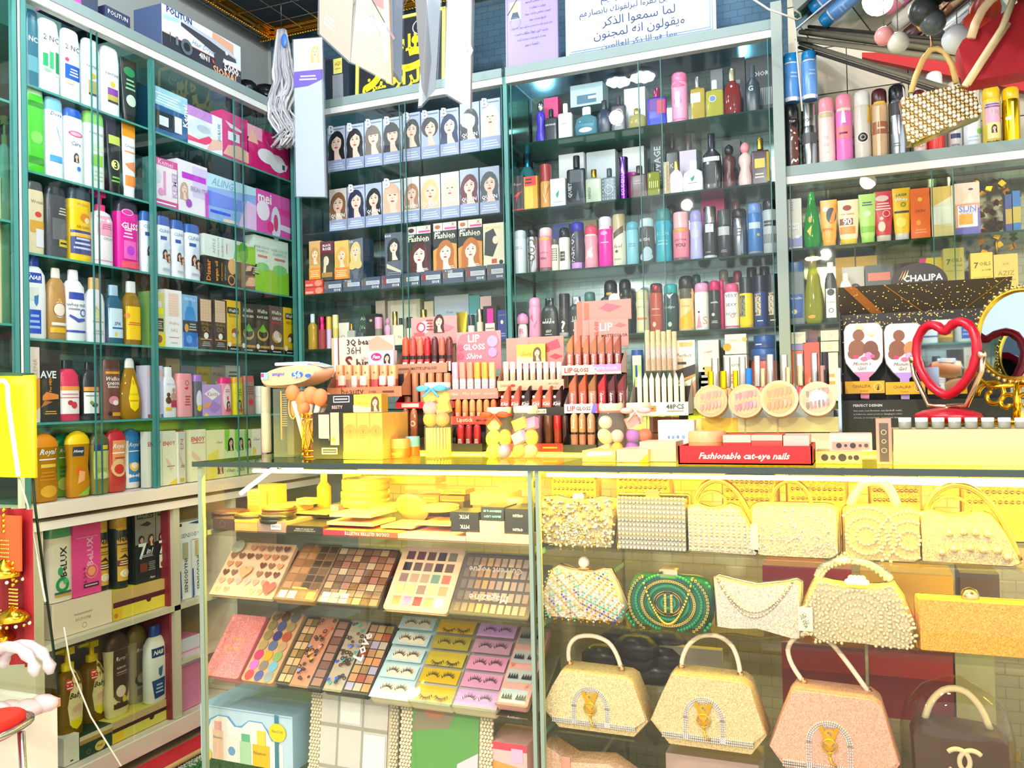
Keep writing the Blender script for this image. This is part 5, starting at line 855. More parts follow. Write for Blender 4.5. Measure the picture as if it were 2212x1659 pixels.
# --- right case
row(1, BY + .0, 1.937, [
 ('can', 1690, 1727, 222, '1c2024', '18191c', 'black spray can with red vertical lettering', 'r .55 .1 .95 .8 6a3c34;B .75 .4 .5 f4f0e8 BLACK;t .6 .74 .35 e8e8e8 TOP;l .4 .06 .9 .12 bbb 2', {}),
 ('canl', 1730, 1765, 222, 'k:9aa0a4', 'k:b8bcc0', 'black and silver spray can next to the lettered one', 'b .4 .76 .6 333 TOP;r .05 .42 .95 .58 4a4a4c;r .02 .0 .98 .06 222'),
 ('can', 1767, 1804, 207, 'f4d0c8', 'f49aa8', 'pale peach-pink spray can with rose cap', 'r .1 .72 .9 .78 c8b890;l .3 .3 .6 .5 e0b8b0 2;t .5 .25 .3 d0a8a0 Yara'),
 ('can', 1805, 1842, 199, 'f47ac4', 'f890a8', 'bright pink spray can with white tassel', 'r .06 .4 .9 .56 f08a90;l .2 .44 .7 .5 8a3050 1;q f4eef0 .4,.8 .55,.8 .62,.6 .35,.6;r .1 .76 .9 .8 e8d8c0'),
 ('can', 1845, 1882, 192, 'dcd4c4', 'e8e4da', 'cream spray can with black round emblem', 'o .5 .38 .36 .36 f4f0e8;o .5 .38 .3 .3 1c1c1e;c .5 .38 .16 .04 e8d8b8;q f0b400 .85,.8 1,.8 1,.56 .8,.56'),
 ('can', 1883, 1919, 188, 'd8b084', '4a1820', 'tan metallic spray can with maroon cap', 'r .05 .4 .95 .56 a8643c;l .3 .45 .8 .5 f0d0b0 1;r .05 .78 .95 .82 e0b040;r .3 .0 .5 .76 f0d4b0'),
 ('can', 1920, 1960, 178, 'k:a8b0b8', '16181c', 'silver spray can with black cap and white cord', 'r .02 .6 .98 .76 22242a;l .1 .2 .6 .26 678 2;q f4f4f4 .8,.95 .95,.9 .95,.5 .88,.5'),
 ('can', 1973, 2002, 191, 'd8c0b8', '5a1420', 'beige spray can with dark red cap', 'ti .5 .2 .6 c84a4a Air;r .1 .74 .9 .78 c8b8b0'),
 ('can', 2002, 2041, 150, 'd01c1c', 'd8dcdc', 'tall red spray can with frosted cap', 'r .6 .05 .8 .75 f04a3c'),
 ('can', 2046, 2080, 173, 'd0ccc8', 'c4b8a4', 'grey spray can with navy label', 'r .2 .26 .85 .32 2a3a6a;l .2 .1 .8 .2 888 2', {'dy': .03}),
 ('can', 2082, 2122, 185, 'dfe6ea', 'e4e6e2', 'white spray can with green leaf', 'o .85 .35 .14 .18 8ad060;l .2 .2 .8 .3 b8c8d0 2', {'dy': .02}),
 ('can', 2124, 2166, 183, 'd8c048', 'd8b010', 'gold hair spray can with pink label', 'r .02 .42 .98 .74 f4a8c0;b .6 .6 .6 c09a9a Taj;r .2 .2 .92 .44 e8d890;f .56 .36 .14 2a1818;l .1 .66 .9 .73 4a5a9a 2;b .5 .14 .7 6a5a20 mega'),
 ('can', 2167, 2207, 184, 'k:e0b418', 'e0b000', 'golden spray can at right end', 'o .35 .5 .22 .14 f4e8b0;r .45 .05 .6 .75 f8e070'),
], 'on top of right case', 'spray cans on the right case')
top1 = P(1, BY + .02, 1708, 222)[2]
row(1, BY + .0, top1, [('can', 1690, 1726, 111, '5a9ae0', '1c8ad0', 'light blue can stacked on the black lettered can', 'l .5 .45 .9 .6 a8c8f4 2;r .02 .0 .98 .08 e8ecf0;r .02 .76 .98 .79 e8ecf0', {}),
 ('can', 1730, 1765, 105, '6aa0e4', '1c8ad0', 'light blue can stacked on the silver can', 'l .5 .45 .9 .6 a8c8f4 2;r .02 .0 .98 .08 e8ecf0;r .02 .76 .98 .79 e8ecf0', {})], 'on right case', 'light blue cans stacked on others')
row(1, BY + .03, 1.69, [
 ('box', 1692, 1732, 430, 'e0d8cc', '', 'beige breast cream box', 'l .45 .75 .55 .95 c8a 4;r .15 .35 .85 .52 f0ece4;t .5 .45 .6 8a78a0 BREAST;t .5 .38 .5 8a78a0 CREAM;q 8a90c8 0,.05 1,.05 1,.25 .5,.2 0,.3;o .75 .24 .14 .1 e8e4f0', {'d': .04}),
 ('drop', 1735, 1772, 413, 'g:1fae3c', 'g:2fc84c', 'green tree-shaped bottle', 'o .4 .5 .1 .2 e8a030;q f0c040 .2,.3 .5,.4 .4,.2'),
 ('tube', 1772, 1809, 431, 'f4a41c', 'f4a820', 'orange-yellow sun cream tube with dark swirl', 'o .65 .66 .3 .5 3a3c40;q f08a18 .5,.5 .9,.9 1,.9 .8,.5;b .4 .36 .6 d84a20 SPF90;o .3 .8 .15 .15 e8e4dc'),
 ('tube', 1809, 1857, 430, 'f6dcb0', 'f4c410', 'cream sun lotion tube with yellow cap', 'o .45 .82 .2 .14 a83a28;b .45 .68 .6 f0902c SUN CREAM;r .1 .44 .7 .58 8a4420;b .45 .51 .4 fff 90;r .1 .24 .8 .4 f09430'),
 ('tube', 1855, 1893, 418, 'b8e070', 'a8d860', 'light green lotion tube', 'o .5 .6 .2 .2 e0f0c0;l .2 .75 .8 .85 3a5a70 2;r .1 .22 .9 .34 8ac83a'),
 ('tube', 1888, 1929, 412, 'd8333c', 'dcc8b0', 'red slimming gel tube', 'o .45 .86 .36 .18 f0c8c0;l .1 .62 .9 .78 f8d8d0 3;o .4 .3 .2 .3 f4d8c8;o .4 .46 .1 .1 f4d8c8;c .65 .55 .2 .04 f0d0c8'),
 ('tube', 1928, 1968, 405, 'f8c008', 'd8d0c8', 'yellow whitening lotion tube', 'bi .5 .87 .6 3a5a50 LASER;b .5 .78 .7 fff White;c .6 .68 .14 .05 6a8a50;o .45 .34 .3 .3 f4dc60;r .1 .52 .9 .56 333'),
 ('box', 1967, 2009, 407, 'f06818', '', 'orange sun cream box', 'o .5 .78 .12 .12 f8c040;t .5 .55 .5 8a3010 SKIN;o .4 .32 .12 .16 f8a030;l .2 .1 .8 .2 f8a060 2', {'d': .04}),
 ('box', 2012, 2062, 403, 'f8eccc', '', 'glowing white and gold cream box', 'q f0c060 0,.6 .9,.8 .9,1 0,1;q f4d890 0,0 1,0 1,.2 0,.26;r .1 .25 .9 .6 fff8e4', {'d': .04}),
 ('box', 2063, 2117, 395, 'e8a078', '', 'peach and violet sun cream box with a face', 'q f4d0b8 0,.6 1,.6 1,1 0,1;o .65 .87 .1 .05 4a3a40;q f0e0c8 .3,.62 .6,.8 .8,.62;r .1 .15 .9 .56 f4e8f0;b .5 .5 .7 8a8ad0 SUN;t .5 .44 .65 8a8ad0 CREAM;r .15 .2 .7 .4 f8a820;r 0 0 1 .14 6a62b8;r .9 0 1 .5 7a68b0', {'d': .04}),
 ('box', 2172, 2186, 420, '3a4a8a', '', 'slim navy and yellow carton', 'r 0 .2 1 .6 c8a030', {'d': .05}),
 ('box', 2188, 2205, 412, '2a78b8', '', 'slim sky blue and yellow carton', 'r 0 .2 1 .6 c8b040', {'d': .05}),
], 'on right case upper shelf', 'creams on the right case upper shelf')
row(1, BY + .03, 1.433, [
 ('flat', 1697, 1738, 566, 'g:b8c4cc', '2a5a9a', 'clear bottle with blue label and cap', 'r .1 .1 .9 .48 2c5cb8;t .5 .42 .7 f0f4f8 Vasealin;o .45 .2 .14 .14 e8e0b0;q 1f3f98 .2,.1 .8,.1 .8,.2'),
 ('drop', 1736, 1777, 550, 'g:b8b820', 'g:c8b060', 'olive yellow oil bottle', 'o .4 .1 .2 .1 e0a030'),
 ('sauce', 1781, 1808, 566, '3a3c34', 'f0ece0', 'dark olive oil bottle with white label', 'r .1 .08 .9 .56 f4f2ee;o .5 .5 .3 .3 3a4a38;ti .5 .34 .6 556 Olive;c .5 .2 .2 .05 333'),
 ('sham', 1813, 1842, 590, 'f0ece4', 'f4e8d4', 'white capped cream bottle', '', {'dy': .02}),
 ('box', 1820, 1868, 577, 'd0c4b8', '', 'box with a mans portrait', 'f .6 .6 .22 4a3428 d8a080 3', {'dy': .07}),
 ('box', 1870, 1930, 572, '5a5c60', '', 'grey vitamin box', 'r .1 .72 .9 .86 e07a60;b .5 .42 .8 e8e8e8 VITAMIN;r .2 .1 .8 .25 f08a80', {'dy': .05}),
 ('box', 1934, 1982, 568, '302c28', '', 'black shampoo carton behind the round sign', 't .4 .6 .6 c8b8a0 Spray', {'dy': .07}),
 ('box', 1806, 1848, 556, 'f0b420', '', 'yellow and violet carton, left of a pair', 'q 5a4a90 .1,.1 .9,.05 .9,.4 .4,.45', {'dy': .12}),
 ('box', 1851, 1896, 553, 'f0b420', '', 'yellow and violet carton, right of a pair', 'q 5a4a90 .1,.1 .9,.05 .9,.4 .4,.45', {'dy': .12}),
 ('box', 1988, 2038, 557, 'f4d020', '', 'yellow carton with magenta corner', 'q e04aa0 0,1 .3,1 .15,.8 0,.8;q 4a3a90 .4,.5 .9,.65 .85,.5 .6,.4', {'dy': .06}),
 ('box', 2039, 2084, 536, 'c8b44c', '', 'mustard face oil box, left one', 'b .25 .8 .2 5a4a1c 7;t .65 .82 .5 5a4a1c OILS;t .7 .74 .4 5a4a1c in ONE;l .1 .66 .9 .67 8a7a30 1;ti .5 .52 .5 7a6a20 Organics;t .5 .3 .6 7a6a20 FACE OIL', {}),
 ('box', 2098, 2146, 546, 'f4d048', '', 'yellow face oil box, right one', 'b .25 .8 .2 5a4a1c 7;t .65 .82 .5 5a4a1c OILS;t .7 .72 .4 5a4a1c in ONE;l .1 .6 .9 .61 8a7a30 1;ti .5 .42 .6 7a6a20 Organics', {}),
 ('box', 2148, 2200, 549, 'f4cc60', '', 'gold carton with a three-part crest', 't .5 .84 .3 a08030 عزيز;t .5 .68 .7 b08830 AZIZ;l .1 .55 .9 .58 c0a050 1', {}),
], 'on right case middle shelf', 'oils on the right case middle shelf')
row(1, BY + .03, 1.17, [
 ('box', 1708, 1740, 718, 'f4ece0', '', 'cream envelope-flap box', 'q e0d4c4 0,.9 .5,.5 1,.9', {'z': P(1, BY + .03, 1724, 743)[2]}),
 ('box', 1706, 1735, 744, 'a890dc', '', 'violet soap carton', '', {'z': P(1, BY + .03, 1724, 757)[2]}),
 ('box', 1704, 1738, 758, 'f0785c', '', 'coral red carton with flowers', 'o .3 .3 .2 .2 f8c8a8;o .7 .6 .2 .2 f8a890', {}),
 ('box', 1736, 1771, 740, 'e05048', '', 'red gift carton with emblem', 'c .5 .35 .2 .05 f0b8a0', {}),
 ('box', 1743, 1766, 714, '8a5a68', '', 'plum carton', '', {'dy': .05, 'z': P(1, BY + .08, 1755, 742)[2]}),
 ('box', 1773, 1811, 714, 'efe6cc', '', 'cream soap box, top of the stack', 'c .5 .5 .12 .03 c8b890', {'z': P(1, BY + .03, 1790, 736)[2]}),
 ('box', 1773, 1811, 738, 'ebe0c8', '', 'cream soap box, middle of the stack', 'c .5 .5 .12 .03 c8b890', {'z': P(1, BY + .03, 1790, 760)[2]}),
 ('box', 1775, 1811, 762, 'f4ead8', '', 'cream soap box, foot of the stack', 'l .2 .3 .8 .6 e0a060 2', {}),
], 'on right case bottom shelf', 'boxes on the right case bottom shelf')
# gold artificial flowers on the upper shelf
m = MB(); rs = np.random.RandomState(5); c0 = P(1, BY + .1, 2150, 470)
for i in range(70):
    q = c0 + V3([rs.uniform(-.06, .07), rs.uniform(-.03, .03), rs.uniform(-.1, .13)]); a = rs.rand(3) * 6
    d1 = V3([math.cos(a[0]), .3, math.sin(a[0])]) * .022; d2 = V3([-math.sin(a[0]), .4, math.cos(a[0])]) * .013
    m.add([q, q + d1 * .5 + d2, q + d1, q + d1 * .5 - d2], [(0, 1, 2, 3)], ('k:f0b018', 'k:f8d050', 'k:d89010')[i % 3])
m.tube([c0 + V3([0, 0, -.16]), c0], .004, 'k:c89020'); o = m.build('artificial_flowers'); tag(o, 'gold foil artificial flowers beside the sun cream box', 'flowers')

# ================================================================== THE COUNTER
CT = 1.066; FY = 1.6
ctr = empty('display_counter'); tag(ctr, 'long glass display counter with yellow lit palettes and handbags', 'display counter')
MB().box(-1.475, .95, 1.585, 2.3, CT - .01, CT, 'w:e9f2e0', 'w', ('w:e9f2e0', 's:3d5a48', 'w:e9f2e0', 's:3d5a48', 'w:e9f2e0', 'w:e9f2e0')).build('glass_top', ctr)
MB().box(-1.475, .95, 1.583, 1.585, CT - .011, CT + .001, '39463f', 'p').build('front_edge', ctr)
for a, b in ((-1.462, -.616), (-.6, .95)): MB().box(a, b, 1.598, 1.602, .1, CT - .011, 'fffefb', 'c').build('front_glass', ctr)
MB().box(-1.466, -1.462, 1.6, 2.28, .1, CT - .011, 'fbfcf6', 'c').build('side_glass', ctr)
for x, w_ in ((-1.462, .006), (-.616, .004), (-.6, .004)): MB().box(x - w_, x + w_, 1.594, 1.606, .1, CT - .011, '8fa08c', 's').build('post', ctr)
MB().box(-.612, -.604, 1.606, 2.28, .1, CT - .011, 'w:f0f2ec', 'w').build('glass_divider', ctr)
MB().box(-1.46, .95, 2.28, 2.295, .1, CT - .011, 'b8b09a', 'b').build('back_panel', ctr)
MB().box(-1.46, .95, 1.61, 2.3, .02, .1, '7c7a6e', 's').build('base', ctr)
for a, b, zs, cE in ((-1.458, -.614, (.9, .742, .545), '8b998c'), (-.602, .95, (.895, .748, .53), '6fa08c'), (-1.458, -.614, (.27,), '8b998c'), (-.602, .95, (.33,), '9aa08c')):
    for z in zs:
        T = 'w:eef0ea'; MB().box(a, b, 1.612, 2.26, z - .012, z, 'fff', 'w', (T, 's:' + cE, T, 's:' + cE, T, T)).build('glass_shelf', ctr)
m = MB()
m.tube([(-1.33, 1.628, 1.043), (-.62, 1.628, 1.045)], .0045, 'E:fff04a'); m.tube([(-.59, 1.628, 1.044), (.9, 1.628, 1.045)], .0045, 'E:fff04a')
q = P(1, 1.66, 520, 1066); q2 = P(1, 1.64, 598, 1006); m.tube([q, q2, (-1.2, 1.64, 1.046)], .005, 'E:fff6a0')
m.tube([(-1.4, 2.2, 1.043), (.9, 2.2, 1.043)], .004, 'E:fff04a'); m.tube([(.0, 1.7, 1.035), (.3, 1.68, 1.035)], .006, 'E:fff6a0')
m.build('led_strip', ctr)
YL = (1.0, .68, .02)
area('led_left', (-1.03, 1.612, 1.044), (-1.03, 1.9, .75), .8, .03, 6.5, YL)
area('led_right', (.1, 1.616, 1.044), (.1, 1.8, .6), 1.5, .03, 10.5, YL)
area('led_back', (-.3, 2.12, 1.044), (-.3, 2.4, .75), 2.2, .06, 20.0, YL)
area('led_up', (-.6, 1.66, 1.05), (-.6, 1.82, 2), 2.0, .05, .9, YL)
# slanted boards the palettes lean on
def riser(x0, x1, z, run, rise, lab):
    m = MB(); v = [(x, y, zz) for x in (x0, x1) for y, zz in ((1.66, z + .001), (1.66 + run, z + .001), (1.66 + run, z + rise))]
    m.add(v, [(0, 2, 1), (3, 4, 5), (0, 3, 5, 2), (1, 2, 5, 4), (0, 1, 4, 3)], '8a8a78', 's'); o = m.build('display_wedge'); tag(o, lab, 'stand')
riser(-1.44, -.63, .742, .11, .088, 'grey sloped board under the first row of eyeshadow palettes')
riser(-1.44, -.63, .545, .14, .08, 'grey sloped board under the lower row of palettes and lashes')

def tilted(name, cat, label, bl, br, z, elev, L, t, col, art, cover=None, off=.0, side=None, group=None, Y=1.625):
    A, B = P(1, Y, *bl), P(1, Y, *br); w = B[0] - A[0]
    r = empty(name, ((A[0] + B[0]) / 2, Y + off * .5, z + .001 + off), 0, -math.radians(90 - elev))
    m = MB(); m.rbox(-w / 2, w / 2, 0, t, .0, L, min(.008, w * .1), side or col, 's'); m.box(-w / 2 + .002, w / 2 - .002, -.0004, .0, .002, L - .002, col, 's')
    Art(m, Flat(w, L, -.0006), 'p').run(art); m.build('tray', r)
    if cover: MB().box(-w / 2, w / 2, -.008, -.006, 0, L, cover, 'c').box(-w / 2, w / 2, -.006, .0, 0, .003, 'x:dfe8e0').box(-w / 2, w / 2, -.006, .0, L - .003, L, 'x:dfe8e0').build('clear_lid', r)
    tag(r, label, cat, group)
hp = ['r 0 0 1 1 f0c8a0;o .5 .88 .01 .01 a06040']
rs = np.random.RandomState(2)
for j in range(6):
    for i in range(7):
        if 2 <= i <= 3 and 2 <= j <= 3 or (j < 2 and i > 5) or (j == 5 and i < 2): continue
        c = ('d8946c', 'c88460', 'a87858', '8a5c48', '7a4a3c', '9a6a58')[(i + j * 2) % 6] if j > 1 else ('e8a888', 'e0987c', 'd8b0a0', 'e8b8a0')[i % 4]
        hp.append('h %.3f %.3f .1 %s' % (.1 + i * .135, .1 + j * .155, c))
hp += ['h .42 .42 .2 e8b07c', 'h .9 .16 .2 d05a50', 'o .12 .88 .1 .1 b8b8a0']
tilted('eyeshadow_palette', 'palette', 'peach eyeshadow palette with heart-shaped pans', (452, 1283), (588, 1293), .742, 48, .148, .01, 'f0c8a0', ';'.join(hp))
N1 = '8a5a40,a87858,b89070,5a4438,c8a080,d8b890,7a5038,9a7860,e0a888,684838'
tilted('eyeshadow_palette', 'palette', 'tan clear-lidded eyeshadow palette, narrow, with four by seven pans', (590, 1290), (678, 1300), .742, 42, .165, .012, 'b08058', 'g .04 .2 .96 .97 4 6 .07 e0a878,d89868,6a5040,8a6850,c88c60,a87850,584438,604a3c;g .04 .03 .96 .18 4 1 .08 e8ece8,c8d0dc,e06858,a8b070', 'fdfdfb')
tilted('eyeshadow_palette', 'palette', 'dark grid eyeshadow palette with sixty small pans', (680, 1293), (815, 1308), .742, 45, .155, .012, '4a3830', 'g .02 .02 .98 .98 7 8 .05 b08868,c89878,8a6450,a07860,d8b088,7a5444,c08070,98684c,b88c70,e0c8a0;g .05 .02 .5 .2 3 2 .06 c8ecec,f0d8c8,e8b8e0', 'fdfdfb')
tilted('eyeshadow_palette', 'palette', 'cream eyeshadow palette with five by five square pans', (826, 1313), (965, 1325), .742, 49, .16, .01, 'f0d0a4', 'g .08 .06 .92 .94 5 5 .13 e89868,c890c8,b84a50,e8a878,e8ece0,f0d890,f0dc8c,b08c70,f0d890,f0b070,a08078,c8a080,c0a07c,7a9c80,d87858,30303a,6a5444,8a6c5c,4a3438,7a5a48,582028,642430,5a3c20,3c2830,7a7458', None)
tilted('eyeshadow_palette', 'palette', 'clear-lidded eyeshadow palette with upside-down lettering and narrow pans', (968, 1325), (1140, 1340), .742, 50, .15, .012, '6a6058', 'g .04 .04 .96 .95 10 5 .13 8c7c6c,a08c78,c89870,e0b070,d8a888,c8b098,e0c8a0,d8b098,c0a898,b89c88;U .45 .74 .7 e8d8cc Current vogue;U .45 .3 .5 f0d8cc Magazine', 'fdfdfb')
tilted('eyeshadow_palette', 'palette', 'closed pink glitter palette box', (438, 1450), (513, 1463), .545, 47, .165, .026, 'l:f08c8c', 't .5 .6 .4 f0c060 Nimbus;t .45 .45 .4 f0c060 glow', side='e88088')
gc = ['606468', '5a4a40', '7a6a50', 'a08c58', '4a5488', '8a8050', 'b8502c', '3c3478', '98884c', 'c09870', '5a6c90', 'b89c60', '8aac60', 'd8a828', 'd83870', '68b0c8', '8a7c70', 'd070c8', '8a9ca0', '5058a0', 'd84858'][::-1]
tilted('eyeshadow_palette', 'palette', 'tan glitter palette with round coloured pans', (519, 1462), (588, 1472), .545, 45, .185, .014, 'd8a878', ';'.join('o %.2f %.3f .13 %s %s' % (.2 + .3 * (i % 3), .08 + .14 * (i // 3), '.15', c) for i, c in enumerate(gc)))
def spots(cols, u0, u1, n, seed):
    rs = np.random.RandomState(seed); o = []
    for i in range(n):
        o.append('c %.3f %.3f %.3f .022 %s' % (rs.uniform(u0, u1), rs.uniform(.03, .97), rs.uniform(.025, .045), '4a2c20') if i % 3 else 'h %.3f %.3f .08 %s' % (rs.uniform(u0, u1), rs.uniform(.03, .97), cols[i % len(cols)]))
    return ';'.join(o)
tilted('eyeshadow_palette', 'palette', 'black-framed palette with orange leopard-spot band', (593, 1474), (692, 1491), .545, 43, .185, .016, '38302c', 'r .32 0 .72 1 e09878;g .03 .04 .31 .96 2 8 .06 f0c898,e8c088,c89c60,8a7040;g .75 .04 .98 .96 1 8 .06 b88878,a87868,8a5c50;' + spots(['f8b830', 'e86858', '9098d8', 'f0a0a0'], .36, .68, 44, 3), 'fdfdfb')
tilted('eyeshadow_palette', 'palette', 'black-framed palette with turquoise leopard-spot band', (695, 1492), (795, 1505), .545, 43, .185, .016, '38302c', 'r .02 0 .42 1 c8b8a0;g .45 .04 .98 .96 3 8 .06 c0b8d8,d8c8b8,e8a870,e89c68,b86040,c89070,d8b078,b09060;' + spots(['20b8b8', '38c8b0', '3858d8', '7888e8'], .06, .38, 44, 4) + ';Bi .52 .6 .4 f4f4f4 Love', 'fdfdfb')
def lash(label, bl, br, base, cols, curls, name='lash_tray'):
    a = ['r 0 0 1 1 ' + base]
    for k in range(5):
        v = .03 + k * .19; a.append('r .06 %.3f .94 %.3f %s' % (v + .01, v + .175, cols[k % len(cols)]))
        if curls == 0: a.append('r .2 %.3f .85 %.3f f0e4c8' % (v + .035, v + .15))
        for cx in (.34, .7):
            n = 9
            for i in range(n):
                t = -1 + 2 * i / (n - 1); up = 1 if curls != 2 or k % 2 else -1
                bx_, bz = cx + .12 * t, v + .07 + .03 * (1 - t * t) * up; tx, tz = bx_ + .05 * t, bz + (.055 if i % 2 else .04) * up
                a.append('q 1c1a1c %.3f,%.3f %.3f,%.3f %.3f,%.3f' % (bx_ - .014, bz, bx_ + .014, bz, tx, tz))
    tilted(name, 'false eyelashes', label, bl, br, .545, 38, .215, .022, base, ';'.join(a), 'fdfdfb' if curls else None, side='efe0bc')
lash('false eyelash tray with pale blue card', (796, 1501), (884, 1520), 'b8d8dc', ['c4dfe2'], 0)
lash('false eyelash tray with golden yellow card', (882, 1514), (976, 1531), 'b8b4a0', ['e8b810', 'e4bc20', 'c8b030', 'b0a038'], 2)
lash('false eyelash tray with pink glitter card', (973, 1527), (1070, 1545), 'b8a8b4', ['e0a8e8', 'e8a0c8', 'd890b0', 'c090a8'], 1)
tilted('lash_tray', 'false eyelashes', 'false eyelash tray with peach flowered card by the divider', (1070, 1528), (1138, 1538), .562, 38, .2, .014, 'f0b0a8', 'r .06 .04 .9 .2 c8d8dc;r .06 .28 .9 .44 c8ccd0;r .06 .52 .9 .68 c8ccd0;r .06 .76 .9 .95 b0b4b4;' + ';'.join('q 30343a %.2f,%.3f %.2f,%.3f %.2f,%.3f' % (u, v, u + .1, v, u + .05 + .04 * (u - .5), v + .07) for v in (.08, .32, .56, .82) for u in (.12, .2, .28, .36, .56, .64, .72, .8)) + ';o .15 .48 .05 .05 f08030;o .8 .24 .05 .05 f0a050', 'fdfdfb', side='f0a8a0')
row(1, 1.618, .545, [('box', 1071, 1140, 1550, '2a2626', '', 'thin black and pink box under the peach flowered eyelash tray', 'r 0 .5 1 1 f4c0b8;r .1 .6 .65 .92 e83a60;ti .55 .25 .4 d8d0d8 Aesthetic', {'d': .06})], '')

# first shelf, lit yellow: boxes, compacts and palettes
row(1, 1.625, .9, [
 ('box', 460, 506, 1121, '4a3638', '', 'dark plum palette box in the front left corner', 'c .45 .5 .14 .02 6a5456', {'d': .13}),
 ('box', 507, 556, 1124, 'd8a058', '', 'orange and green palette box', 'r .0 .8 1 1 a8c040;t .4 .4 .5 e8b880 RICH', {'d': .13}),
 ('box', 557, 617, 1127, 'a08478', '', 'brown palette box with a white barcode', 'r .48 .25 .84 .8 f4f4f0;g .5 .32 .82 .76 14 1 .25 222', {'d': .13}),
 ('box', 620, 697, 1137, '2a2828', '', 'black palette box with two lines of white print', 't .5 .6 .5 d8d8d4 EYEBROW LAB EYE TINT;t .5 .35 .6 d8d8d4 WATER PROOF & SMEAR PROOF', {'d': .13}),
 ('box', 698, 858, 1148, 'd06848', '', 'red glitter palette box with upside-down lettering', 'r 0 0 .35 1 b8304c;U .6 .5 .6 f8e8e0 COLOR GLITTER PALETTE', {'d': .15}),
 ('box', 859, 1006, 1157, 'f4b8ac', '', 'long pale pink palette box', '', {'d': .12}),
 ('box', 1007, 1142, 1154, 'f4bca8', '', 'pale pink palette box beneath the black cartons', '', {'d': .12}),
], 'on the yellow-lit shelf', 'palette boxes on the yellow-lit shelf')
zz = lambda x, y, Y=1.63: P(1, Y, x, y)[2]
row(1, 1.63, .9, [
 ('box', 974, 1034, 1127, '24272a', '', 'black carton with white letters, lower left', 'U .5 .5 .34 f0f0f0 MTK', {'z': zz(1004, 1150), 'd': .07}),
 ('box', 972, 1033, 1107, '24272a', '', 'black carton with white letters, upper left', 'U .5 .5 .34 f0f0f0 MTK', {'z': zz(1004, 1127), 'd': .07}),
 ('box', 1036, 1089, 1126, 'f2b8a4', '', 'pink cube carton between the black ones', 'r .4 .3 .62 .75 f4d0b8', {'z': zz(1062, 1157), 'd': .08}),
 ('box', 1039, 1088, 1096, '2a2e34', '', 'black carton with upside-down blue print', 'U .5 .7 .8 70c8e8 EYEBROW & 3D;U .5 .3 .75 70c8e8 BRAVO LADY', {'z': zz(1062, 1125), 'd': .09}),
 ('box', 1091, 1142, 1130, '24272a', '', 'black carton with five white letters, lower', 'b .55 .5 .42 f0f0f0 NITRO', {'z': zz(1116, 1160), 'd': .09}),
 ('box', 1091, 1142, 1100, '24272a', '', 'black carton with five white letters, upper', 'b .55 .5 .42 f0f0f0 NITRO', {'z': zz(1116, 1130), 'd': .09}),
], 'on the yellow-lit shelf', 'black cartons on the yellow-lit shelf')
def disc(label, px, py, Y, r, h, col, capc, name='powder_compact', cat='compact', tilt=0):
    c = P(1, Y, px, py); m = MB(); m.lathe([(0, .95), (.1, 1), (.45, 1), (.5, .97), (.55, 1), (.92, 1), (1, .94)], r * 2, r * 2, h, 2, col, 'p', 28)
    m.lathe([(0, .8), (1, .8)], r * 2, r * 2, .001, 2, capc, 'p', 24, z0=h); o = m.build(name, None, (c[0], c[1], c[2]), 0, tilt); tag(o, label, cat)
disc('dark round compact stack with purple rim, leftmost', 498, 1118, 1.68, .045, .018, '3a2428', '5a3a30')
disc('dark round compact with silver mirror band', 545, 1122, 1.67, .042, .014, '2e2826', '8a6a40')
disc('black round powder compact, lower of two', 600, 1127, 1.66, .043, .02, '23241f', '3a3628')
disc('brown round powder compact with amber label', 604, 1108, 1.68, .042, .014, '4a3020', 'c89850')
disc('wide flat golden compact under the strip', 625, 1100, 1.78, .06, .014, 'c8a858', 'd0b470')
disc('large stacked cream powder tin, lower', 790, 1092, 1.85, .062, .04, 'c4a860', 'ccb470')
disc('large stacked cream powder tin, upper', 790, 1058, 1.85, .06, .03, 'c4a860', 'ccb470')
disc('cream powder tin to the rear left', 838, 1102, 1.8, .05, .014, 'c4a860', 'ccb470')
disc('tilted cream compact with embossed name', 890, 1100, 1.76, .042, .01, 'c8a860', 'd0b878', tilt=-.9)
disc('flat cream compact near the pink palette box', 950, 1102, 1.74, .045, .012, 'c8a860', 'd0b878')
disc('round tub among the rear boxes', 1112, 1096, 1.72, .018, .02, 'e8d8a0', 'd0b878')
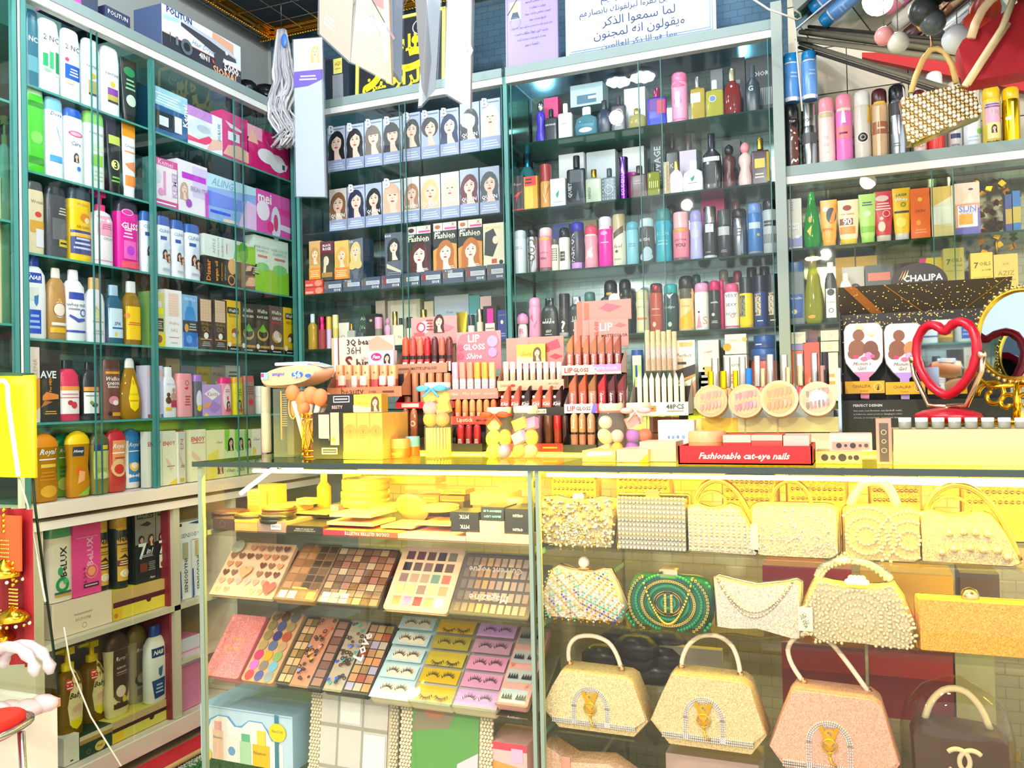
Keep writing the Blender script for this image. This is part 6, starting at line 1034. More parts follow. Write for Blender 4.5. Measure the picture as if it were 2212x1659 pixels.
row(1, 1.72, .9, [
 ('box', 623, 706, 1110, 'd8ac68', '', 'open cream palette lying above the black box', '', {'z': .93, 'd': .14}),
 ('box', 712, 800, 1118, 'f2c098', '', 'orange palette stack, top one, in the middle', '', {'z': .945, 'd': .1, 'dy': -.07}),
 ('box', 706, 806, 1136, 'f2c098', '', 'orange palette stack, bottom one, in the middle', '', {'z': .926, 'd': .1, 'dy': -.07}),
 ('box', 822, 890, 1142, 'dcb888', '', 'ivory palette beside the orange stack', '', {'z': .92, 'd': .1, 'dy': -.06}),
 ('box', 895, 972, 1136, 'f2c490', '', 'apricot palette left of the lettered cartons', '', {'z': .925, 'd': .12, 'dy': -.05}),
 ('box', 713, 731, 1092, 'f07088', '', 'small upright pink carton', '', {'z': .94, 'd': .02}),
 ('box', 535, 560, 1060, 'f4c868', '', 'upright orange-red box under the light strip', 'r 0 0 1 .35 f07830;l .1 .4 .9 .95 c89820 4', {'z': .93}),
 ('box', 558, 596, 1048, 'd0a848', '', 'upright plain yellow box under the light strip', '', {'z': .93, 'dy': .04}),
 ('spray', 678, 708, 1016, 'g:f0d040', 'f4d840', 'tall yellow bottle standing at the back', '', {'dy': .1, 'n': 'oil_bottle'}),
 ('box', 842, 940, 1030, 'd8b848', '', 'cream carton at the back left of the centre', '', {'dy': .18, 'z': .99}),
 ('box', 875, 940, 1050, 'd8b848', '', 'wide cream carton above the brown stack', '', {'dy': .1, 'z': .985}),
 ('box', 952, 1005, 1058, 'c89828', '', 'brown and gold palette stack, top one', 'l .1 .2 .9 .8 6a4a18 2', {'dy': .1, 'z': .975}),
 ('box', 950, 1003, 1072, '8a6020', '', 'brown and gold palette stack, middle one', 'l .1 .2 .9 .8 f0c040 1', {'dy': .09, 'z': .945}),
 ('box', 948, 1001, 1084, '4a3a1c', '', 'brown and gold palette stack, bottom one', '', {'dy': .08}),
 ('box', 908, 948, 1070, '9a6828', '', 'thin amber palette stack, upper', 'l .1 .2 .9 .8 f0c040 2', {'dy': .1, 'z': .95}),
 ('box', 906, 950, 1088, '7a4a20', '', 'thin amber palette stack, lower', 'l .1 .2 .9 .8 e8a030 2', {'dy': .09}),
 ('box', 1016, 1098, 1066, 'ccb060', '', 'flat pale box behind the lettered cartons', 'l .2 .4 .8 .7 c8a860 1', {'dy': .0, 'z': .965, 'd': .08}),
 ('box', 1078, 1140, 1044, 'ccb060', '', 'long pale box at the back right', '', {'dy': .14, 'z': .985}),
 ('box', 740, 780, 1020, 'ccb050', '', 'yellow carton behind the tin', '', {'dy': .2, 'z': .97}),
 ('box', 640, 672, 1078, 'd0b860', '', 'small cream cube beside the tall bottle', '', {'dy': .02, 'z': .95}),
], 'on the yellow-lit shelf', 'lit cosmetics on the yellow-lit shelf')

# bottom shelf: gift box and pearl frames
row(1, 1.66, .33, [('box', 434, 632, 1535, 'bcdcee', '', 'pale blue baby gift box with cloud windows and bottles',
 'q 5aa4dc .06,.5 .1,.74 .2,.84 .32,.84 .4,.68 .46,.7 .54,.82 .68,.82 .76,.66 .8,.5;q eef0ec .08,.0 .08,.5 .12,.72 .2,.82 .3,.82 .38,.66 .46,.66 .54,.8 .68,.8 .74,.64 .78,.5 .9,.45 .9,0;r .14 0 .26 .55 f8ccb0;r .16 .55 .24 .72 f0a8a8;r .28 0 .42 .5 f0ece0;o .35 .2 .04 .04 6aa0d0;r .44 0 .56 .42 a8d8b0;r .46 .42 .55 .56 5ab88a;r .58 0 .76 .4 f4c010;r .63 .4 .72 .66 f4d848;t .2 .42 .1 666 Nexton;t .66 .25 .13 6a5a10 Nexton;r .82 0 .86 1 2a8098;o .85 .68 .09 .08 f8d810;ti .85 .7 .12 3a3420 NexToN;o .05 .86 .02 .02 f0c840;o .08 .07 .05 .06 f8d800;l .0 .97 1 .99 5aa4dc 1', {'d': .16, 'side': '9ac8e0'})], '')
def pearl_frame(label, x0, x1, yt, Y, z, inner, art, tilt):
    A, B = P(1, Y, x0, yt + 50), P(1, Y, x1, yt + 50); w = B[0] - A[0]; h = P(1, Y, (x0 + x1) / 2, yt)[2] - z + .06
    r = empty('pearl_frame', ((A[0] + B[0]) / 2, Y, z + .001), 0, tilt); b = .028
    m = MB(); m.box(-w / 2, w / 2, .0, .012, 0, h, 'd8ccb0', 's'); m.build('backing', r)
    m = MB(); m.box(-w / 2 + b, w / 2 - b, -.004, -.002, b, h - b, inner, 'p'); Art(m, Flat(w - 2 * b, h, -.004), 'p').run(art); m.build('mirror_glass', r)  # no real mirror here: the reflected scene is painted onto the glass
    m = MB(); s = .0075
    nx, nz = int(w / s), int(h / s)
    for i in range(nx + 1):
        for j in range(nz + 1):
            x, q = -w / 2 + i * s, j * s
            if abs(x) < w / 2 - b + .002 and b < q < h - b: continue
            m.sphere((x + (j % 2) * s * .4, -.003, q), s * .55, 'f2e8c8', 'v', 6, 4)
    m.build('pearl_beading', r); tag(r, label, 'picture frame')
pearl_frame('pearl-edged mirror frame with painted-in white tile reflection, next to the gift box', 664, 852, 1538, 1.68, .275, 'd8d8d0', 'r .25 0 .28 1 a8a898;r .62 0 .65 1 a8a898;r 0 .6 1 .63 a8a898;r 0 .25 1 .28 a8a898;q eef0ec .3,.65 .6,.65 .6,.95 .3,.95;q f0f0f0 .66,.3 .98,.3 .98,.58 .66,.58', -.12)
pearl_frame('pearl-edged frame with painted-in green turf reflection, nearer the divider', 858, 1052, 1572, 1.64, .275, '5fa050', 'q 8a8468 0,.7 .1,1 .75,1 .55,.75;o .33 .86 .16 .08 b87858;q d8d0dc .6,.0 1,.0 1,.6 .7,.5', -.12)
row(1, 1.66, .275, [('box', 1056, 1140, 1606, 'f4c0bc', '', 'pink printed box with red top at the foot of the divider', 'r 0 .92 1 1 e8485a;q e8a050 .1,.7 .8,.65 .8,.75 .1,.8;q d8b8e0 .6,.8 .9,.8 .9,.95 .6,.95;q f8e8ec 0,0 .8,0 .6,.45 .2,.4', {'d': .1})], '')

# ------------------------------------------------------------------ handbags
def inside(p, x, z):
    c = False; n = len(p); j = n - 1
    for i in range(n):
        (xi, zi), (xj, zj) = p[i], p[j]
        if (zi > z) != (zj > z) and x < (xj - xi) * (z - zi) / (zj - zi + 1e-12) + xi: c = not c
        j = i
    return c
class Bag:
    def __init__(s, name, label, x0, x1, yt, z, Y, pts, col, depth=.05, group=None, mat='l', frame=None, rz=0, inset=.05, cat='handbag'):
        ym = (yt + pr((P(1, Y, (x0 + x1) / 2, yt)[0], Y, z))[1]) / 2
        A, B = P(1, Y, x0, ym), P(1, Y, x1, ym); s.w = B[0] - A[0]; s.h = P(1, Y, (x0 + x1) / 2, yt)[2] - z; s.d = depth
        s.r = empty(name, ((A[0] + B[0]) / 2, Y + depth / 2, z + .001), math.radians(rz)); s.y = -depth / 2
        s.pts = [((u - .5) * s.w, v * s.h) for u, v in pts]
        m = MB(); m.prism(s.pts, s.y, -s.y, col, mat, inset); m.build('body', s.r)
        if frame: fm = MB(); fm.tube([(x, 0, q) for x, q in s.pts], .0035, frame, 'k', 6, True); fm.build('frame', s.r)
        tag(s.r, label, cat, group)
    def X(s, u): return (u - .5) * s.w
    def Z(s, v): return v * s.h
    def handle(s, uv, r, col, mat='p', y=0, name='handle', rings=None):
        pts = [(s.X(u), y, s.Z(v)) for u, v in uv]; k = []
        for i in range(len(pts) - 1):
            for t in np.linspace(0, 1, 4, endpoint=False): k.append(V3(pts[i]) * (1 - t) + V3(pts[i + 1]) * t)
        k.append(V3(pts[-1])); k = [sum(k[max(0, i - 2):i + 3]) / len(k[max(0, i - 2):i + 3]) if 1 < i < len(k) - 2 else k[i] for i in range(len(k))]
        m = MB(); m.tube(k, r, col, mat, 8)
        if rings:
            for q in (k[0], k[-1]): m.sphere(q, r * 1.5, rings, 'k', 8, 5, (1, 1, 1.6))
        m.build(name, s.r); return k
    def beads(s, pts, r, col, mat='v', name='beading', n=6):
        m = MB(); cs = col if isinstance(col, list) else [col]
        for i, (x, q) in enumerate(pts): m.sphere((x, s.y - r * .3, q), r, cs[i % len(cs)], mat, n, 4)
        if m.f: m.build(name, s.r)
RR = lambda r=.1: [((x + 1) / 2, (z + 1) / 2) for x, z in rrect(-1, 1, -1, 1, r * 2, 4)]
rs = np.random.RandomState(11)
b = Bag('clutch_bag', 'silver and gold jewelled clutch with fan centre, first on the shelf', 1166, 1328, 1075, .895, 1.64, [(.03, .03), (.0, .5), (.02, .96), (.2, .98), (.35, .92), (.65, .92), (.8, .98), (.99, .96), (1, .5), (.97, .0)][::-1], 'a89870', frame='d8b860')
p_ = [(rs.uniform(-.5, .5) * b.w, rs.uniform(0, 1) * b.h) for _ in range(330)]; b.beads([q for q in p_ if inside(b.pts, *q)], .0032, ['e8e0d0', 'k:e8c860', 'a:f4f4f8', 'v:f0d8c0', 'k:c0a050'], 'k')
b.beads([(b.X(.45) + .9 * t * .03 * math.sin(a), b.Z(.72) - t * .055 * math.cos(a)) for a in np.linspace(-.9, .9, 13) for t in np.linspace(.3, 1.2, 10)], .0018, 'f0ead8', 'a', 'fan_ornament', 5)
MB().rbox(-.012, .012, -.01, .01, b.h * .9, b.h * 1.06, .004, 'f0e0c0', 'k').build('clasp', b.r)
b = Bag('clutch_bag', 'square crystal grid clutch with gold frame', 1331, 1485, 1072, .89 + .005, 1.64, RR(.03), 'b8ac90', frame='e0b850', mat='k')
b.beads([(b.X(.05 + .9 * i / 17), b.Z(.05 + .9 * j / 11)) for i in range(18) for j in range(12)], .0036, ['d0d0d8', 'b8bcc8', '989cb0', 'd8c8a0'], 'a', 'crystals')
MB().rbox(-.014, .014, -.008, .008, b.h, b.h * 1.08, .004, 'd8b060', 'k').build('clasp', b.r)
SW = [(0, 0), (.0, .62), (.12, .66), (.3, .6), (.48, .6), (.6, .66), (.72, .62), (.86, .4), (.97, .12), (1, .02), (.92, -.02)]
def swoosh(label, x0, x1, yt, Y, seed, col):
    b = Bag('clutch_bag', label, x0, x1, yt, .897, Y, SW[::-1], col, frame='e8b840')
    b.handle([(.08, .62), (.14, .84), (.3, .98), (.45, 1.0), (.62, .92), (.78, .7), (.9, .4), (1.0, .05)], .0055, 'k:f0c048', 'k'); b.handle([(.12, .64), (.2, .8), (.36, .84), (.5, .78), (.56, .66), (.4, .6), (.2, .6), (.12, .64)], .003, 'k:f0c048', 'k', name='inner_ring')
    return b
b = swoosh('clutch with arched gold side handle and silver bar pattern', 1482, 1640, 1040, 1.64, 1, 'b0a890')
b.beads([(b.X(.05 + i * .075), b.Z(.05 + .54 * j / 11)) for i in range(12) for j in range(12) if inside(b.pts, b.X(.05 + i * .075), b.Z(.05 + .54 * j / 11))], .0028, ['e8e8ec', 'b0b0b8', 'f4f0e4'], 'a', 'crystals')
MB().box(b.X(.88), b.X(.98), b.y - .004, b.y - .003, b.Z(.08), b.Z(.42), 'f4e4b0', 's').build('price_tag', b.r)
b = Bag('clutch_bag', 'glitter clutch with small D-shaped gold handle', 1622, 1812, 1092, .895, 1.64, RR(.14), 'a89c84', frame='e0b850')
b.handle([(.24, .98), (.26, 1.25), (.38, 1.42), (.5, 1.44), (.6, 1.36), (.68, 1.15), (.7, .98)], .0045, 'k:e8b840', 'k')
p_ = [(rs.uniform(-.48, .48) * b.w, rs.uniform(.03, .95) * b.h) for _ in range(260)]; b.beads(p_, .0016, ['ffffff', 'f4f0e0', 'e8f0ff'], 'a', 'crystals', 5)
b = Bag('clutch_bag', 'champagne clutch with pearl rosettes and arched handle', 1822, 1990, 1098, .895, 1.645, RR(.12), 'b8a068', frame='e8b840')
def rosette(b, cu, cv, R0, n, r, col='dccba4', name='pearl_rosette'):
    pts = []
    for k in range(1, n + 1):
        rr = R0 * k / n; c = max(6, int(2 * math.pi * rr / (r * 2.3)))
        pts += [(b.X(cu) + rr * math.cos(2 * math.pi * i / c), b.Z(cv) + rr * math.sin(2 * math.pi * i / c)) for i in range(c)]
    b.beads([q for q in pts if inside(b.pts, *q)], r, col, 'v', name)
rosette(b, .3, .48, .05, 3, .0032); rosette(b, .85, .42, .05, 3, .0032)
b.handle([(.1, 1), (.2, 1.35), (.4, 1.5), (.62, 1.4), (.72, 1.0)], .008, 'v:f4e4a8', 'v')
b = swoosh('large clutch with arched gold handle and teardrop crystals', 1985, 2206, 1050, 1.65, 4, 'a89878')
b.beads([(b.X(u), b.Z(v)) for u, v in ((.3, .4), (.44, .42), (.56, .42), (.68, .4), (.34, .2), (.5, .22), (.63, .2), (.76, .2), (.22, .15), (.86, .12))], .007, 'f0dca0', 'a', 'teardrop_crystals', 8)
for i, (x0, x1, yt, lab) in enumerate(((1190, 1290, 1030, 'plain gold evening bag in the back row, left'), (1330, 1450, 1024, 'ribbed gold evening bag in the back row, second'), (1560, 1680, 1030, 'gold sequin evening bag in the back row, third'), (1700, 1830, 1024, 'gold glitter evening bag in the back row, fourth'), (1880, 1990, 1026, 'gold evening bag in the back row, fifth'), (2080, 2230, 1028, 'gold evening bag in the back row, at right'))):
    b = Bag('clutch_bag', lab, x0, x1, yt, .897, 1.9, RR(.08), ('e8c030', 'd8b040', 'e0b838')[i % 3], frame='e8b840', group='gold bags in the back row')
    b.beads([(b.X(.1 + .8 * i2 / 9), b.Z(.6 + .3 * j / 2)) for i2 in range(10) for j in range(3)], .004, 'f4d868', 'k')
# second shelf
b = Bag('clutch_bag', 'multicoloured chevron beaded clutch with pearl clasp', 1163, 1350, 1228, .748, 1.635, [(.08, .0), (.0, .35), (.08, .7), (.14, .92), (.22, 1), (.35, .93), (.62, .9), (.74, .97), (.82, .96), (.9, .7), (1, .3), (.93, .0)][::-1], 'e8dcc8', frame='d8a850', inset=.08, mat='s')
cl = ['k:f0c050', '2038c8', 'f4f4f8', 'd83030', '38b8c8', 'e8b020', '6a3ad8', 'a8d8e8', 'k:f0c050', 'b81c50', 'f0e8d8', '58b0a0']
m = MB(); s_ = .0062
for i in range(-60, 60):
    for j in range(-45, 34):
        x = i * s_ * .71; z = j * s_ * 1.0 + (abs(i) * s_ * .71)
        if inside(b.pts, x, z) and (j % 2 == 0 or i % 2):
            c = cl[(j * 5 + (i // 3) * 3) % 12] if j % 3 else 'k:e8b848'
            k = .0026; m.add([(x, b.y - .0035, z - k), (x + k, b.y - .0035, z), (x, b.y - .0035, z + k), (x - k, b.y - .0035, z), (x, b.y - .0055, z)], [(0, 1, 4), (1, 2, 4), (2, 3, 4), (3, 0, 4)], c, 'p')
m.build('bead_pattern', b.r)
m = MB(); m.sphere((0, 0, b.h * 1.06), .012, 'f8e8dc', 'v', 10, 7); m.sphere((0, 0, b.h * .96), .01, 'k:e8b860', 'k', 8, 5, (1.6, 1, .5)); m.build('clasp', b.r)
b = Bag('clutch_bag', 'emerald green clutch with concentric gold chains', 1351, 1540, 1244, .748, 1.635, [(.04, .0), (0, .3), (.02, .75), (.1, .95), (.2, 1), (.8, .98), (.94, .92), (1, .7), (.98, .2), (.93, .0), (.5, -.03)][::-1], '0c5a38', mat='p', inset=.1)
m = MB(); g_ = MB()
for k in range(1, 8):
    rx, rz_ = b.w * .075 * k, b.h * .105 * k
    pts = [(b.X(.5) + rx * math.cos(t), b.Z(.48) + rz_ * math.sin(t)) for t in np.linspace(0, 2 * math.pi, 64, endpoint=False)]
    pts = [q for q in pts if inside(b.pts, *q)]
    if k % 2 == 0 or k == 7 and False:
        for x, z in pts: g_.box(x - .0022, x + .0022, b.y - .005, b.y - .001, z - .0022, z + .0022, 'k:f0c860' , 'k'); g_.box(x - .0010, x + .0010, b.y - .0055, b.y - .005, z - .001, z + .001, '201810')
    else:
        for x, z in pts: m.sphere((x, b.y - .001, z), .0032, '128050', 'p', 6, 4, (1.3, 1, 1.3))
for u in (.47, .54):
    for j in range(9): g_.box(b.X(u) - .0022, b.X(u) + .0022, b.y - .005, b.y - .001, b.Z(.28 + j * .05) - .0022, b.Z(.28 + j * .05) + .0022, 'k:f0c860', 'k')
for t in np.linspace(0, 1, 40): g_.sphere((b.X(.22 + .56 * t), b.y - .008, b.Z(.95 - .85 * math.sin(math.pi * t) ** .8)), .003, 'k:f0c860', 'k', 6, 4)
m.build('green_beading', b.r); g_.build('gold_chain', b.r); MB().rbox(-.02, .016, -.01, .01, b.h * .97, b.h * 1.08, .004, 'k:e8c8a0', 'k').build('clasp', b.r)
b = Bag('clutch_bag', 'white satin clutch with draped crystal chain', 1540, 1733, 1252, .748, 1.635, [(.02, .08), (.0, .95), (.06, .99), (.2, .94), (.5, .86), (.8, .94), (.95, 1), (1, .96), (.99, -.02), (.9, -.03), (.5, .1), (.2, .06)][::-1], 'c8bfae', frame='d8c080', inset=.06)
for s2 in (.72, .62): b.beads([(b.X(.06 + .84 * t), b.Z(.98 - s2 * math.sin(math.pi * t) ** .9 * (1 - .2 * t))) for t in np.linspace(0, 1, 46)], .0028, ['e8e4dc', 'k:d8c090'], 'a', 'chain')
b = Bag('clutch_bag', 'ivory pearl-embroidered handbag with price tag', 1732, 1980, 1256, .748, 1.625, [(.12, .0), (.02, .12), (.0, .5), (.1, .88), (.14, 1), (.3, .93), (.5, .9), (.7, .92), (.82, .98), (.9, .75), (.98, .4), (1, .12), (.92, -.04), (.5, .0)][::-1], 'c4b48a', frame='e0b040', inset=.08)
rosette(b, .5, .4, .052, 4, .0032); rosette(b, .9, .4, .04, 3, .0032); rosette(b, .1, .35, .04, 3, .0032)
p_ = [(b.X(.02 + .96 * (i % 29) / 28), b.Z(.02 + .9 * (i // 29) / 9 + .02 * (i % 2))) for i in range(290)]; b.beads([q for q in p_ if inside(b.pts, *q) and math.hypot(q[0], q[1] - b.Z(.4)) > .056], .0028, 'd8cba8', 'v')
k = b.handle([(.16, 1.0), (.2, 1.15), (.34, 1.28), (.5, 1.3), (.66, 1.22), (.8, 1.0)], .006, 'f0e6c8', 'v'); m = MB()
for i in range(0, len(k) - 1):
    for a in range(6): q = k[i]; m.sphere((q[0] + .006 * math.cos(a), .006 * math.sin(a * 1.05), q[2] + .006 * math.sin(a)), .0036, 'dccca8', 'v', 6, 4)
m.build('handle_pearls', b.r); b.beads([(b.X(.42 + .16 * i / 5), b.Z(.98)) for i in range(6)] + [(b.X(.45 + .1 * i / 3), b.Z(1.04)) for i in range(4)], .006, 'fbf4e4', 'v', 'clasp', 8)
m = MB(); m.box(b.X(-.03), b.X(.1), b.y - .008, b.y - .006, b.Z(.18), b.Z(.55), 'f4e8c4', 's'); a = Art(m, Flat(.03, .06, b.y - .008), 's'); a.text(b.X(.04), b.Z(.38), .022, '444', 'CK-20', '', -1.2); a.text(b.X(.02), b.Z(.33), .026, '444', 'SILVER', '', -1.2); m.build('price_tag', b.r)
b = Bag('clutch_bag', 'wide gold glitter box clutch with gem clasp', 1982, 2225, 1300, .748, 1.625, RR(.02), 'd89838', frame='k:e8b840')
m = MB(); m.sphere((0, 0, b.h * 1.03), .016, 'k:d8c090', 'k', 8, 4); m.build('clasp', b.r)
# red and glassy things behind the second and third shelf
row(1, 1.86, .748, [('box', 1648, 1840, 1226, 'b81c1c', '', 'long red velvet jewellery box behind the pearl bag', 'r 0 0 1 .3 6a1418', {'d': .1, 'n': 'jewellery_box'}),
 ('box', 1860, 2060, 1238, 'e8b020', '', 'orange-gold box behind the wide clutch', '', {'d': .1}), ('box', 2075, 2160, 1240, '5a4420', '', 'brown glossy box at the back right', '', {'d': .1})], '')
row(1, 1.9, .53, [('box', 1690, 1870, 1395, '7a1820', '', 'dark red jewellery box behind the pink bag', 'r 0 .6 1 .95 a02420', {'d': .12, 'n': 'jewellery_box'}), ('box', 1878, 2060, 1405, '7a1820', '', 'dark red jewellery box behind the plastic-wrapped bag', 'r 0 .6 1 .95 b02c20', {'d': .12, 'n': 'jewellery_box'}),
 ('box', 2065, 2150, 1410, 'b8b890', '', 'pale green wrapped parcel at the back', '', {'d': .1}), ('box', 1420, 1560, 1400, 'b8b0a0', '', 'grey card of earrings behind the middle bag', 'o .2 .5 .05 .08 333;o .4 .5 .05 .08 444;o .6 .45 .06 .1 333;o .8 .5 .05 .1 333', {'d': .02})], '')
m = MB()
for i in range(16): m.sphere((.06 * math.cos(i * 2.4) * (i % 5) / 3, .03 * math.sin(i), .04 + .03 * (i % 3)), .04, '30343a', 'p', 7, 5, (1.3, .8, .8))
q = P(1, 1.9, 1380, 1470); o = m.build('plastic_bag', None, (q[0], 1.9, .535)); tag(o, 'crumpled black plastic wrapping behind the cream bags', 'bag')
# third shelf: hexagonal bags
HX = [(.16, .0), (.0, .3), (.12, .72), (.18, .93), (.22, 1), (.8, .98), (.86, .92), (.99, .28), (.86, .0)][::-1]
def hexbag(label, x0, x1, yt, Y, col, flap, hnd, z=.53):
    b = Bag('handbag', label, x0, x1, yt, z, Y, HX, col, .06, 'hexagonal shoulder bags with arch trim', 'l', rz=0, inset=.03)
    m = MB(); m.prism([(b.X(u), b.Z(v)) for u, v in [(.13, .17), (.02, .32), (.12, .7), (.21, .97), (.8, .95), (.86, .88), (.96, .32), (.84, .14)][::-1]], b.y - .005, b.y, flap, 'l'); m.build('flap', b.r)
    st = []
    for t in np.linspace(0, math.pi, 30): st += [(b.X(.47) + (r0) * math.cos(t), b.Z(.42) + (r0) * 1.05 * math.sin(t)) for r0 in (.031, .0345, .038)]
    for q in np.linspace(.14, .42, 10): st += [(b.X(.47) + sg * r0, b.Z(q)) for sg in (-1, 1) for r0 in (.031, .0345, .038)]
    for u in np.linspace(.12, .86, 46): st += [(b.X(u), b.Z(.155)), (b.X(u), b.Z(.125)), (b.X(u), b.Z(.185))]
    m = MB()
    for x, z_ in st: m.sphere((x, b.y - .0055, z_), .0021, 'e8e8e8', 'a', 5, 3)
    m.build('rhinestone_trim', b.r)
    m = MB(); a = Art(m, Flat(b.w, b.h, b.y - .008), 'k'); cx, cz = b.X(.47), b.Z(.42)
    a.text(cx, cz + .012, .036, 'k:f0bc30', 'V', 'b'); a.text(cx, cz + .014, .017, 'k:f4c848', 'S', 'b'); a.text(cx, cz - .012, .02, 'k:e8b020', 'Y', 'b')
    m.tube([(cx + .012 * math.cos(t), b.y - .009, cz - .002 + .012 * math.sin(t)) for t in np.linspace(0, 6.28, 20, endpoint=False)], .0014, 'k:f0bc30', 'k', 6, True)
    m.tube([(cx, b.y - .009, cz - .02), (cx + .003, b.y - .01, cz - .032), (cx + .012, b.y - .01, cz - .036)], .002, 'k:f0bc30', 'k', 6)
    m.build('emblem', b.r)
    b.handle(hnd, .0045, 'f4dcc4', 's', rings='k:d8a060'); return b
hexbag('cream hexagonal handbag with arch trim, leftmost', 1168, 1405, 1452, 1.63, 'd0b884', 'd8c292', [(.24, 1.0), (.22, 1.2), (.26, 1.42), (.38, 1.52), (.55, 1.5), (.66, 1.35), (.72, 1.0)])
hexbag('cream hexagonal handbag with arch trim, between cream and pink', 1402, 1662, 1460, 1.62, 'ceb480', 'd4bc8c', [(.26, 1.0), (.28, 1.2), (.36, 1.4), (.5, 1.5), (.66, 1.45), (.74, 1.25), (.76, .97)])
hexbag('pink hexagonal handbag with arch trim', 1658, 1950, 1494, 1.615, 'dca488', 'e0a890', [(.28, 1.0), (.16, 1.25), (.17, 1.45), (.3, 1.58), (.45, 1.55), (.58, 1.35), (.78, .94)], z=.505)
b = Bag('handbag', 'dark brown handbag with interlocked cream rings in clear plastic', 1958, 2190, 1570, .505, 1.63, [(.08, .0), (.05, .8), (.12, .98), (.9, .9), (.98, .8), (1, .0)][::-1], '4a3220', .07, mat='p')
m = MB()
for sx in (-1, 1): m.tube([(b.X(.55) + sx * .011 + .019 * math.cos(t) * sx, b.y - .006, b.Z(.52) + .02 * math.sin(t)) for t in np.linspace(.75, 5.5, 20)], .0042, 'efe0c8', 's', 8)
m.build('emblem', b.r); m = MB()
m.lathe([(0, 1), (.5, 1.02), (.75, .9), (.9, .6), (1, .15)], b.w * 1.08, .1, b.h * 1.62, 2.4, 'c:f4efe2', 'c', 22); m.build('plastic_cover', b.r)
b.handle([(.2, .95), (.28, 1.3), (.5, 1.5), (.72, 1.3), (.82, .9)], .006, 'e8dcb8', 's')
b = Bag('handbag', 'pink handbag with ribbon bow on the lowest shelf', 1172, 1420, 1622, .33, 1.66, [(.0, .0), (.02, .98), (.25, .8), (.6, .85), (1, .5), (1, .0)][::-1], 'f0c0a4', .06)
MB().box(b.X(.18), b.X(.26), b.y - .004, b.y - .001, 0, b.Z(.86), 'f0a890', 's').build('strap', b.r)
row(1, 1.75, .33, [('box', 1440, 1640, 1640, 'd8b8ac', '', 'pinkish wrapped parcel below the middle handbag', '', {'d': .1}), ('box', 2080, 2212, 1640, '6a5a40', '', 'brown parcel at the lowest right corner', '', {'d': .1})], '')

# ================================================================== ON THE COUNTER
ORD = ('first', 'second', 'third', 'fourth', 'fifth', 'sixth', 'seventh', 'eighth', 'ninth', 'tenth')
def lips(kind, xs, yt, Y, z, caps, bods, look, loc, grp, art='', dyt=0):
    n = len(xs); it = []
    for i, (a, b) in enumerate(xs):
        it.append((kind, a, b, yt + dyt * i / max(1, n - 1), bods[i % len(bods)], caps[i % len(caps)], look + ', ' + ORD[i] + ' of ' + str(n) + ' from the left', art))
    row(1, Y, z, it, loc, grp)
def span(x0, x1, n, fill=.86):
    s = (x1 - x0) / n; return [(x0 + s * i + s * (1 - fill) / 2, x0 + s * (i + 1) - s * (1 - fill) / 2) for i in range(n)]
def stand(label, trays, header=None, name='lip_gloss_display'):
    """stepped card stand: trays (x0,x1,ytop,ybottom,Y,colour,art[,depth]); header (x0,x1,yt,yb,Y,colour,art)"""
    r = empty(name); zs = []
    for t in trays:
        x0, x1, yt, yb, Y, col, art = t[:7]; dp = t[7] if len(t) > 7 else .05
        ym = (yt + yb) / 2; A, B = P(1, Y, x0, ym), P(1, Y, x1, ym); z1 = P(1, Y, (x0 + x1) / 2, yt)[2]; z0 = max(CT + .001, P(1, Y, (x0 + x1) / 2, yb)[2]); w = B[0] - A[0]; h = z1 - z0
        cx = (A[0] + B[0]) / 2; m = MB()
        m.box(-w / 2, w / 2, 0, .002, 0, h, col, 's'); m.box(-w / 2, w / 2, .002, dp, 0, .003, col, 's')
        for sx in (-1, 1): m.add([(sx * w / 2, 0, 0), (sx * w / 2, dp, 0), (sx * w / 2, dp, h * 3.0), (sx * w / 2, 0, h)], [(0, 1, 2, 3)], col, 's')
        m.box(-w / 2, w / 2, dp, dp + .002, -(z0 - CT - .001) if len(zs) else 0, h * 2.2, '3a2a28', 's')
        Art(m, Flat(w, h), 's').run(art); o = m.build('tray', r, (cx, Y, z0)); zs.append(z0)
    if header:
        x0, x1, yt, yb, Y, col, art = header; ym = (yt + yb) / 2; A, B = P(1, Y, x0, ym), P(1, Y, x1, ym); z1, z0 = P(1, Y, (x0 + x1) / 2, yt)[2], P(1, Y, (x0 + x1) / 2, yb)[2]
        m = MB(); w = B[0] - A[0]; m.box(-w / 2, w / 2, 0, .003, -.02, z1 - z0, col, 's'); Art(m, Flat(w, z1 - z0), 's').run(art); m.build('header_card', r, ((A[0] + B[0]) / 2, Y, z0))
        MB().box(A[0] + .01, A[0] + .03, Y + .004, Y + .012, CT + .001, z0, '3a2a28', 's').build('support', r)
    tag(r, label, 'display stand'); return zs
# 1: shiny lip gloss, square
zs = stand('peach lip gloss stand with a large 36H card', [(706, 868, 836, 858, 1.94, 'c8805c', 't .35 .5 .3 5a3028 beauty;t .62 .5 .1 5a3028 SUPER;l .75 .3 .9 .7 6a3a2c 1')],
 (717, 852, 727, 800, 2.03, 'd8c4b0', 'r .04 0 .09 1 f8f0e8;r .1 0 .12 1 7a2c2c;r .0 0 .03 1 c8a078;b .5 .82 .5 2c2428 3Q beauty;t .36 .6 .22 4a3c40 36H;b .28 .22 .12 6a1c24 S;b .55 .16 .3 4a2c34 hiny;t .62 .34 .28 a89088 LIPGLOSS;q e89880 .6,.85 .75,1 .98,.7 .95,.4 .62,.45'))
lips('gloss', span(722, 856, 7, .9), 789, 1.955, zs[0] + .004, ['e8a070', 'e89c6c', 'e0a468', 'e8b080'], ['c84a3c', 'b07060', 'a84038', 'c88850', 'd84048', '8a3040', 'b85040'], 'square lip gloss with tan cap', 'in the 36H stand', 'square tan-capped lip glosses', 'o .5 .75 .14 .14 a86838')
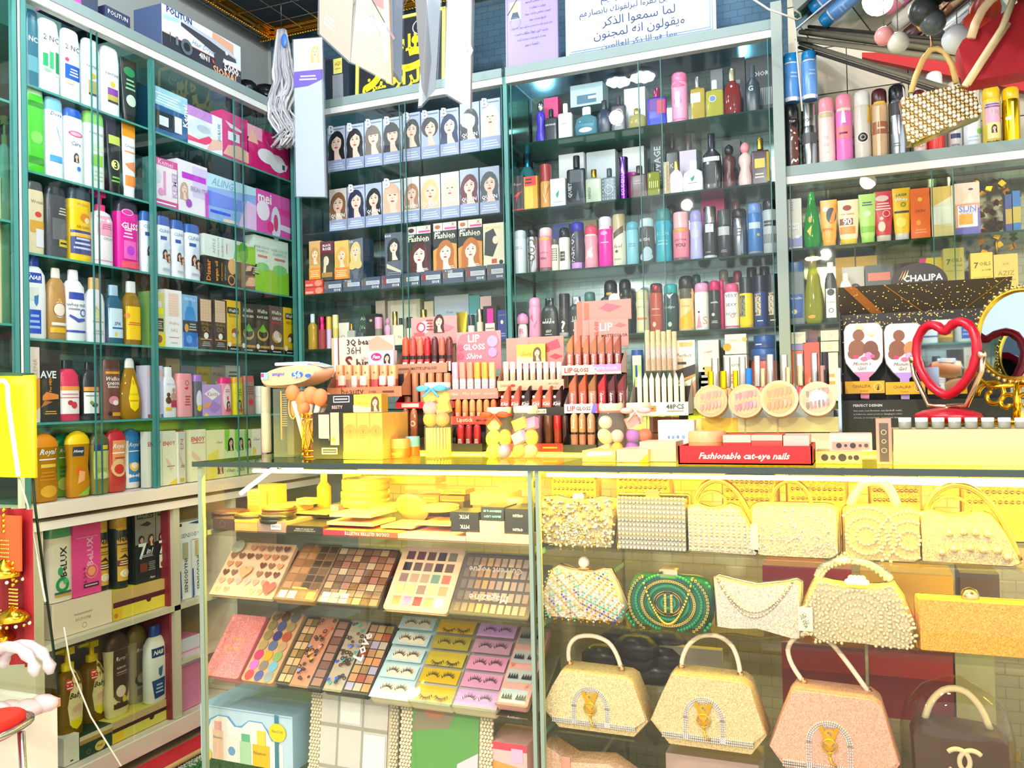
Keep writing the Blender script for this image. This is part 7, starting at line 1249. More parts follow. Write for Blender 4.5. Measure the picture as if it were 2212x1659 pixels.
lips('gloss', [(728, 744), (757, 770), (775, 791), (817, 832), (835, 851)], 812, 1.946, zs[0] + .003, ['f8d0b8'], ['b03a34', 'c8a0a0', 'c05040'], 'short lip gloss with pale cap', 'in front of the 36H stand row', 'short pale-capped lip glosses')
row(1, 2.02, P(1, 2.02, 820, 795)[2], [('box', 796, 850, 758, 'fbe4ea', '', 'small pink and white bleach cream box on the lip gloss stand', 'o .32 .65 .22 .14 e8206a;bi .32 .65 .3 fff Fem;f .75 .55 .12 2a2020;q f0b8c8 0,0 1,0 1,.2 0,.3', {'d': .02})], '')
# 2: matte lipgloss with hearts
zs = stand('three-tier matte lip gloss stand with white heart tubes', [(905, 985, 945, 973, 1.93, '2c2420', ''), (855, 982, 868, 882, 1.97, 'd0242c', 'r .1 .2 .4 .8 f0d0c0;r .7 .1 .98 .9 8a2018'), (856, 966, 785, 806, 2.01, 'b88468', 'b .55 .5 .5 7a3420 MATTE LIPGLOSS;l .05 .3 .25 .7 8a5038 1')],
 (888, 987, 684, 728, 2.07, 'dc8c88', 'o .3 .5 .12 .12 f4c8c4;c .22 .5 .1 .03 e8304c;r .06 .08 .3 .25 e85a60;q e8707c .6,.4 .75,.6 .95,.45 .78,.25;f .62 .75 .1 3a2420;l .35 .3 .5 .9 8a3a40 4'))
lips('lipr', span(866, 976, 7, .92), 727, 2.02, zs[2] + .003, ['e8502c', 'd84438', 'e8684c', 'c81420', '5a2024', 'c0604c', '6a2420'], ['c03a34', 'b84440', 'c85850', 'b01420', '5a2028', 'a85848', '6a2828'], 'glitter-capped lip gloss with heart', 'on the matte stand top tier', 'heart lip glosses', 'r .02 .36 .98 .46 201818;r .15 .0 .85 .28 e8d8d8;h .5 .18 .5 f8f8f8')
lips('stick', span(868, 972, 6, .85), 806, 1.98, zs[1] + .003, ['c07c4c', 'b8744c', 'c08058'], ['b07050', 'a86848', 'b87c58'], 'tall tan lip gloss tube', 'on the red middle tier', 'tall tan lip gloss tubes')
row(1, 1.94, zs[0] + .003, [('lipr', 866, 881, 883, '7a3a24', '8a4428', 'brown round-topped lip gloss, left one', 'B .5 .7 .3 f0d0b8 OIL', {}), ('lipr', 884, 899, 883, 'a85838', 'b06440', 'brown round-topped lip gloss, right one', 'B .5 .7 .3 f0d0b8 OIL', {}), ('box', 857, 866, 902, '8a7a28', '', 'narrow olive carton', '', {'d': .03})], 'beside the tall sponge jar')
# 3: lip gloss shine (pink)
zs = stand('pink tiered lip gloss stand with a rounded card', [(966, 1042, 958, 976, 1.9, '3a3424', ''), (974, 1062, 899, 917, 1.94, 'd84838', 'b .35 .5 .4 f8c0a8 Lipstick;b .78 .5 .3 2a1c1c MISS LARA'), (962, 1076, 840, 862, 1.98, 'f08878', 'b .14 .5 .2 f8d8d0 LASTING;ti .5 .5 .34 f8c8b0 Miss Betty;t .85 .5 .2 f8d8d0 NO.L8019')],
 (986, 1082, 716, 782, 2.05, 'dc7480', 'q e89090 0,.5 .1,.9 .3,.96 .7,1 .9,.98 1,.6 1,1 0,1;b .4 .78 .26 fdf4f2 LIP;b .4 .5 .5 fdf4f2 GLOSS;bi .4 .2 .36 f8dcc8 Shine;o .1 .5 .07 .07 e85a74;o .1 .22 .07 .07 e85a74;o .82 .66 .12 .12 b898c8;o .82 .3 .1 .1 b090c8'))
lips('gloss', span(974, 1070, 6, .82), 783, 1.99, zs[2] + .003, ['f4a8b8', 'f09080', 'f08c70', 'f0a038', 'f0a040', 'f4b078'], ['e8dce8', 'e8c8d8', 'f0d8d0'], 'translucent sweet-coloured lip gloss', 'on the pink stand', 'translucent lip glosses', 'g .1 .03 .9 .45 3 5 .2 c8a8e8,f0c048,e898b8')
lips('lipr', span(980, 1072, 6, .82), 863, 1.95, zs[1] + .003, ['e08038', 'e89058', 'e8945c', 'e09050', 'c88048', 'c06838'], ['d87840'], 'orange-brown rounded lipstick', 'on the pink stand middle tier', 'orange-brown lipsticks', 'B .5 .3 .3 f8e0c8 MISS')
lips('lipr', [(985, 1001), (1003, 1018), (1021, 1036)], 917, 1.91, zs[0] + .003, ['b81c20', 'a01c20', 'c02024'], ['a01418', '8a1418', 'a81c1c'], 'red bullet lipstick', 'on the lowest tier beside the orange-bow jar', 'red bullet lipsticks', 'l .2 .25 .8 .45 f0d8d0 3')
# 4: shine lipstick clear
zs = stand('wide lipstick stand with clear tubes over red ones', [(1094, 1216, 958, 976, 1.9, 'd8342c', 'b .3 .5 .3 f8d0c8 BEAUTY;l .65 .3 .9 .7 f0c030 1'), (1086, 1222, 880, 898, 1.94, '2e2a26', 'r .4 .25 .7 .8 d8d4b8;t .55 .5 .26 3a362c NO.RI8068'), (1074, 1218, 821, 843, 1.98, 'e8b090', 't .12 .5 .14 a04840 SHINE;o .24 .5 .04 .02 d0342c;t .85 .6 .14 7a4a38 NO.6720;t .85 .25 .08 7a4a38 24pcs')],
 (1094, 1218, 728, 790, 2.05, 'd8887c', 'q d8485c .62,.7 .9,.9 .95,.6 .75,.5;b .68 .55 .16 b82c30 ne;q c8404c .75,.3 .85,.4 .98,.3 .86,.2;o .3 .85 .1 .08 e88a88'))
row(1, 2.04, P(1, 2.04, 1150, 785)[2], [('box', 1116, 1178, 744, 'f0cc48', '', 'golden facial box with a womans portrait atop the clear tubes', 'q f8e0a0 0,0 1,0 1,.2 0,.4;f .72 .55 .13 6a4a30;ti .35 .5 .4 a07818 Gold', {'d': .03, 'side': 'b89038'})], '')
lips('stick', span(1084, 1214, 9, .8), 782, 1.99, zs[2] + .003, ['f0dccc', 'f4e4dc'], ['f0c4a4', 'e8b898', 'f0d0c0'], 'clear quilted lip gloss tube', 'in the wide stand', 'clear quilted lip gloss tubes', 'g .1 .03 .9 .55 2 6 .25 f8ece4,e0a078')
lips('slant', span(1078, 1214, 6, .95), 845, 1.95, zs[1] + .003, ['c85c44', 'c05440', '2e1a1c', 'd0583c', 'd8684c', '4a1c20'], ['b84838', 'a84030', '2a181a', 'c05038', 'c85c40', '381618'], 'shield-shaped lipstick with script', 'in the wide stand middle tier', 'shield-shaped lipsticks', 'o .3 .75 .14 .14 f8e8e0;bi .5 .45 .8 f8e8e0 Kiss')
lips('stick', [(1156, 1172), (1174, 1192), (1194, 1211), (1213, 1226)], 898, 1.92, zs[0] + .003, ['5a2420', '6a3a1c', 'c02018', '4a2420'], ['4a1c1c', '6a3420', 'b04020', '3c2020'], 'dark crackle-textured lipstick tube', 'in the wide stand lowest tier', 'crackle lipstick tubes')
# 5: matte colour
zs = stand('matte colour lip gloss stand, two slanted-cap tiers', [(1216, 1288, 961, 978, 1.88, '3c382c', ''), (1219, 1346, 872, 892, 1.92, 'f0e0dc', 'r 0 0 1 1 f4dcd8;b .12 .5 .14 e0342c LIP;b .33 .5 .26 8a3428 GLOSS;q 7a6ae8 .5,1 .6,1 .54,0 .46,0;r .56 0 1 1 d82838'), (1213, 1342, 788, 809, 1.96, 'f0c4b8', 'b .12 .5 .14 e0342c LIP;b .33 .5 .26 8a3428 GLOSS;q d88ac8 .52,1 1,1 1,.3 .6,.3;b .75 .6 .38 a0e0e8 MATTE COLOR')],
 (1240, 1357, 690, 732, 2.03, 'd88c80', 'b .75 .15 .48 6a1c18 MATTECOLOR;b .6 .6 .24 a8d8c8 LIP;q d86860 .75,.65 .85,.8 .97,.65 .86,.55;r .05 .1 .15 1 d87060;r .2 .2 .28 .95 e08878;B .42 .5 .8 c85048 GLOSS'))
m = MB(); q = P(1, 2.035, 1300, 692); m.box(-.055, .075, 0, .003, 0, .05, 'd88478', 's'); Art(m, Flat(.13, .05), 's').run('q d8606c .45,.6 .6,.85 .9,.65 .65,.4;r .0 0 .1 1 e0705c;r .15 0 .24 .9 d86850')
o = m.build('shelf_talker_card', None, (q[0], 2.036, q[2])); tag(o, 'upper pink card with open lips above the matte colour stand', 'card')
SL = 'B .45 .28 .5 f4e0d4 Kissbeauty'
lips('slant', span(1222, 1342, 7, .84), 727, 1.97, zs[2] + .003, ['c87844', 'c46c48', 'c8704c', 'b86c40', 'b06444', 'b85c40', '9a4834'], ['b85c48', 'b05444', 'b85848', 'a84e40', 'b05848', 'a04c40', '8a3c30'], 'slanted-cap nude lip gloss', 'on the matte colour stand upper tier', 'slanted-cap lip glosses', SL)
lips('slant', span(1226, 1352, 6, .84), 813, 1.93, zs[1] + .003, ['b0603c', 'c85028', '9a6030', 'b81c28', '5a1c24', '7a2420'], ['b05840', 'c05038', 'b07058', 'a8242c', '5a1c24', '7a2c28'], 'slanted-cap deep-toned lip gloss', 'on the matte colour stand middle tier', 'slanted-cap lip glosses', SL)
lips('lipr', [(1231, 1247), (1249, 1264), (1267, 1284)], 893, 1.89, zs[0] + .003, ['d09860', 'c08850', 'c88c60'], ['c07c58'], 'gold-capped rounded lip gloss', 'beside the pink sponge jar', 'gold-capped rounded lip glosses', 'r .02 .44 .98 .49 2a1a14;B .5 .72 .25 f4e8d8 Beauty')
# 6: pencils
zs = stand('white eye pencil stand with gold nameplate', [(1360, 1487, 869, 898, 1.95, 'f4ead4', 'r .02 .06 .98 .94 f8f0dc;r .1 .3 .46 .75 c88a20;l .14 .45 .42 .6 6a4010 1;b .78 .66 .3 4a4840 48PCS;l .64 .25 .92 .4 99907c 1', .06)],
 (1455, 1502, 735, 865, 2.02, 'f2e8cc', 'r .0 .0 .4 1 f6eede;q 3a3430 .1,.5 1,.6 1,.4 .1,.25;q f0a040 .1,.32 1,.44 1,.4 .1,.27;q e8a080 .4,.1 1,.35 1,.05;r .3 .9 .9 .97 d8b060;ti .5 .75 .7 8a8070 Perfect;r .2 .6 .6 .64 333'), 'pencil_display')
lips('pencil', span(1374, 1480, 8, .8), 806, 1.965, zs[0] + .004, ['f8f0d0', 'f4e8c0'], ['faf4e4', 'f8f0d8'], 'white chubby eye pencil', 'in the white pencil stand', 'white eye pencils')
cz_ = P(1, 1.985, 1425, 806); 
cup = empty('pencil_cup', (P(1, 1.985, 1426, 760)[0], 2.02, cz_[2] + .004)); m = MB(); m.lathe([(0, 1), (1, 1)], .095, .095, .03, 2, 'x:f4ecd8', 'x', 24); m.build('holder', cup); tag(cup, 'round clear tester cup above the white pencils', 'cup')
zp = cz_[2] + .006
row(1, 1.985, zp, [('stick', a, b, 713 + (i % 2) * 3, 'g:f8ece0' if i % 2 else 'g:f8e0d8', 'g:f8e8b8', 'clear glitter wand, %s of 6 from the left' % ORD[i], 'g .2 .1 .8 .9 2 8 .3 f4d0b8,d8b8b0', {'n': 'glitter_wand'}) for i, (a, b) in enumerate(span(1392, 1462, 6, .92))], 'in the clear cup', 'clear glitter wands')
row(1, 2.06, CT, [('box', 1403, 1424, 901, 'b86050', '', 'brick-red carton, left of three', 'r 0 .5 1 .55 2a1818', {}), ('box', 1427, 1448, 901, 'a85448', '', 'brick-red carton, middle of three', 'r 0 .5 1 .55 2a1818', {}), ('box', 1452, 1476, 901, 'b06450', '', 'brick-red carton, right of three', 'r 0 .5 1 .55 2a1818', {})], 'under the pencil stand')
# left group
ctl = CT + .0006
r = empty('comb_box'); A = P(1, 1.74, 607, 915); w = .062; h = P(1, 1.74, 607, 840)[2] - CT; r.location = (A[0], 1.78, ctl)
MB().box(-w / 2, w / 2, -.03, .03, 0, h, 'x:f0f4e8', 'x').build('clear_case', r)
m = MB(); m.box(-.029, .029, .022, .026, .004, h * .97, '3a3018', 's'); m.box(-.022, .022, .015, .018, .004, h * .62, '4a3c1c', 's'); m.box(-.024, -.02, -.01, .0, h * .25, h * .97, 'k:e8b020', 'k')
for i in range(15): m.box(-.02, -.006, -.008, -.005, h * (.45 + .033 * i), h * (.46 + .033 * i), 'c8a060', 's')
m.build('comb', r); m = MB(); m.tube([(.012 + .011 * math.cos(t), -.008, h * .72 + .028 * math.sin(t)) for t in np.linspace(0, 6.28, 20, endpoint=False)], .003, 'k:f0b828', 'k', 6, True); m.sphere((.012, -.004, h * .72), .01, 'e89830', 's', 8, 6, (1, .4, 2.4)); m.build('hairbrush', r)
tag(r, 'clear case with a golden comb and oval brush at the counter edge', 'comb set')
r = empty('brush_holder', (P(1, 1.73, 660, 940)[0], 1.765, ctl)); hh = P(1, 1.73, 660, 892)[2] - CT; m = MB(); R_ = .027
for z0 in (0, .14, .86, 1): m.tube([(R_ * math.cos(t), R_ * math.sin(t), hh * (z0 * .96 + .02)) for t in np.linspace(0, 6.28, 20, endpoint=False)], .0022, 'k:f0b428', 'k', 6, True)
for k in range(8):
    a0 = k * math.pi / 4
    for s2 in (1, -1): m.tube([((R_ + .001) * math.cos(a0 + s2 * t * .785), (R_ + .001) * math.sin(a0 + s2 * t * .785), hh * (.15 + .7 * t)) for t in (0, .25, .5, .75, 1)], .0018, 'k:f0b428', 'k', 5)
    for zc2 in (.08, .92): m.sphere((R_ * math.cos(a0), R_ * math.sin(a0), hh * zc2), .005, 'k:e8a820', 'k', 6, 4)
m.lathe([(0, .86), (1, .86)], .054, .054, hh * .95, 2, 'x:f0d0b0', 'x', 20); m.build('lattice_cup', r); tag(r, 'gold lattice cup holding orange makeup brushes', 'cup')
for i, (px, py, rr, tl) in enumerate(((632, 852, .019, -.3), (652, 866, .019, -.1), (672, 858, .022, .0), (692, 862, .021, .15), (656, 884, .018, .0), (704, 866, .017, .25))):
    c = P(1, 1.75 + .01 * (i % 3), px, py); r = empty('makeup_brush', c, 0); base = V3([r.location[0], 0, 0]); bt = V3([(P(1, 1.765, 660, 940)[0]) - c[0], 1.765 - c[1], (CT + .02) - c[2]])
    m = MB(); m.tube([bt * 1.0, bt * .35, bt * .12], [.003, .006, .008], 'f6e0c8', 'p', 8); m.build('handle', r); m = MB(); m.sphere((0, 0, .004), rr, 'f4824c', 'm', 14, 9, (1, .8, 1.05)); m.build('bristles', r)
    tag(r, 'orange-headed makeup brush, ' + ORD[i] + ' of 6 from the left in the gold cup', 'makeup brush', 'orange makeup brushes')
row(1, 1.7, ctl, [
 ('box', 676, 741, 892, '26221c', '', 'black display box of hair removal cream cartons beside brush cup', 'q f0c4a0 .2,.96 .55,.96 .55,.4 .2,.45;r .22 .28 .54 .44 1a1816;q f0b890 .6,1 .88,1 .88,.3 .6,.3;o .7 .42 .06 .06 f0c020;r .3 .1 .82 .24 f0d8a0;r .34 .13 .78 .21 26221c;l .36 .15 .76 .19 f0d8a0 1', {'d': .1}),
 ('box', 742, 771, 893, 'dca650', '', 'embossed gold carton, left of three', 'c .5 .6 .44 .03 b47c30;c .5 .6 .33 .03 b47c30;c .5 .6 .22 .03 b47c30;o .5 .6 .08 .12 b47c30;r .0 0 .02 1 8a5a20;r 0 0 1 .16 ffe040', {'d': .12}),  # each gold carton's bottom band paints in yellow glow from below
 ('box', 771, 799, 893, 'dca650', '', 'embossed gold carton, middle of three', 'c .5 .6 .44 .03 b47c30;c .5 .6 .33 .03 b47c30;c .5 .6 .22 .03 b47c30;o .5 .6 .08 .12 b47c30;r .0 0 .02 1 8a5a20;r 0 0 1 .16 ffe040', {'d': .12}),
 ('box', 799, 826, 893, 'dca650', '', 'embossed gold carton, right of three', 'c .5 .6 .44 .03 b47c30;c .5 .6 .33 .03 b47c30;c .5 .6 .22 .03 b47c30;o .5 .6 .08 .12 b47c30;r .0 0 .02 1 8a5a20;r 0 0 1 .16 ffe040', {'d': .12}),
], 'at the counter front', None)
row(1, 1.75, P(1, 1.75, 733, 892)[2], [('box', 706, 764, 852, '201e1e', '', 'black hair removal box with white nameplate, lying across', 'r .25 .55 .85 .9 e8e8e8;r .28 .6 .82 .86 201e1e;l .32 .66 .78 .8 e8e8e8 1;b .4 .3 .4 e8b8a8 BESTY', {'d': .03}), ('box', 763, 824, 852, 'f4d048', '', 'yellow facial kit box with a womans portrait', 'q f4e4b0 0,0 1,0 1,.2 0,.4;f .78 .55 .13 6a4a30;ti .35 .5 .4 b08818 Whitening', {'d': .03, 'side': 'c8982c'})], 'on the gold cartons')
# wipes pack
r = empty('wet_wipes_pack', (P(1, 1.86, 640, 810)[0], 1.87, P(1, 1.86, 640, 838)[2]), .0); m = MB()
th = np.linspace(0, 2 * math.pi, 26, endpoint=False); pts = [(.105 * math.copysign(abs(math.cos(t)) ** .75, math.cos(t)) * (1.05 if math.cos(t) < 0 else 1), .032 + .03 * math.sin(t) + .01 * math.cos(t)) for t in th]
m.prism(pts[::-1], -.045, .045, 'f8b890', 'p', .22); a = Art(m, Flat(.2, .064, -.047), 's'); a.ell(.03, .034, .018, .009, '2a6ad0'); a.text(.03, .034, .022, 'ffffff', '56', 'b'); a.text(-.03, .036, .04, '2a50c8', 'amigos', 'bi'); a.rect(-.085, .024, -.062, .042, '8ac0e0'); a.rect(-.085, .03, -.075, .04, 'd83a78'); a.ell(.065, .03, .01, .005, '2a6ad0'); m.build('wrapper', r)
m = MB(); m.rbox(-.055, .05, -.028, .028, .06, .068, .003, 'f0f4fc', 'p'); m.add([(.05, -.03, .062), (.105, -.03, .05), (.1, .02, .055), (.06, .02, .066)], [(0, 1, 2, 3)], '6ab8e8', 'p'); m.build('lid', r)
tag(r, 'peach wet wipes pack with white lid lying above the brush holder', 'wet wipes')
row(1, 1.9, CT, [('jar', 557, 579, 836, 'bcb49c', 'bcb49c', 'white tub behind the comb case', '', {}), ('box', 655, 700, 838, '4a5a68', '', 'grey-blue carton under the wipes pack', '', {'dy': .03})], '')
row(1, 1.73, ctl, [('tin', 833, 876, 949, 'f4702c', 'f48a50', 'orange hair wax tub', 'l .2 .1 .8 .35 f8a040 1', {}), ('tin', 868, 900, 944, 'f08030', '8ad0d0', 'orange hair wax tub with aqua lid', '', {'dy': .05})], 'at the counter front')
# sponge jars
def sponge_jar(label, x0, x1, yt, z, Y, lid, bow, cols, where, hcap=.1, band='f8e8c8'):
    yb = pr((P(1, Y, (x0 + x1) / 2, yt)[0], Y, z))[1]; A, B = P(1, Y, x0, (yt + yb) / 2), P(1, Y, x1, (yt + yb) / 2); w = B[0] - A[0]; h = P(1, Y, (x0 + x1) / 2, yt)[2] - z
    cx, cy = (A[0] + B[0]) / 2, Y + w / 2; r = empty('sponge_jar', (cx, cy, z))
    MB().lathe([(0, .9), (.03, 1), (.72, 1), (.82, .86), (.88, .8)], w, w, h, 2, 'x:fff8ec', 'x', 24).build('glass', r)
    m = MB(); m.lathe([(.87, .84), (.9, .88), (.98, .88), (1, .84)], w, w, h, 2, lid, 'p', 22); m.build('lid', r)
    if bow:
        m = MB(); m.tube([(w * .42 * math.cos(t), w * .42 * math.sin(t), h * .85) for t in np.linspace(0, 6.28, 16, endpoint=False)], .003, bow, 's', 6, True)
        for s2 in (-1, 1): m.sphere((s2 * w * .32, -w * .48, h * .86), w * .22, bow, 's', 8, 5, (1.2, .4, .5)); m.tube([(0, -w * .46, h * .85), (s2 * w * .3, -w * .52, h * .66)], .003, bow, 's', 5)
        m.build('ribbon_bow', r)
    tag(r, label, 'jar'); rs = np.random.RandomState(len(label)); n = len(cols); zz_ = .0
    for i, c in enumerate(cols):
        col, nm, sh = c; lv = i // 2; px = (w * .2 if i % 2 else -w * .2) * (1 if lv % 2 == 0 else -1); q = (cx + px, cy - w * .17 + .006 * (i % 3), z + h * (.14 + .62 * lv / max(1, (n + 1) // 2 - .6)))
        s = MB(); k = w * .24
        if sh == 's': s.box(-k, k, -k * .5, k * .5, -k * .8, k * .8, col, 'm')
        else: s.sphere((0, 0, 0), k * 1.05, col, 'm', 12, 8, (1, .95, 1.25 if sh == 'd' else 1))
        o = s.build('makeup_sponge', None, q, 0, 0); o.rotation_euler = (rs.uniform(-.3, .3), rs.uniform(-.7, .7), rs.uniform(-.5, .5)); tag(o, nm + ' ' + where, 'sponge', 'makeup sponges in jars')
sponge_jar('tall sponge jar with blue ribbon bow', 902, 960, 826, P(1, 1.72, 930, 919)[2], 1.72, 'f4e8d0', '5aa8e8', [('f8a838', 'wide orange sponge at the foot', 'o'), ('f0a060', 'orange sponge at lower right', 'o'), ('f8c850', 'yellow wedge sponge low', 's'), ('e8a8b8', 'pink sponge halfway up', 'o'), ('f8d850', 'yellow square sponge', 's'), ('f8e070', 'pale yellow sponge near the lid', 'd')], 'of the blue-bow jar')
r = empty('cotton_bud_drum', (P(1, 1.72, 932, 950)[0], 1.755, ctl)); hh = P(1, 1.72, 932, 919)[2] - CT - .001; MB().lathe([(0, .95), (.05, 1), (.95, 1), (1, .97)], .066, .066, hh, 2, 'x:fff8d0', 'x', 24).build('drum', r)
m = MB()
for i in range(22): t = i * 6.283 / 22; m.tube([(.027 * math.cos(t), .027 * math.sin(t), .004), (.027 * math.cos(t), .027 * math.sin(t), hh - .006)], .0022, 'fbe9b0', 'm', 6)
m.build('cotton_buds', r); tag(r, 'clear round drum of cotton buds under the blue-bow jar', 'cotton buds')
SP = {'y': 'f8d030', 'p': 'd890d8', 'o': 'f0a040', 'c': 'f8e0a0', 'v': 'b868e0', 'r': 'f08058', 'g': 'e0e840', 'w': 'f8dcc8', 'k': 'f0b0b8'}
sponge_jar('short sponge jar with orange ribbon bow', 1040, 1096, 880, ctl, 1.74, 'f4e0b0', 'f05020', [(SP['g'], 'lime green wedge sponge at the foot', 'd'), (SP['p'], 'lilac round sponge at the foot', 'o'), (SP['y'], 'yellow long sponge, left middle', 'd'), (SP['y'], 'yellow long sponge, right middle', 'd'), (SP['c'], 'pale sponge near the neck', 'o')], 'of the orange-bow jar')
sponge_jar('sponge jar with cream lid beside the orange-bow jar', 1097, 1154, 877, ctl, 1.74, 'f4e8b8', None, [(SP['o'], 'orange round sponge at the foot', 'o'), (SP['c'], 'beige round sponge at the foot', 'o'), (SP['y'], 'yellow egg sponge, right middle', 'd'), (SP['p'], 'lilac wedge sponge, middle', 's'), (SP['y'], 'yellow wedge sponge, upper left', 's'), (SP['p'], 'violet square sponge near neck', 's')], 'of the cream-lidded jar')
sponge_jar('sponge jar with peach lid next to the gold-capped glosses', 1284, 1342, 872, ctl, 1.76, 'f8dcb0', None, [(SP['c'], 'cream square sponge at the foot', 's'), (SP['y'], 'yellow sponge at the foot', 'd'), (SP['w'], 'peach star-edged sponge, left', 'o'), (SP['c'], 'pale yellow egg sponge, right', 'd'), (SP['w'], 'peach sponge near the neck', 'o')], 'of the peach-lidded jar')
sponge_jar('sponge jar with pink ribbon before the pencil stand', 1343, 1404, 870, ctl, 1.78, 'f8dcb8', 'f0b0a8', [(SP['v'], 'mauve sponge at the foot', 'd'), (SP['w'], 'white-pink sponge at the foot', 'o'), (SP['r'], 'coral round sponge', 'o'), (SP['v'], 'violet round sponge', 'o'), (SP['k'], 'pink wedge sponge', 's')], 'of the pink-ribbon jar')
# right group
row(1, 1.8, CT, [('box', 1422, 1500, 908, 'f4ead4', '', 'small white framed nail decal display', 'r .08 .1 .92 .88 fbf4e0;o .3 .55 .03 .05 7a90b0;o .42 .55 .04 .05 8aa0c8;o .55 .56 .04 .05 7a98c0;o .7 .56 .05 .05 8ab0c8;t .45 .28 .5 a0a090 IN IT TOO', {'d': .03, 'n': 'nail_display'})], '')
row(1, 1.68, ctl, [('box', 1258, 1330, 974, 'f4c070', '', 'peach film-wrapped nail sticker pack on the counter front', 'q f8e0c8 .1,.5 .9,.6 .9,.9 .2,.9;q f08c58 0,.1 1,.1 1,.4 0,.3', {'d': .1}), ('box', 1332, 1400, 972, 'd8c09c', '', 'cream tissue pack with yellow corner', 'q f8d818 .7,0 1,0 1,.7', {'d': .1}), ('box', 1382, 1460, 955, 'd8b49c', '', 'peach-white soap tray in front of the pink-ribbon jar', 'l .3 .5 .6 .8 e8b0a0 1', {'d': .08, 'dy': .02})], '')
r = empty('open_tray', (0, 0, 0)); A, B = P(1, 1.64, 1465, 982), P(1, 1.64, 1755, 982); zt = P(1, 1.64, 1610, 964)[2]; m = MB(); w = B[0] - A[0]
m.box(0, w, 0, .003, 0, zt - CT, 'd8141c', 's'); m.box(0, w, .13, .133, 0, zt - CT, 'd8141c', 's'); m.box(0, .003, 0, .13, 0, zt - CT, 'd8141c', 's'); m.box(w - .003, w, 0, .13, 0, zt - CT, 'd8141c', 's'); m.box(0, w, 0, .13, 0, .003, 'd8141c', 's')
S_ = Flat(w, zt - CT); a = Art(m, S_, 's'); a.text(w * .5, (zt - CT) * .42, w * .68, 'fbe8d8', 'Fashionable cat-eye nails', 'bi'); m.build('tray', r, (A[0], 1.64, ctl)); tag(r, 'red open tray lettered in white script at the counter edge', 'tray')
row(1, 1.655, CT + .02, [('tin', 1480, 1563, 933, 'e4a468', 'e8ac74', 'round peach nail tin lying in the red tray', '', {}),
 ('box', 1562, 1622, 940, 'e03428', '', 'red nail box, left one in the red tray', 'r 0 .6 1 1 f4c0a8', {'d': .08}), ('box', 1623, 1690, 940, 'e04838', '', 'red nail box, middle one in the red tray', 'r 0 .7 1 1 f4b8a0', {'d': .08}), ('box', 1692, 1748, 942, 'f4b8a8', '', 'pale pink nail box, right one in the red tray', 'r 0 .0 1 .3 e86858', {'d': .08})], '')
# rack of nail polish behind discs
r = empty('polish_rack'); A, B = P(1, 1.86, 1505, 918), P(1, 1.86, 1812, 918); z0, z1 = P(1, 1.86, 1650, 936)[2], P(1, 1.86, 1650, 902)[2]; w = B[0] - A[0]; m = MB()
m.box(0, w, 0, .09, CT + .001 - z0, z0 - z0 + .002, 'e8e4c0', 's'); m.box(0, w, 0, .003, 0, z1 - z0, 'f4e898', 'p'); Art(m, Flat(w, z1 - z0), 's').run(';'); m.box(.0, w, .003, .1, 0, .003, 'e8e8e8', 'p')
m.box(w * .35, w * .36, -.001, 0, 0, z1 - z0, 'c8c080', 's'); m.box(w * .58, w * .59, -.001, 0, 0, z1 - z0, 'c8c080', 's'); m.box(.01, w * .3, -.001, 0, .002, z1 - z0, 'f8d040', 's')
m.build('front_tray', r, (A[0], 1.86, z0)); m = MB(); m.box(0, .006, -.002, .2, CT + .001, z1 + .1, 'k:b8c8d8', 'k'); m.build('side_panel', r, (B[0], 1.86, 0)); m = MB(); m.box(0, w, .11, .19, CT + .001, z1 + .012, 'd8d8d0', 's'); m.build('upper_step', r, (A[0], 1.86, 0)); tag(r, 'holographic tiered rack holding nail polish and round nail tins', 'rack')
def nail_disc(label, px, py, rp, Y, cols, bgc):
    c = P(1, Y, px, py); R0 = abs(P(1, Y, px + rp, py)[0] - c[0]); r = empty('nail_tip_tin', c, 0, -.18); th = np.linspace(0, 2 * math.pi, 32, endpoint=False)
    cir = lambda q: [(q * math.cos(t), q * math.sin(t)) for t in th][::-1]
    MB().prism(cir(R0), -.012, .014, 'e4a068', 'p').build('case', r)
    m = MB(); m.prism(cir(R0 * .8), -.0125, -.012, bgc, 's'); a = Art(m, Flat(2 * R0, 0, -.0128), 'p')
    for rw, up in ((.32, 1), (-.34, -1)):
        for i in range(6):
            x = (-.52 + .21 * i) * R0; z = (rw + .1 * (i - 2.5) / 2.5) * R0; k = R0 * .085; l = R0 * (.26 - .02 * abs(i - 2.5))
            a.poly([(x - k, z + l), (x + k, z + l), (x + k, z - l * .3), (x, z - l), (x - k, z - l * .3)], cols[i % len(cols)])
    a.text(0, 0, R0 * 1.3, 'b08878', 'PROFESSIONAL NAIL TIPS', '', .12); m.build('nail_tips', r); MB().prism(cir(R0 * .84), -.0155, -.0145, 'fffdf8', 'c').build('window', r); tag(r, label, 'nail tin')
nail_disc('round peach tin of pale pink nails, leftmost', 1537, 868, 36, 1.835, ['d08c80', 'd49888'], 'dcb080')
nail_disc('round peach tin of mauve nails', 1612, 868, 38, 1.825, ['b87888', 'a86c80', 'c08890'], 'dcb488')
nail_disc('round peach tin of golden nude nails, largest', 1684, 863, 42, 1.815, ['b87848', 'c08450', 'b47444'], 'dca868')
nail_disc('round peach tin of dark wine nails, rightmost', 1766, 863, 40, 1.825, ['5a2430', '7a5860', '9a4048', '4a3040'], 'dcb090')
zA = z1 + .013
it = []
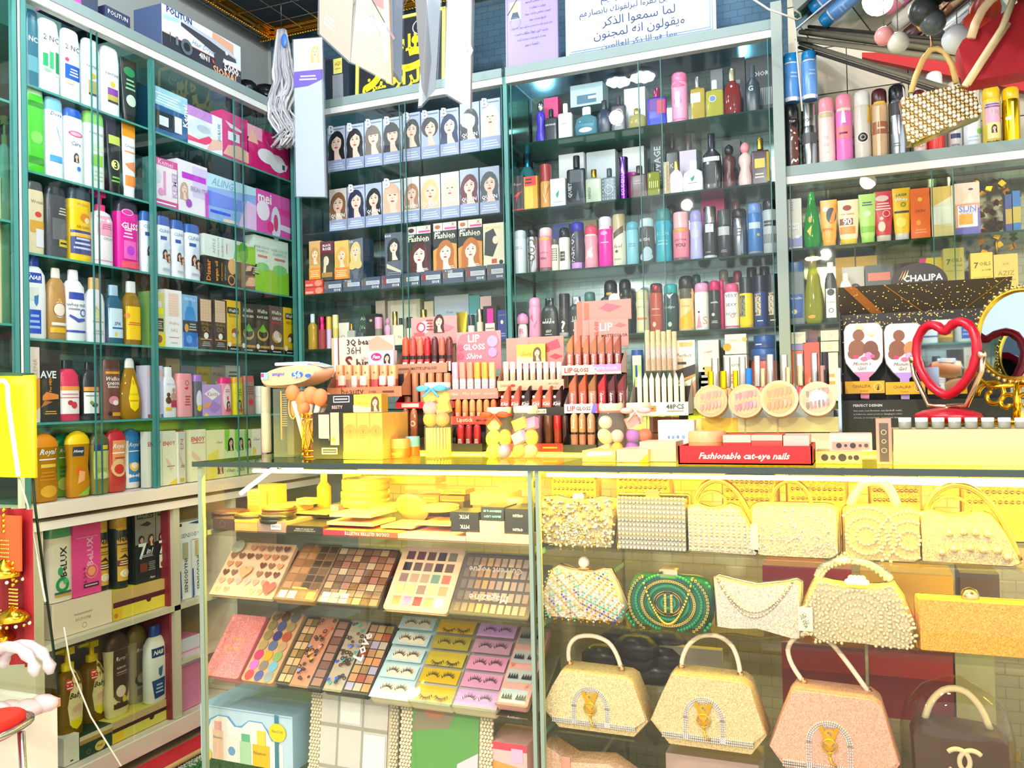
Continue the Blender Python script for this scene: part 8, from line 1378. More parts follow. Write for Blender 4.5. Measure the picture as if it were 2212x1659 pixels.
for i, (a, b, yt, cb) in enumerate(((1536, 1552, 774, '6a2c20'), (1562, 1578, 772, 'f0b878'), (1596, 1611, 771, '7a3020'), (1628, 1643, 769, 'e03c50'), (1655, 1672, 766, 'c88458'), (1686, 1702, 767, 'e8b0b8'), (1720, 1736, 765, '3a78c8'), (1752, 1768, 763, '3a9830'), (1775, 1791, 762, '3a9830'))):
    it.append(('nail', a - 2, b + 2, yt, cb, 'k:e0d8d0' if i != 8 else '2a2028', 'nail polish with tall silver cap, ' + ORD[i] + ' of nine from the left', 'o .5 .28 .2 .2 f8e8e0'))
row(1, 1.98, zA, it, 'in the back of the rack', 'nail polishes in the back of the rack')
it = []
for i, (a, b, yt, cb, cc, nm) in enumerate(((1527, 1543, 803, 'f0b898', 'k:f0c820', 'yellow-gold'), (1553, 1571, 802, 'f0a868', 'k:f0c820', 'yellow-gold'), (1581, 1596, 801, '8a3a50', 'k:f0c820', 'yellow-gold'), (1608, 1627, 796, '2078c8', '1878d0', 'bright blue'), (1640, 1655, 796, 'c08468', 'k:e8c898', 'pale gold'), (1695, 1710, 794, 'f0c8b8', 'k:e8c898', 'pale gold'), (1720, 1738, 791, 'd82820', 'k:e8d0a0', 'pale gold'), (1768, 1785, 790, '3858a0', 'k:b89080', 'bronze'))):
    it.append(('nail', a, b, yt, cb, cc, 'nail polish with ' + nm + ' cap, ' + ORD[i] + ' of eight in the front row', ''))
row(1, 1.9, P(1, 1.9, 1650, 868)[2], it, 'of the rack', 'nail polishes in the front row')
# small step that carries the front polishes
m = MB(); zf = P(1, 1.9, 1650, 868)[2]; A2, B2 = P(1, 1.89, 1520, 868), P(1, 1.89, 1800, 868); m.box(A2[0], B2[0], 1.893, 1.965, CT + .001, zf - .0005, 'dcdcc8', 's'); m.build('lower_step', r)
# bead boxes
row(1, 1.68, ctl, [('box', 1762, 1862, 976, 'd8b060', '', 'clear yellow-lit box of metal beads', 'r .04 .15 .96 .85 e0a080;o .2 .5 .08 .08 3a2c28;o .38 .5 .06 .06 4a3830;o .58 .5 .09 .09 3a2c28;o .75 .5 .05 .05 4a3830;o .88 .5 .06 .06 3a2c28', {'d': .08}),
 ('box', 1893, 1926, 905, 'b88a78', '', 'upright window box of charms', 'r .2 .05 .8 .9 5a4840;c .5 .7 .18 .04 d8b890;c .5 .5 .15 .04 d8b890;c .5 .3 .18 .04 c8a880', {'d': .03})], 'at the counter front')
row(1, 1.7, P(1, 1.7, 1840, 976)[2], [('box', 1792, 1884, 938, 'f0c4b4', '', 'clear pink box of metal beads stacked on the yellow-lit one', 'r .06 .1 .94 .55 e89888;o .22 .34 .07 .07 3a3434;o .38 .34 .04 .04 4a4444;o .55 .34 .07 .07 3a3434;o .72 .34 .04 .04 4a4444;o .86 .34 .05 .05 4a4444', {'d': .06})], '')
# foam tray of bracelets
row(1, 1.67, ctl, [('box', 1930, 2230, 976, 'c4ae80', '', 'thick cream foam tray, lowest of three', '', {'d': .1, 'n': 'foam_tray'})], '')
row(1, 1.67, P(1, 1.67, 2080, 976)[2], [('box', 1930, 2230, 960, 'cab68a', '', 'thick cream foam tray, middle of three', '', {'d': .1, 'n': 'foam_tray'})], '')
row(1, 1.67, P(1, 1.67, 2080, 960)[2], [('box', 1930, 2230, 928, 'd0bc90', '', 'thick cream foam tray, top of three', '', {'d': .1, 'n': 'foam_tray'})], '')
row(1, 1.68, P(1, 1.67, 2080, 927)[2], [('jar', 1941 + i * 36, 1970 + i * 36, 903, 'g:c8c8b8', 'f0ece0', 'tiny glass vial with white lid, %s of eight from the left' % ORD[i], '') for i in range(8)], 'on the foam tray', 'tiny lidded vials')
# hairbrush display
r = empty('hairbrush_display'); A, B = P(1, 2.1, 1816, 800), P(1, 2.1, 2190, 800); w = B[0] - A[0]; zt, zm = P(1, 2.1, 1990, 612)[2], P(1, 2.1, 1990, 668)[2]; m = MB()
zl_ = P(1, 2.1, 1990, 862)[2]
m.box(0, w, .05, .053, CT + .001, zm, '1c1a18', 's'); m.add([(0, .05, zm), (w, .05, zm), (w, -.02, zt), (0, -.02, zt)], [(0, 1, 2, 3)], '5a5044', 's'); m.box(0, w, -.03, -.0, CT + .001, zl_, '221e1a', 's'); m.box(0, .003, -.03, .05, CT + .001, zm, '26221e', 's')
rs = np.random.RandomState(9)
for i in range(260):
    x, z = rs.rand() * w, zm - .001 - abs(rs.randn()) * .035; k = .0009 + rs.rand() * .0012; m.add([(x - k, .0495, z), (x, .0495, z - k), (x + k, .0495, z), (x, .0495, z + k)], [(0, 1, 2, 3)], 'k:f0c060', 'k')
for i in range(170):
    t = rs.rand(); x = rs.rand() * w; f = rs.rand(); k = .0009 + rs.rand() * .001; y, z = .05 - .07 * f - .0008, zm + (zt - zm) * f
    m.add([(x - k, y, z), (x, y, z - k), (x + k, y, z), (x, y, z + k)], [(0, 1, 2, 3)], 'k:f0c060', 'k')
def band(u0, u1, wd, col):
    m.add([(u0 * w, -.0215, zt), ((u0 + wd) * w, -.0215, zt), ((u1 + wd) * w, .0485, zm), (u1 * w, .0485, zm)], [(3, 2, 1, 0)], col, 's')
band(.03, .2, .07, 'c87c40'); band(.27, .5, .008, 'd89030'); band(.97, .75, .008, 'b88438')
a = Art(m, Flat(w * 2, .1, -.03), 's'); zq = (CT + zl_) / 2 + .01
a.text(.055, zl_ - .012, .06, 'f0ece4', 'PERFECT DESIGN', 'b'); [a.text(.075, zl_ - .024 - i * .008, .1, 'd8d4cc', t) for i, t in enumerate(('Anti static, heat Resistant, anti-dandruff, usable', 'in bathroom, water proof, no changing in colors', 'of brush, no moving bristle, prevent hair damage.'))]
m.build('card_body', r, (A[0], 2.1, 0)); c = P(1, 2.09, 1985, 612); m = MB(); pts = [(.058 * math.cos(t), .046 * math.sin(t)) for t in np.linspace(0, math.pi, 20)]
m.prism(pts[::-1], -.001, .002, '2e2620', 's'); a = Art(m, Flat(.12, .06, -.001), 's'); a.text(.008, .012, .08, 'f4ece0', 'CHALIPA', 'b')
for k in range(3): a.poly([(-.042 + k * .006, .008), (-.036 + k * .006, .016), (-.03 + k * .005, .032), (-.037 + k * .005, .018)], ('f0a050', 'f4c080', 'f0d8a0')[k])
m.build('round_sign', r, c); tag(r, 'black and gold glitter hairbrush display board with a half-round sign', 'display stand')
def paddle(label, x0, x1, yt, yb, tint, hair, dress, Y=2.075):
    A, B = P(1, Y, x0, yt + 40), P(1, Y, x1, yt + 40); w = B[0] - A[0]; c = P(1, Y, (x0 + x1) / 2, yb); h = P(1, Y, (x0 + x1) / 2, yt)[2] - c[2]; r = empty('paddle_brush', (c[0], Y, c[2]))
    pts = [(-.11, 0), (.11, 0), (.12, .28), (.3, .36), (.47, .48), (.5, .56), (.5, .9), (.44, .97), (.34, 1), (-.34, 1), (-.44, .97), (-.5, .9), (-.5, .56), (-.47, .48), (-.3, .36), (-.12, .28)]
    pts = [(u * w, v * h) for u, v in pts][::-1]; m = MB(); m.prism(pts, -.008, .012, 'f8e6dc', 'p', .04); S = Flat(w, h, -.0082); a = Art(m, S, 's')
    a.poly([(u * w, v * h) for u, v in ((-.1, .02), (.1, .02), (.11, .28), (.28, .36), (-.28, .36), (-.11, .28))], tint)
    a.run(('o .33 .67 .22 .24 HA;o .38 .84 .15 .16 HA;o .22 .6 .13 .14 HA;o .68 .66 .19 .22 HB;o .78 .58 .13 .15 HB;o .62 .57 .1 .1 DR;o .3 .56 .07 .05 e83a6a;o .5 .53 .09 .06 f0709a;o .72 .56 .06 .05 e85a8a;i .45 .47 .46 4a3a44 MO;i .45 .41 .22 4a3a44 Girl').replace('HA', hair[0]).replace('HB', hair[1]).replace('DR', dress).replace('MO', "Momm's"))
    if 'crown' in label: a.run('q e8c890 .3,.92 .32,.98 .38,.95 .43,.99 .48,.95 .52,.97 .5,.91;q e8c890 .62,.83 .64,.88 .7,.86 .76,.88 .76,.82')
    m.build('head', r); m = MB(); k = w * .5; m.prism([(-k, h * .08), (k, h * .08), (k, h * .24), (-k, h * .24)][::-1], -.016, -.013, 'e8a810', 's'); a = Art(m, Flat(w, h, -.0165), 's'); a.text(-w * .08, h * .175, w * .46, '7a5410', 'CHALIPA'); a.text(-w * .02, h * .115, w * .2, '7a5410', 'Premium', 'i'); a.ring(w * .34, h * .16, w * .12, w * .02, 'f4dc90'); a.poly([(w * .3, h * .12), (w * .36, h * .12), (w * .35, h * .2)], '3a2c1c'); m.build('card_sleeve', r); tag(r, label, 'hairbrush', 'paddle hairbrushes on the display')
paddle('pink paddle hairbrush printed with two long-haired girls in crowns', 1826, 1911, 698, 863, 'f47ca8', ('8a5238', '7a4430'), 'e88ab8')
paddle('lilac paddle hairbrush printed with a hugging pair, beside heart mirror', 1913, 1998, 698, 865, 'b890d8', ('8a5238', 'c88850'), 'c8a8dc')
paddle('white paddle hairbrush mostly hidden by the heart-shaped mirror', 2003, 2088, 690, 865, 'e8c8d0', ('8a5238', '7a4430'), 'c8a8dc', 2.08)
# heart mirror
c = P(1, 1.84, 2043, 775); r = empty('heart_mirror', c, -.84); sx = 1.45 * abs(P(1, 1.84, 2107, 775)[0] - c[0]); sz = (P(1, 1.84, 2043, 700)[2] - P(1, 1.84, 2043, 858)[2]) / 2
hp_ = [(0, .72), (-.12, .84), (-.35, .98), (-.62, .96), (-.86, .76), (-.98, .42), (-.96, .05), (-.84, -.3), (-.62, -.62), (-.34, -.86), (-.1, -.98), (0, -1.0)]
hp_ = hp_ + [(-x, z) for x, z in hp_[1:-1][::-1]]; pts = []
for i in range(len(hp_)):
    p0, p1 = V3(hp_[i]), V3(hp_[(i + 1) % len(hp_)])
    for t in (0, .5): pts.append(p0 * (1 - t) + p1 * t)
pts = [(pts[i - 1] + pts[i] * 2 + pts[(i + 1) % len(pts)]) / 4 for i in range(len(pts))]
MB().prism([(p[0] * sx * .93, p[1] * sz * .93) for p in pts][::-1] if False else [(p[0] * sx * .93, p[1] * sz * .93) for p in pts], .0, .004, 'r:e8eef0', 'r').build('mirror_glass', r)
m = MB(); m.tube([(p[0] * sx, 0, p[1] * sz) for p in pts], [.0085 + .0012 * (i % 2) for i in range(len(pts))], 'c00c28', 'p', 8, True); m.build('red_frame', r)
m = MB()
for s2 in (-1, 1): m.tube([(s2 * sx * 1.14, .0, .0 * sz), (s2 * sx * 1.08, 0, -.4 * sz), (s2 * sx * .84, 0, -.85 * sz), (s2 * sx * .6, 0, -1.28 * sz), (0, 0, -1.3 * sz)], .005, 'k:e8c0a0', 'k', 8); m.sphere((s2 * sx * 1.1, 0, .05 * sz), .009, 'k:e8c8a8', 'k', 8, 5)
m.tube([(0, 0, -1.3 * sz), (0, 0, -1.42 * sz)], .006, 'k:e8c0a0', 'k'); m.build('swivel_arms', r)
m = MB(); m.sphere((0, 0, -1.58 * sz), .058, 'b80c24', 'p', 18, 8, (1.25, .8, .3)); m.build('base', r); tag(r, 'red heart-shaped table mirror on a swivel stand', 'mirror')
# gold round mirror
c = P(1, 1.84, 2200, 722); r = empty('round_mirror', c, -.62, -.1); R0 = .083; th = np.linspace(0, 2 * math.pi, 44, endpoint=False)
MB().prism([(R0 * .9 * math.cos(t), R0 * math.sin(t)) for t in th][::-1] if False else [(R0 * .9 * math.cos(t), R0 * math.sin(t)) for t in -th], 0, .004, 'r:d8e8f4', 'r').build('mirror_glass', r)
m = MB(); m.tube([(R0 * .92 * math.cos(t), -.002, R0 * 1.02 * math.sin(t)) for t in th], .004, 'k:f0c040', 'k', 8, True)
for t in th: m.sphere((R0 * .98 * math.cos(t), -.003, R0 * 1.09 * math.sin(t)), .0042, 'k:f4d880', 'k', 7, 5)
m.build('gold_frame', r); m = MB()
def swirl(cx, cz, r0, turns, s2, rr=.0045): return m.tube([(cx + s2 * r0 * (1 - .75 * t) * math.cos(turns * t), 0, cz + r0 * (1 - .75 * t) * math.sin(turns * t)) for t in np.linspace(0, 1, 24)], rr, 'k:f4c030', 'k', 7)
for s2 in (-1, 1):
    swirl(s2 * .045, -.115, .03, 7.5, s2); swirl(s2 * .018, -.13, .02, 6, -s2); m.tube([(s2 * R0 * .95, 0, -.02), (s2 * R0, 0, -.07), (s2 * .05, 0, -.1), (0, 0, -.095)], .005, 'k:f4c030', 'k', 7); m.sphere((s2 * .06, 0, -.165), .016, 'k:f0b828', 'k', 8, 5, (2, .8, .5))
m.tube([(0, 0, -.09), (0, 0, -.16)], .007, 'k:f4c030', 'k'); m.sphere((0, 0, -.168), .03, 'k:f4c030', 'k', 12, 6, (2.0, .9, .3)); m.build('scroll_stand', r); tag(r, 'round table mirror in an ornate gold scroll frame at right edge', 'mirror')

# ================================================================== HANGING THINGS, POSTERS, CEILING, LEFT FOREGROUND
# grey hair extension
c0 = P(1, 2.9, 608, 66); c1 = P(1, 2.9, 608, 318); r = empty('hair_extension', c0); L = c0[2] - c1[2]; m = MB(); rs = np.random.RandomState(4)
for i in range(60):
    a = rs.rand() * 6.28; rr = rs.rand() ** .5; pts = []
    for t in np.linspace(0, 1, 18):
        wd = .016 + .045 * min(1, t * 2.2) * (1 - .2 * t); am = .034 * max(0, t - .3) ** .7; ph = (i % 5) * .35
        pts.append((rr * math.cos(a) * wd + am * math.sin(15 * t + ph), rr * math.sin(a) * wd * .6 + am * .6 * math.cos(13 * t + ph), -L * t * (1 - .1 * rs.rand() * (i % 3 == 0))))
    m.tube(pts, [.0085 * (1 - .45 * t) for t in np.linspace(0, 1, 18)], ('b0afb2', 'a3a3a8', '8e8f96', 'c9c8c9')[i % 4], 'h', 5)
m.build('wavy_strands', r); m = MB(); m.sphere((.035, -.03, -.06), .018, '3a6ad8', 's', 8, 5, (.9, .3, 1.6)); m.build('hang_tag', r); m = MB(); m.tube([(0, 0, 0), (0, 0, .25)], .002, '444', 'k'); m.build('hook', r); tag(r, 'long wavy silver-grey hair extension hanging at the corner', 'hair extension')
def slab(name, label, cat, tl, tr, br, bl, Ys, t, col, art, mat='s', group=None, film=True):
    """hanging flat pack whose corners keep their own depth"""
    v = [P(1, Y, *p) for p, Y in zip((bl, br, tr, tl), Ys)]; v = [V3(p) for p in v]
    ux = v[1] - v[0]; W_ = np.linalg.norm(ux); ux = ux / W_; uz = v[3] - v[0]; Hh = np.linalg.norm(uz); uz = uz / Hh; n = np.cross(ux, uz); n = n / np.linalg.norm(n); uz2 = np.cross(n, ux)
    M_ = Matrix(((ux[0], -n[0], uz2[0], v[0][0]), (ux[1], -n[1], uz2[1], v[0][1]), (ux[2], -n[2], uz2[2], v[0][2]), (0, 0, 0, 1)))
    loc = [V3([(p - v[0]) @ ux, 0, (p - v[0]) @ uz2]) for p in v]
    m = MB(); q = [(p[0], p[2]) for p in loc]; m.prism(q, .0, t, col, mat); a = Art(m, Flat(W_, Hh, 0), 's')
    a.mb = m; sx0 = W_ / 2
    class Sh(Flat): pass
    tmp = MB(); Art(tmp, Flat(W_, Hh, 0), 's').run(art); off = len(m.v); sh = (q[3][0] - q[0][0]) / max(1e-6, Hh); st = (q[1][1] - q[0][1]) / W_
    tmp.v = [(x + W_ / 2 + sh * z, y, z + st * 0) for x, y, z in tmp.v]
    m.v += tmp.v; m.f += [[off + i for i in f] for f in tmp.f]; m.c += tmp.c; m.m += tmp.m; m.s += tmp.s
    r = empty(name); r.matrix_world = M_; z9 = float(loc[3][2]); MB().tube([(W_ / 2, t / 2, z9), (W_ / 2, t / 2, 3.05 - v[0][2])], .0015, 'k:c8c8c8', 'k', 5).build('hook', r); m.build('card', r)
    if film:
        f2 = MB(); g = .004; qq = [(q[0][0] - g, q[0][1] - g), (q[1][0] + g, q[1][1] - g), (q[2][0] + g, q[2][1] + g), (q[3][0] - g, q[3][1] + g)]; f2.prism(qq, -.004, t + .002, 'x:f4f8fc', 'x'); f2.build('plastic_sleeve', r)
    tag(r, label, cat, group)
slab('hair_extension_pack', 'white hanging hair extension pack with purple band and blonde portrait', 'pack', (634, 88), (692, 82), (702, 425), (640, 424), (2.86, 2.86, 2.86, 2.86), .012, 'b8bec8', 'r 0 .8 1 1 dcdce4;f .75 .91 .14 d8b060;q 5a2ab8 0,.72 .4,.74 1,.78 1,.74 .5,.7 0,.69;q 5a2ab8 0,.79 1,.8 1,.75 0,.71;l .2 .73 .8 .77 e8d8ff 2')
HG = 'curling and straightening kit packs'
SCI = 'q 8a5a68 .35,.62 .38,.64 .62,.45 .6,.44;q 8a5a68 .3,.6 .33,.62 .55,.48 .53,.47;q 8a5a68 .68,.6 .95,.5 .92,.47 .76,.54 .72,.42 .7,.42;r .35 .74 .65 .95 b0402c;l .25 .1 .75 .38 d8a888 7'
slab('styling_kit_pack', 'hanging peach pack turned left, first of the hanging row', 'pack', (690, -40), (768, -40), (756, 134), (690, 73), (2.3, 2.25, 2.25, 2.3), .01, 'b09478', 'l .1 .2 .5 .4 e0b8a0 3', group=HG)
slab('styling_kit_pack', 'hanging orange pack printed with hair tools, facing forward', 'pack', (774, -40), (838, -40), (846, 180), (758, 133), (2.15, 2.15, 2.15, 2.15), .01, 'e0a868', SCI, group=HG)
slab('styling_kit_pack', 'hanging white pack edge-on right of the orange one', 'pack', (838, -40), (874, -40), (868, 178), (836, 132), (2.15, 2.32, 2.32, 2.15), .01, 'c8ccd4', '', group=HG)
slab('hair_extension_pack', 'hanging narrow pack showing grey hair, in front of the calligraphy', 'pack', (926, -40), (956, -40), (940, 195), (910, 228), (2.15, 2.2, 2.2, 2.15), .012, 'c8ccd4', 'q 98989c .1,.1 .4,.0 .9,.2 .9,1 .2,1', group=HG)
slab('styling_kit_pack', 'hanging pale pack with faint tools, rightmost of the hanging row', 'pack', (968, -40), (1018, -40), (1016, 235), (960, 200), (2.1, 2.1, 2.1, 2.1), .01, 'a09490', 'l .3 .1 .8 .3 e8c8c0 5;q b898a0 .35,.52 .4,.54 .7,.42 .66,.4;q b898a0 .7,.5 .9,.44 .8,.36', group=HG)
# framed calligraphy on top of the dye case
A, B = P(1, 3.03, 774, 200), P(1, 3.03, 956, 170); z0, z1 = 2.475, P(1, 3.03, 860, 38)[2]; w, h = B[0] - A[0], z1 - z0
r = empty('calligraphy_frame', (A[0], 3.03, z0), 0, -.06); m = MB(); m.box(.0, w, .0, .02, 0, h, '10141c', 's'); a = Art(m, Flat(w, h), 's')
class AF(Flat):
    pass
def tx(cx, cz, ww, s_, c_='f4d400', st='b'): a.text(cx * w, cz * h, ww * w, c_, s_, st)
tx(.5, .4, .86, 'خير'); tx(.42, .16, .74, 'الرازقين'); tx(.66, .62, .4, 'والله'); tx(.3, .84, .4, 'بسم الله الرحمن', 'dfe6ea', ''); a.ring(.76 * w, .84 * h, .035, .003, 'c8d0d8', ar=1.3); tx(.76, .84, .12, 'الله', 'dfe6ea', '')
m.build('picture', r); m = MB()
for bx in ((-.01, w + .01, h - .001, h + .012), (-.01, w + .01, -.012, .001), (-.012, .002, -.012, h + .012), (w - .002, w + .012, -.012, h + .012)): m.box(bx[0], bx[1], -.006, .022, bx[2], bx[3], 'e8d860', 's')
m.build('yellow_frame', r); tag(r, 'black framed picture with large yellow arabic calligraphy', 'picture')
row(1, 3.03, 2.475, [('box', 703, 754, 122, '2a3442', '', 'navy carton with grey spine on top of the dye case', 'r .3 0 .75 .6 8a9098;r .35 .62 .72 .95 e8e070;t .54 .84 .24 a02020 الله;t .54 .73 .24 a02020 محمد', {'d': .08})], '')
# certificates above the perfume case
def poster(name, label, x0, x1, yl, Y, top, col, fn):
    A, B = P(1, Y, x0, 100), P(1, Y, x1, 80); w = B[0] - A[0]; h = top
    r = MB(); r.box(0, w, 0, .006, 0, h, col, 's'); a = Art(r, Flat(w, h), 's'); fn(a, w, h); o = r.build(name, None, (A[0], Y, 2.476), 0, -.03); tag(o, label, 'poster')
def pA(a, w, h):
    a.ring(.3 * w, .9 * h, .02, .002, 'c8b0e8'); a.rect(.08 * w, .6 * h, .3 * w, .82 * h, 'b8d0e0'); a.ell(.19 * w, .73 * h, .016, .02, 'd8a890'); a.poly([(.1 * w, .61 * h), (.28 * w, .61 * h), (.24 * w, .69 * h), (.14 * w, .69 * h)], '3a4858'); a.ring(.19 * w, .56 * h, .022, .0015, '8a8ad0')
    for i in range(9): a.text((.62 if i < 5 else .5) * w, (.86 - .075 * i) * h, (.5 if i < 5 else .8) * w, '3c3c78', ('جواز محل تجاري', 'بسم الله الرحمن الرحيم', 'وزارت تجارت', 'اسم و تخلص دارنده جواز', 'تاريخ صدور جواز', 'قرار شرح فوق به شخص مذكور جواز داده شده', 'دارنده اين جواز مكلف است', 'بعد از ختم مدت تجديد گردد', 'امضا و مهر')[i].replace('گ', 'ك'), maxh=.012)
    for t in (.004, w - .006): a.rect(t, .004, t + .002, h, 'b8a0e0')
def pB(a, w, h):
    for i, (s_, cx, wd) in enumerate((('وان يكاد', .75, .2), ('بسم الله الرحمن الرحيم', .55, .6), ('وان يكاد الذين كفروا ليزلقونك بابصارهم', .52, .84), ('لما سمعوا الذكر', .5, .6), ('ويقولون انه لمجنون', .5, .62), ('وما هو الا ذكر للعالمين', .5, .5))): a.text(cx * w, (.9 - .165 * i) * h, wd * w, '142c60', s_, maxh=.042)
    for e in (.012, .02): a.rect(e, e, w - e, e + .002, '6a88b8'); a.rect(w - e - .002, e, w - e, h - .01, '6a88b8'); a.rect(e, e, e + .002, h - .01, 'c8d8f0')
poster('licence_certificate', 'lilac arabic script licence with small portrait, above perfume case', 1092, 1205, 0, 3.02, .32, '9c8cc8', pA)
poster('prayer_poster', 'large white poster with blue arabic script, above perfume case', 1222, 1548, 0, 3.015, .27, 'bcc6d6', pB)
# glass boxes and mirrors above the cases
m = MB(); m.box(-2.6, -.2, 3.36, 3.37, 2.35, 3.0, '6f90a8', 'b'); o = m.build('mirror_panel'); tag(o, 'blue-grey mirrored panel on the wall above the cases', 'mirror panel')
# cornice of gilded moulding
m = MB(); gp = P(1, 3.3, 700, 62)
for k, (dy, dz, t) in enumerate(((0, 0, .012), (-.012, .018, .01), (-.02, .036, .012))): m.box(-2.6, -.9, 3.3 + dy - t, 3.3 + dy, gp[2] + dz, gp[2] + dz + .016, 'k:e8b040', 'k')
for i in range(120): m.sphere((-2.6 + i * .0142, 3.288, gp[2] - .002), .006, 'k:d89c38', 'k', 6, 4)
gz = P(0, -2.55, 575, 30)[2]
m2 = MB()
for k, (dx, dz, t) in enumerate(((0, 0, .012), (.012, .018, .01), (.02, .036, .012))): m2.box(-2.55 + dx, -2.55 + dx + t, 2.0, 3.3, gp[2] + dz, gp[2] + dz + .016, 'k:e8b040', 'k')
for i in range(90): m2.sphere((-2.54, 2.0 + i * .0142, gp[2] - .002), .006, 'k:d89c38', 'k', 6, 4)
o = m.build('cornice_moulding'); tag(o, 'gilded moulding running along the back wall near ceiling', 'moulding'); o = m2.build('cornice_moulding'); tag(o, 'gilded moulding running along the left wall near ceiling', 'moulding')
m = MB()
for i in range(14): m.tube([(-2.62, 1.5 + i * .13, 2.97), (-1.6, 1.5 + i * .13, 2.965)], .003, 'k:a8b0b4', 'k', 5)
for i in range(9): m.tube([(-2.6 + i * .12, 1.45, 2.962), (-2.6 + i * .12, 3.35, 2.962)], .003, 'k:a8b0b4', 'k', 5)
o = m.build('ceiling_wire_grid'); tag(o, 'metal wire grid hanging under the dark ceiling at upper left', 'wire grid')
# soffit over the right case, red valance, cables
A, B, C_ = P(1, 3.2, 1722, 84), P(1, 2.25, 2260, 150), P(1, 1.7, 1690, -160); m = MB(); m.add([A, B, B + C_ - A, C_], [(0, 1, 2, 3)], 'b0aca4', 'r'); n_ = V3([0, .02, .02]); m.add([A + n_, B + n_, B + C_ - A + n_, C_ + n_], [(3, 2, 1, 0)], '8a8680', 's'); struct(m.build('ceiling_mirror_panel'))
m = MB(); A = P(1, 3.2, 1735, 88); B = P(1, 3.2, 2212, 165)
for (xa, ya, xb, yb, Yb, cc, rr) in ((1722, 84, 2250, 152, 2.24, 'b8ac90', .009), (1728, 92, 2090, 205, 2.6, '8a8270', .008), (1726, 102, 2100, 222, 2.6, '4a443c', .006)):
    m.tube([P(1, 3.1, xa, ya), P(1, Yb, xb, yb)], rr, cc, 's', 6)
o = m.build('ceiling_rail'); tag(o, 'grey rails fanning from the corner above the spray cans', 'rail')
q = [P(1, 3.22, 1862, 118), P(1, 3.22, 2230, 118), P(1, 3.22, 2230, 205), P(1, 3.22, 1862, 128)]; m = MB(); m.prism([(p[0], p[2]) for p in q], 3.2, 3.23, 'c01c1c', 'm'); o = m.build('red_valance'); tag(o, 'red cloth valance on the wall behind the beaded bag', 'cloth')
m = MB(); m.tube([P(1, 2.6, 1600, -20), P(1, 2.6, 1660, 20), P(1, 2.7, 1722, 42), P(1, 2.7, 1745, 30), P(1, 2.6, 1790, -10)], .003, 'e8e4dc', 's', 6); m.tube([P(1, 2.98, 1718, 46), P(1, 2.98, 1722, 120), P(1, 2.98, 1733, 240)], .003, 'e8e4dc', 's', 6); o = m.build('ceiling_cable'); tag(o, 'white cable sagging from the ceiling at the corner post', 'cable')
MB().box(-.235, -.2, 2.96, 3.0, .9, 2.52, '8f9a94', 's').build('corner_post'); tag(bpy.data.objects['corner_post'], 'grey-green corner post between perfume case and right case', 'post')
for i, (px, py, rr, cc) in enumerate(((1995, 25, .03, '3a4044'), (2015, 48, .026, '5a6468'), (2068, 85, .03, 'e4e8ec'), (1940, 92, .022, 'd8d8cc'), (1910, 78, .02, 'f0a0a0'))):
    q = P(1, 1.95, px, py); o = MB().sphere((0, 0, 0), rr, cc, 'p', 14, 9).build('hanging_bauble', None, q); MB().tube([(0, 0, rr), (0, 0, .25)], .001, '888', 'k', 4).build('string', o); tag(o, ('dark glass bauble hanging at upper right', 'grey glass bauble just below the dark one', 'white round bauble nearest the red velvet bag', 'pearl-white bauble left of the others', 'pink bauble beside the pearl-white one')[i], 'bauble')
o = MB().lathe([(0, .8), (.1, 1), (.4, 1), (.45, .75), (1, .7)], .06, .06, .16, 2, 'c83a28', 'p', 18).build('hanging_bottle', None, P(1, 1.95, 2090, 75)); o.rotation_euler = (0, .85, 0); tag(o, 'red tilted bottle-shaped ornament hanging beside the velvet bag', 'ornament')
# hanging velvet bag
cl_ = [(2066, 110), (2075, 95), (2200, 10), (2230, 0), (2230, 160), (2100, 184), (2085, 180)]; pts = [P(1, 1.75, *p) for p in cl_]; m = MB(); r = empty('velvet_bag'); m.prism([(p[0], p[2]) for p in pts][::1], 1.73, 1.79, 'a81020', 'm', .03); m.build('body', r)
m = MB(); m.tube([P(1, 1.72, 2084, 186), P(1, 1.72, 2120, 130), P(1, 1.72, 2165, 60), P(1, 1.72, 2195, -20)], .006, 'e8d4a8', 's', 6); m.tube([P(1, 1.72, 2092, 184), P(1, 1.72, 2128, 128), P(1, 1.72, 2180, 50)], .004, 'd8bc88', 's', 6); m.build('strap', r)
m = MB(); m.tube([P(1, 1.72, 2098, 82), P(1, 1.72, 2108, 50), P(1, 1.72, 2122, 22), P(1, 1.72, 2140, 0), P(1, 1.72, 2180, -30)], .008, 'e8c8a0', 's', 7); m.build('rope_handle', r); tag(r, 'dark red velvet handbag with cream strap hanging at upper right', 'handbag')
# hanging beaded bag
cq = [(1942, 222), (1946, 240), (1958, 312), (1976, 312), (2118, 252), (2105, 196), (2098, 190), (2000, 204)]; pts = [P(1, 2.0, *p) for p in cq]; r = empty('beaded_bag'); loc = [(p[0], p[2]) for p in pts]; m = MB(); m.prism(loc, 1.98, 2.03, 'd8b878', 'k', .02); m.build('body', r)
m = MB(); xs = [p[0] for p in loc]; zs2 = [p[1] for p in loc]; s_ = .0085; up = (P(1, 2.0, 2100, 192)[2] - P(1, 2.0, 1946, 226)[2]) / (P(1, 2.0, 2100, 192)[0] - P(1, 2.0, 1946, 226)[0])
for i in range(60):
    for j in range(-20, 40):
        x = min(xs) + i * s_ * .93; z = min(zs2) + j * s_ + (x - min(xs)) * up
        if inside(loc, x, z): m.sphere((x, 1.978, z), .0046, ('f4e8d0', 'k:e8c880', 'f8f0e0')[(i + j) % 3], 'v', 6, 4)
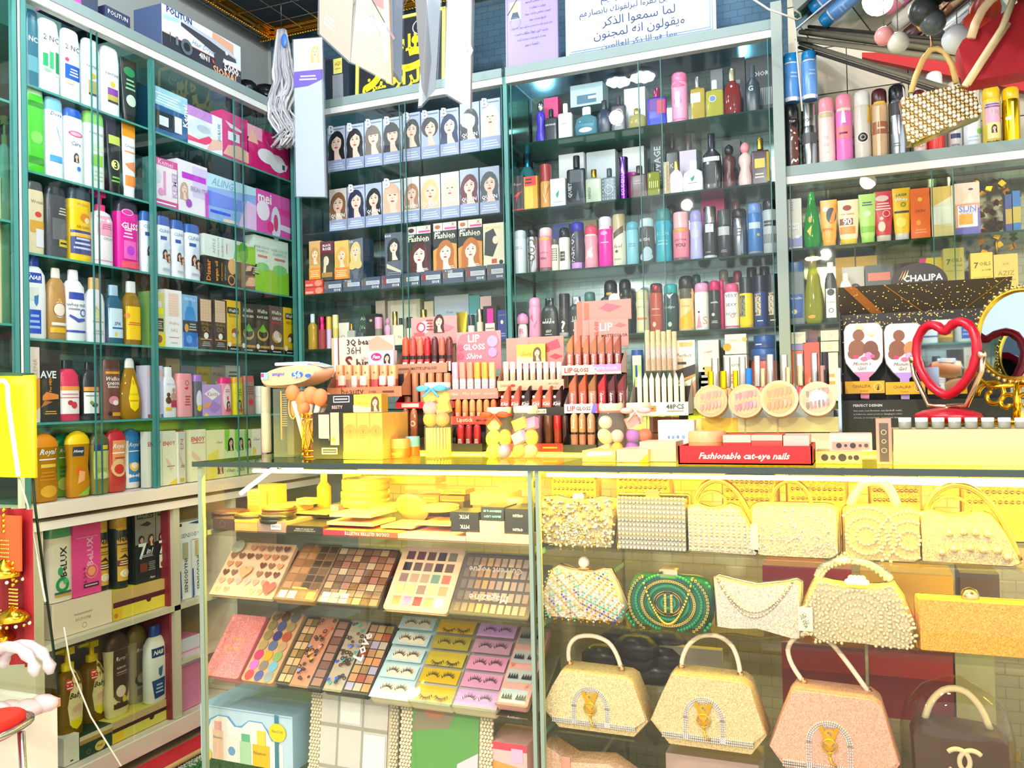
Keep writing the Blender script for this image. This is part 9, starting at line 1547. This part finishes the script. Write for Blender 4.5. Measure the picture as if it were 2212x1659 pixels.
m.build('beading', r); m = MB(); hp2 = [P(1, 1.99, *p) for p in ((1968, 200), (1978, 165), (1994, 128), (2010, 108), (2024, 105), (2040, 112), (2056, 140), (2066, 180))]; m.tube(hp2, .0062, 'f0c87c', 's', 8); m.build('handle', r)
m = MB(); m.tube([hp2[3], P(1, 1.99, 2012, 85), P(1, 1.99, 2008, 66), P(1, 1.99, 2030, 60), P(1, 1.99, 2040, -30)], .003, 'k:e0a888', 'k', 6); m.build('hook', r); tag(r, 'gold and pearl beaded handbag hanging from a hook', 'handbag')
# ------------------------------------------------------------------ lamps (their reflections show in the glass fronts)
def lamp(label, px, py, plane, zl, warm, rad=.075):
    if plane:
        q = P(1, plane, px, py); d = ray(px, py); d = V3([d[0], -d[1], d[2]]); t = (zl - q[2]) / d[2]; c = q + d * t
    else: c = P(1, zl, px, py)
    r = empty('ceiling_lamp', c); m = MB(); m.lathe([(0, 1), (.6, 1), (1, .5)], rad * 2.1, rad * 2.1, .03, 2, 'e8e8e8', 's', 24); m.build('housing', r); m = MB()
    for k in range(8):
        a = k * math.pi / 4; m.sphere((rad * .62 * math.cos(a), rad * .62 * math.sin(a), -.008), rad * .3, 'e:fff0c8' if warm else 'e:dcf0ff', 'e', 8, 5, (1, 1, .6))
    m.sphere((0, 0, -.008), rad * .3, 'e:fff0c8' if warm else 'e:dcf0ff', 'e', 8, 5, (1, 1, .6)); m.build('bulbs', r)
    MB().tube([(0, 0, .03), (0, 0, 3.05 - c[2])], .003, 'ccc', 's', 5).build('rod', r); tag(r, label, 'lamp', 'cluster ceiling lamps')
lamp('cool cluster lamp, reflected first in the perfume case top', 1336, 175, 3.0, 2.9, 0)
lamp('cool cluster lamp, reflected second in the perfume case top', 1388, 165, 3.0, 2.9, 0)
lamp('cool cluster lamp reflected at the left of the perfume case', 1116, 290, 3.0, 2.85, 0)
lamp('cool cluster lamp reflected near the hanging white pack', 708, 372, 3.0, 2.7, 0, .06)
lamp('warm cluster lamp reflected in the right case', 1846, 402, 3.0, 2.45, 1, .09)
lamp('warm cluster lamp reflected low in the right case', 1756, 556, 3.0, 2.0, 1, .05)
c = P(1, 2.1, 1897, 0); r = empty('pendant_bulb', c); MB().sphere((0, 0, 0), .034, 'e:fff2cc', 'e', 16, 10).build('bulb', r); MB().lathe([(0, 1), (1, .6)], .04, .04, .03, 2, 'ddd', 's', 14, z0=.03).build('socket', r); MB().tube([(0, 0, .06), (0, 0, max(.08, 2.52 - c[2]))], .002, 'ddd', 's', 5).build('cord', r); tag(r, 'bright warm bulb under the ceiling at upper right', 'lamp')
# ------------------------------------------------------------------ near left: lit case, jewellery, white cabinet, stool
r = empty('lit_display_case'); YN = 1.42; A = P(1, YN, 74, 806); L0 = P(1, YN, 52, 812); L1 = P(1, YN, 76, 1095); L2 = P(1, YN, 128, 1500)
MB().box(A[0] - .5, A[0], YN - .8, YN, A[2] - .008, A[2], 'w:e4f0e0', 'w', ('w:e4f0e0', 's:2f5a48', 's:2f5a48', 's:2f5a48', 'w:e4f0e0', 'w:e4f0e0')).build('glass_top', r)
m = MB(); m.tube([L0, L1, L2], .003, '1c2c20', 's', 6); m.build('slanted_edge', r)
m = MB(); m.add([L0, L2, L2 - V3([0, .8, 0]), L0 - V3([0, .8, 0])], [(0, 1, 2, 3)], 'fcfff4', 'c'); m.build('front_glass', r)
m = MB(); m.add([L0, L2, L2 - V3([.6, 0, 0]), L0 - V3([.6, 0, 0])], [(0, 3, 2, 1)], 'fcfff4', 'c'); m.build('end_glass', r)
YN = 1.36; q0, q1 = P(1, YN, -80, 815), P(1, YN, 50, 1035); m = MB(); m.box(q0[0], q1[0], YN + .03, YN + .036, q1[2], q0[2], 'f0c000', 's'); m.build('gold_backdrop', r)
m = MB(); m.tube([P(1, YN, -20, 822), P(1, YN, 8, 822), P(1, YN, 16, 832), P(1, YN, 18, 872), P(1, YN, 26, 930), P(1, YN, 40, 1028)], .0045, 'E:fff8a0', 'E', 8); m.build('led_strip', r)
tag(r, 'yellow neon-lit glass case at the left edge', 'display case')
area('led_case', P(1, YN - .03, 0, 900), P(1, YN, 20, 900) + V3([0, .3, 0]), .1, .15, .5, YL); YN = 1.3
q0, q1 = P(1, YN + .06, -60, 1095), P(1, YN + .06, 74, 1440); m = MB(); nn = 12; vv = []
for i in range(nn + 1):
    for z in (q0[2], q1[2]): vv.append((q0[0] + (q1[0] - q0[0]) * i / nn, YN + .06 + .012 * math.sin(i * 2.1), z))
m.add(vv, [(2 * i, 2 * i + 1, 2 * i + 3, 2 * i + 2) for i in range(nn)], 'a81420', 'm', True); b0, b1 = P(1, YN + .055, 22, 1110), P(1, YN + .055, 66, 1230)
m.box(b0[0], b1[0], YN + .03, YN + .035, b1[2], b0[2], 'e8602c', 'm'); o = m.build('red_cloth'); tag(o, 'red cloth backing the gold earrings at the left edge', 'cloth')
for i, (px, py, s0) in enumerate(((8, 1090, 1.15), (28, 1205, 1.0), (-6, 1250, 1.0))):
    r = empty('jhumka_earring', P(1, YN + .03, px, py)); m = MB(); k = .03 * s0
    for j in range(5): m.sphere((0, 0, -.012 - .012 * j), .0055, 'k:e8b838', 'k', 6, 4)
    for j in range(6):
        for t in range(6): m.sphere(((j - 2.5) * k * .16, 0, -.07 * s0 - .008 * t * s0), .003, 'k:f0c860', 'k', 5, 4)
    m.lathe([(0, 1), (.25, 1.0), (.5, .8), (.8, .4), (1, .1)], k * 2.2, k * 2.2, k * 1.1, 2, 'k:e8b030', 'k', 16, z0=-.115 * s0 - k * .8); m.build('bell', r); m = MB()
    for j in range(12): a_ = j * math.pi / 6; m.sphere((k * 1.1 * math.cos(a_), k * 1.1 * math.sin(a_), -.12 * s0 - k * .9), .0042, 'f8ecc8' if j % 2 else 'k:f0c860', 'v', 6, 4)
    m.build('bead_drops', r); tag(r, ('gold bell earring hanging highest on the red cloth', 'gold chain-topped bell earring, lower and to the right', 'gold bell earring, lowest and cut by the frame edge')[i], 'earring', 'gold bell earrings')
q0 = P(1, 1.4, 131, 1508); r = empty('white_cabinet'); MB().box(q0[0] - .4, q0[0], .3, 1.4, q0[2] - .018, q0[2], 'f4efe8', 's', ('f4efe8', 'c8884c', 'f4efe8', 'f4efe8', 'f6f2ee', 'fff')).build('worktop', r)
MB().box(q0[0] - .4, q0[0] + .001, .31, 1.39, .0, q0[2] - .018, 'f2ece2', 's').build('body', r); tag(r, 'white cabinet with wooden front edge at lower left', 'cabinet')
m = MB(); rs = np.random.RandomState(8); c = P(1, 1.25, 40, 1450)
for a0, b0_ in ((.0, .0), (.06, .02)):
    pts = [(c[0] + .07 * math.cos(t) + a0 * .3 - .02, 1.25 + b0_, c[2] + .055 * math.sin(t) - .005) for t in np.linspace(0, math.pi, 12)]
    m.tube(pts, [.006 + .008 * abs(math.sin(i * 1.7)) for i in range(12)], 'g:f8eef0', 'g', 6)
for i in range(9): m.sphere((c[0] + .03 + rs.uniform(-.12, .0), 1.25 + rs.uniform(-.05, .05), q0[2] + .022 + rs.rand() * .012), .026, 'g:f6e8ea', 'g', 8, 6, (1.4, 1, .7))
o = m.build('plastic_bag'); tag(o, 'clear crumpled plastic carrier bag on the white cabinet', 'bag')
c = P(1, .95, -48, 1600); r = empty('bar_stool', (c[0], .95, 0)); MB().lathe([(0, .9), (.3, 1), (.8, 1), (1, .9)], .09, .16, .03, 2, 'e02020', 's', 24, z0=c[2]).build('seat', r); m = MB(); m.tube([(.05 * math.cos(t), .088 * math.sin(t), c[2] + .012) for t in np.linspace(0, 6.28, 24, endpoint=False)], .006, 'k:e0e0e0', 'k', 7, True); m.build('chrome_rim', r)
for sx, sy in ((1, 1), (1, -1), (-1, 1), (-1, -1)): m = MB(); m.tube([(sx * .035, sy * .05, c[2]), (sx * .05, sy * .07, 0)], .006, 'k:c8c8c8', 'k', 7); m.build('leg', r)
tag(r, 'red seated chrome stool cut by the lower left edge', 'stool')
m = MB(); m.tube([P(1, 1.4, 40, 1030), P(1, 1.4, 60, 1092), P(1, 1.36, 98, 1300)], .0025, 'f0e8d8', 's', 5); m.tube([P(1, 1.5, 138, 1355), P(1, 1.5, 152, 1440), P(1, 1.5, 196, 1548), P(1, 1.5, 262, 1655)], .0022, 'e8dcc8', 's', 5); o = m.build('string_light_cord'); tag(o, 'thin pale cord dangling in front of the cream cupboard', 'cord')
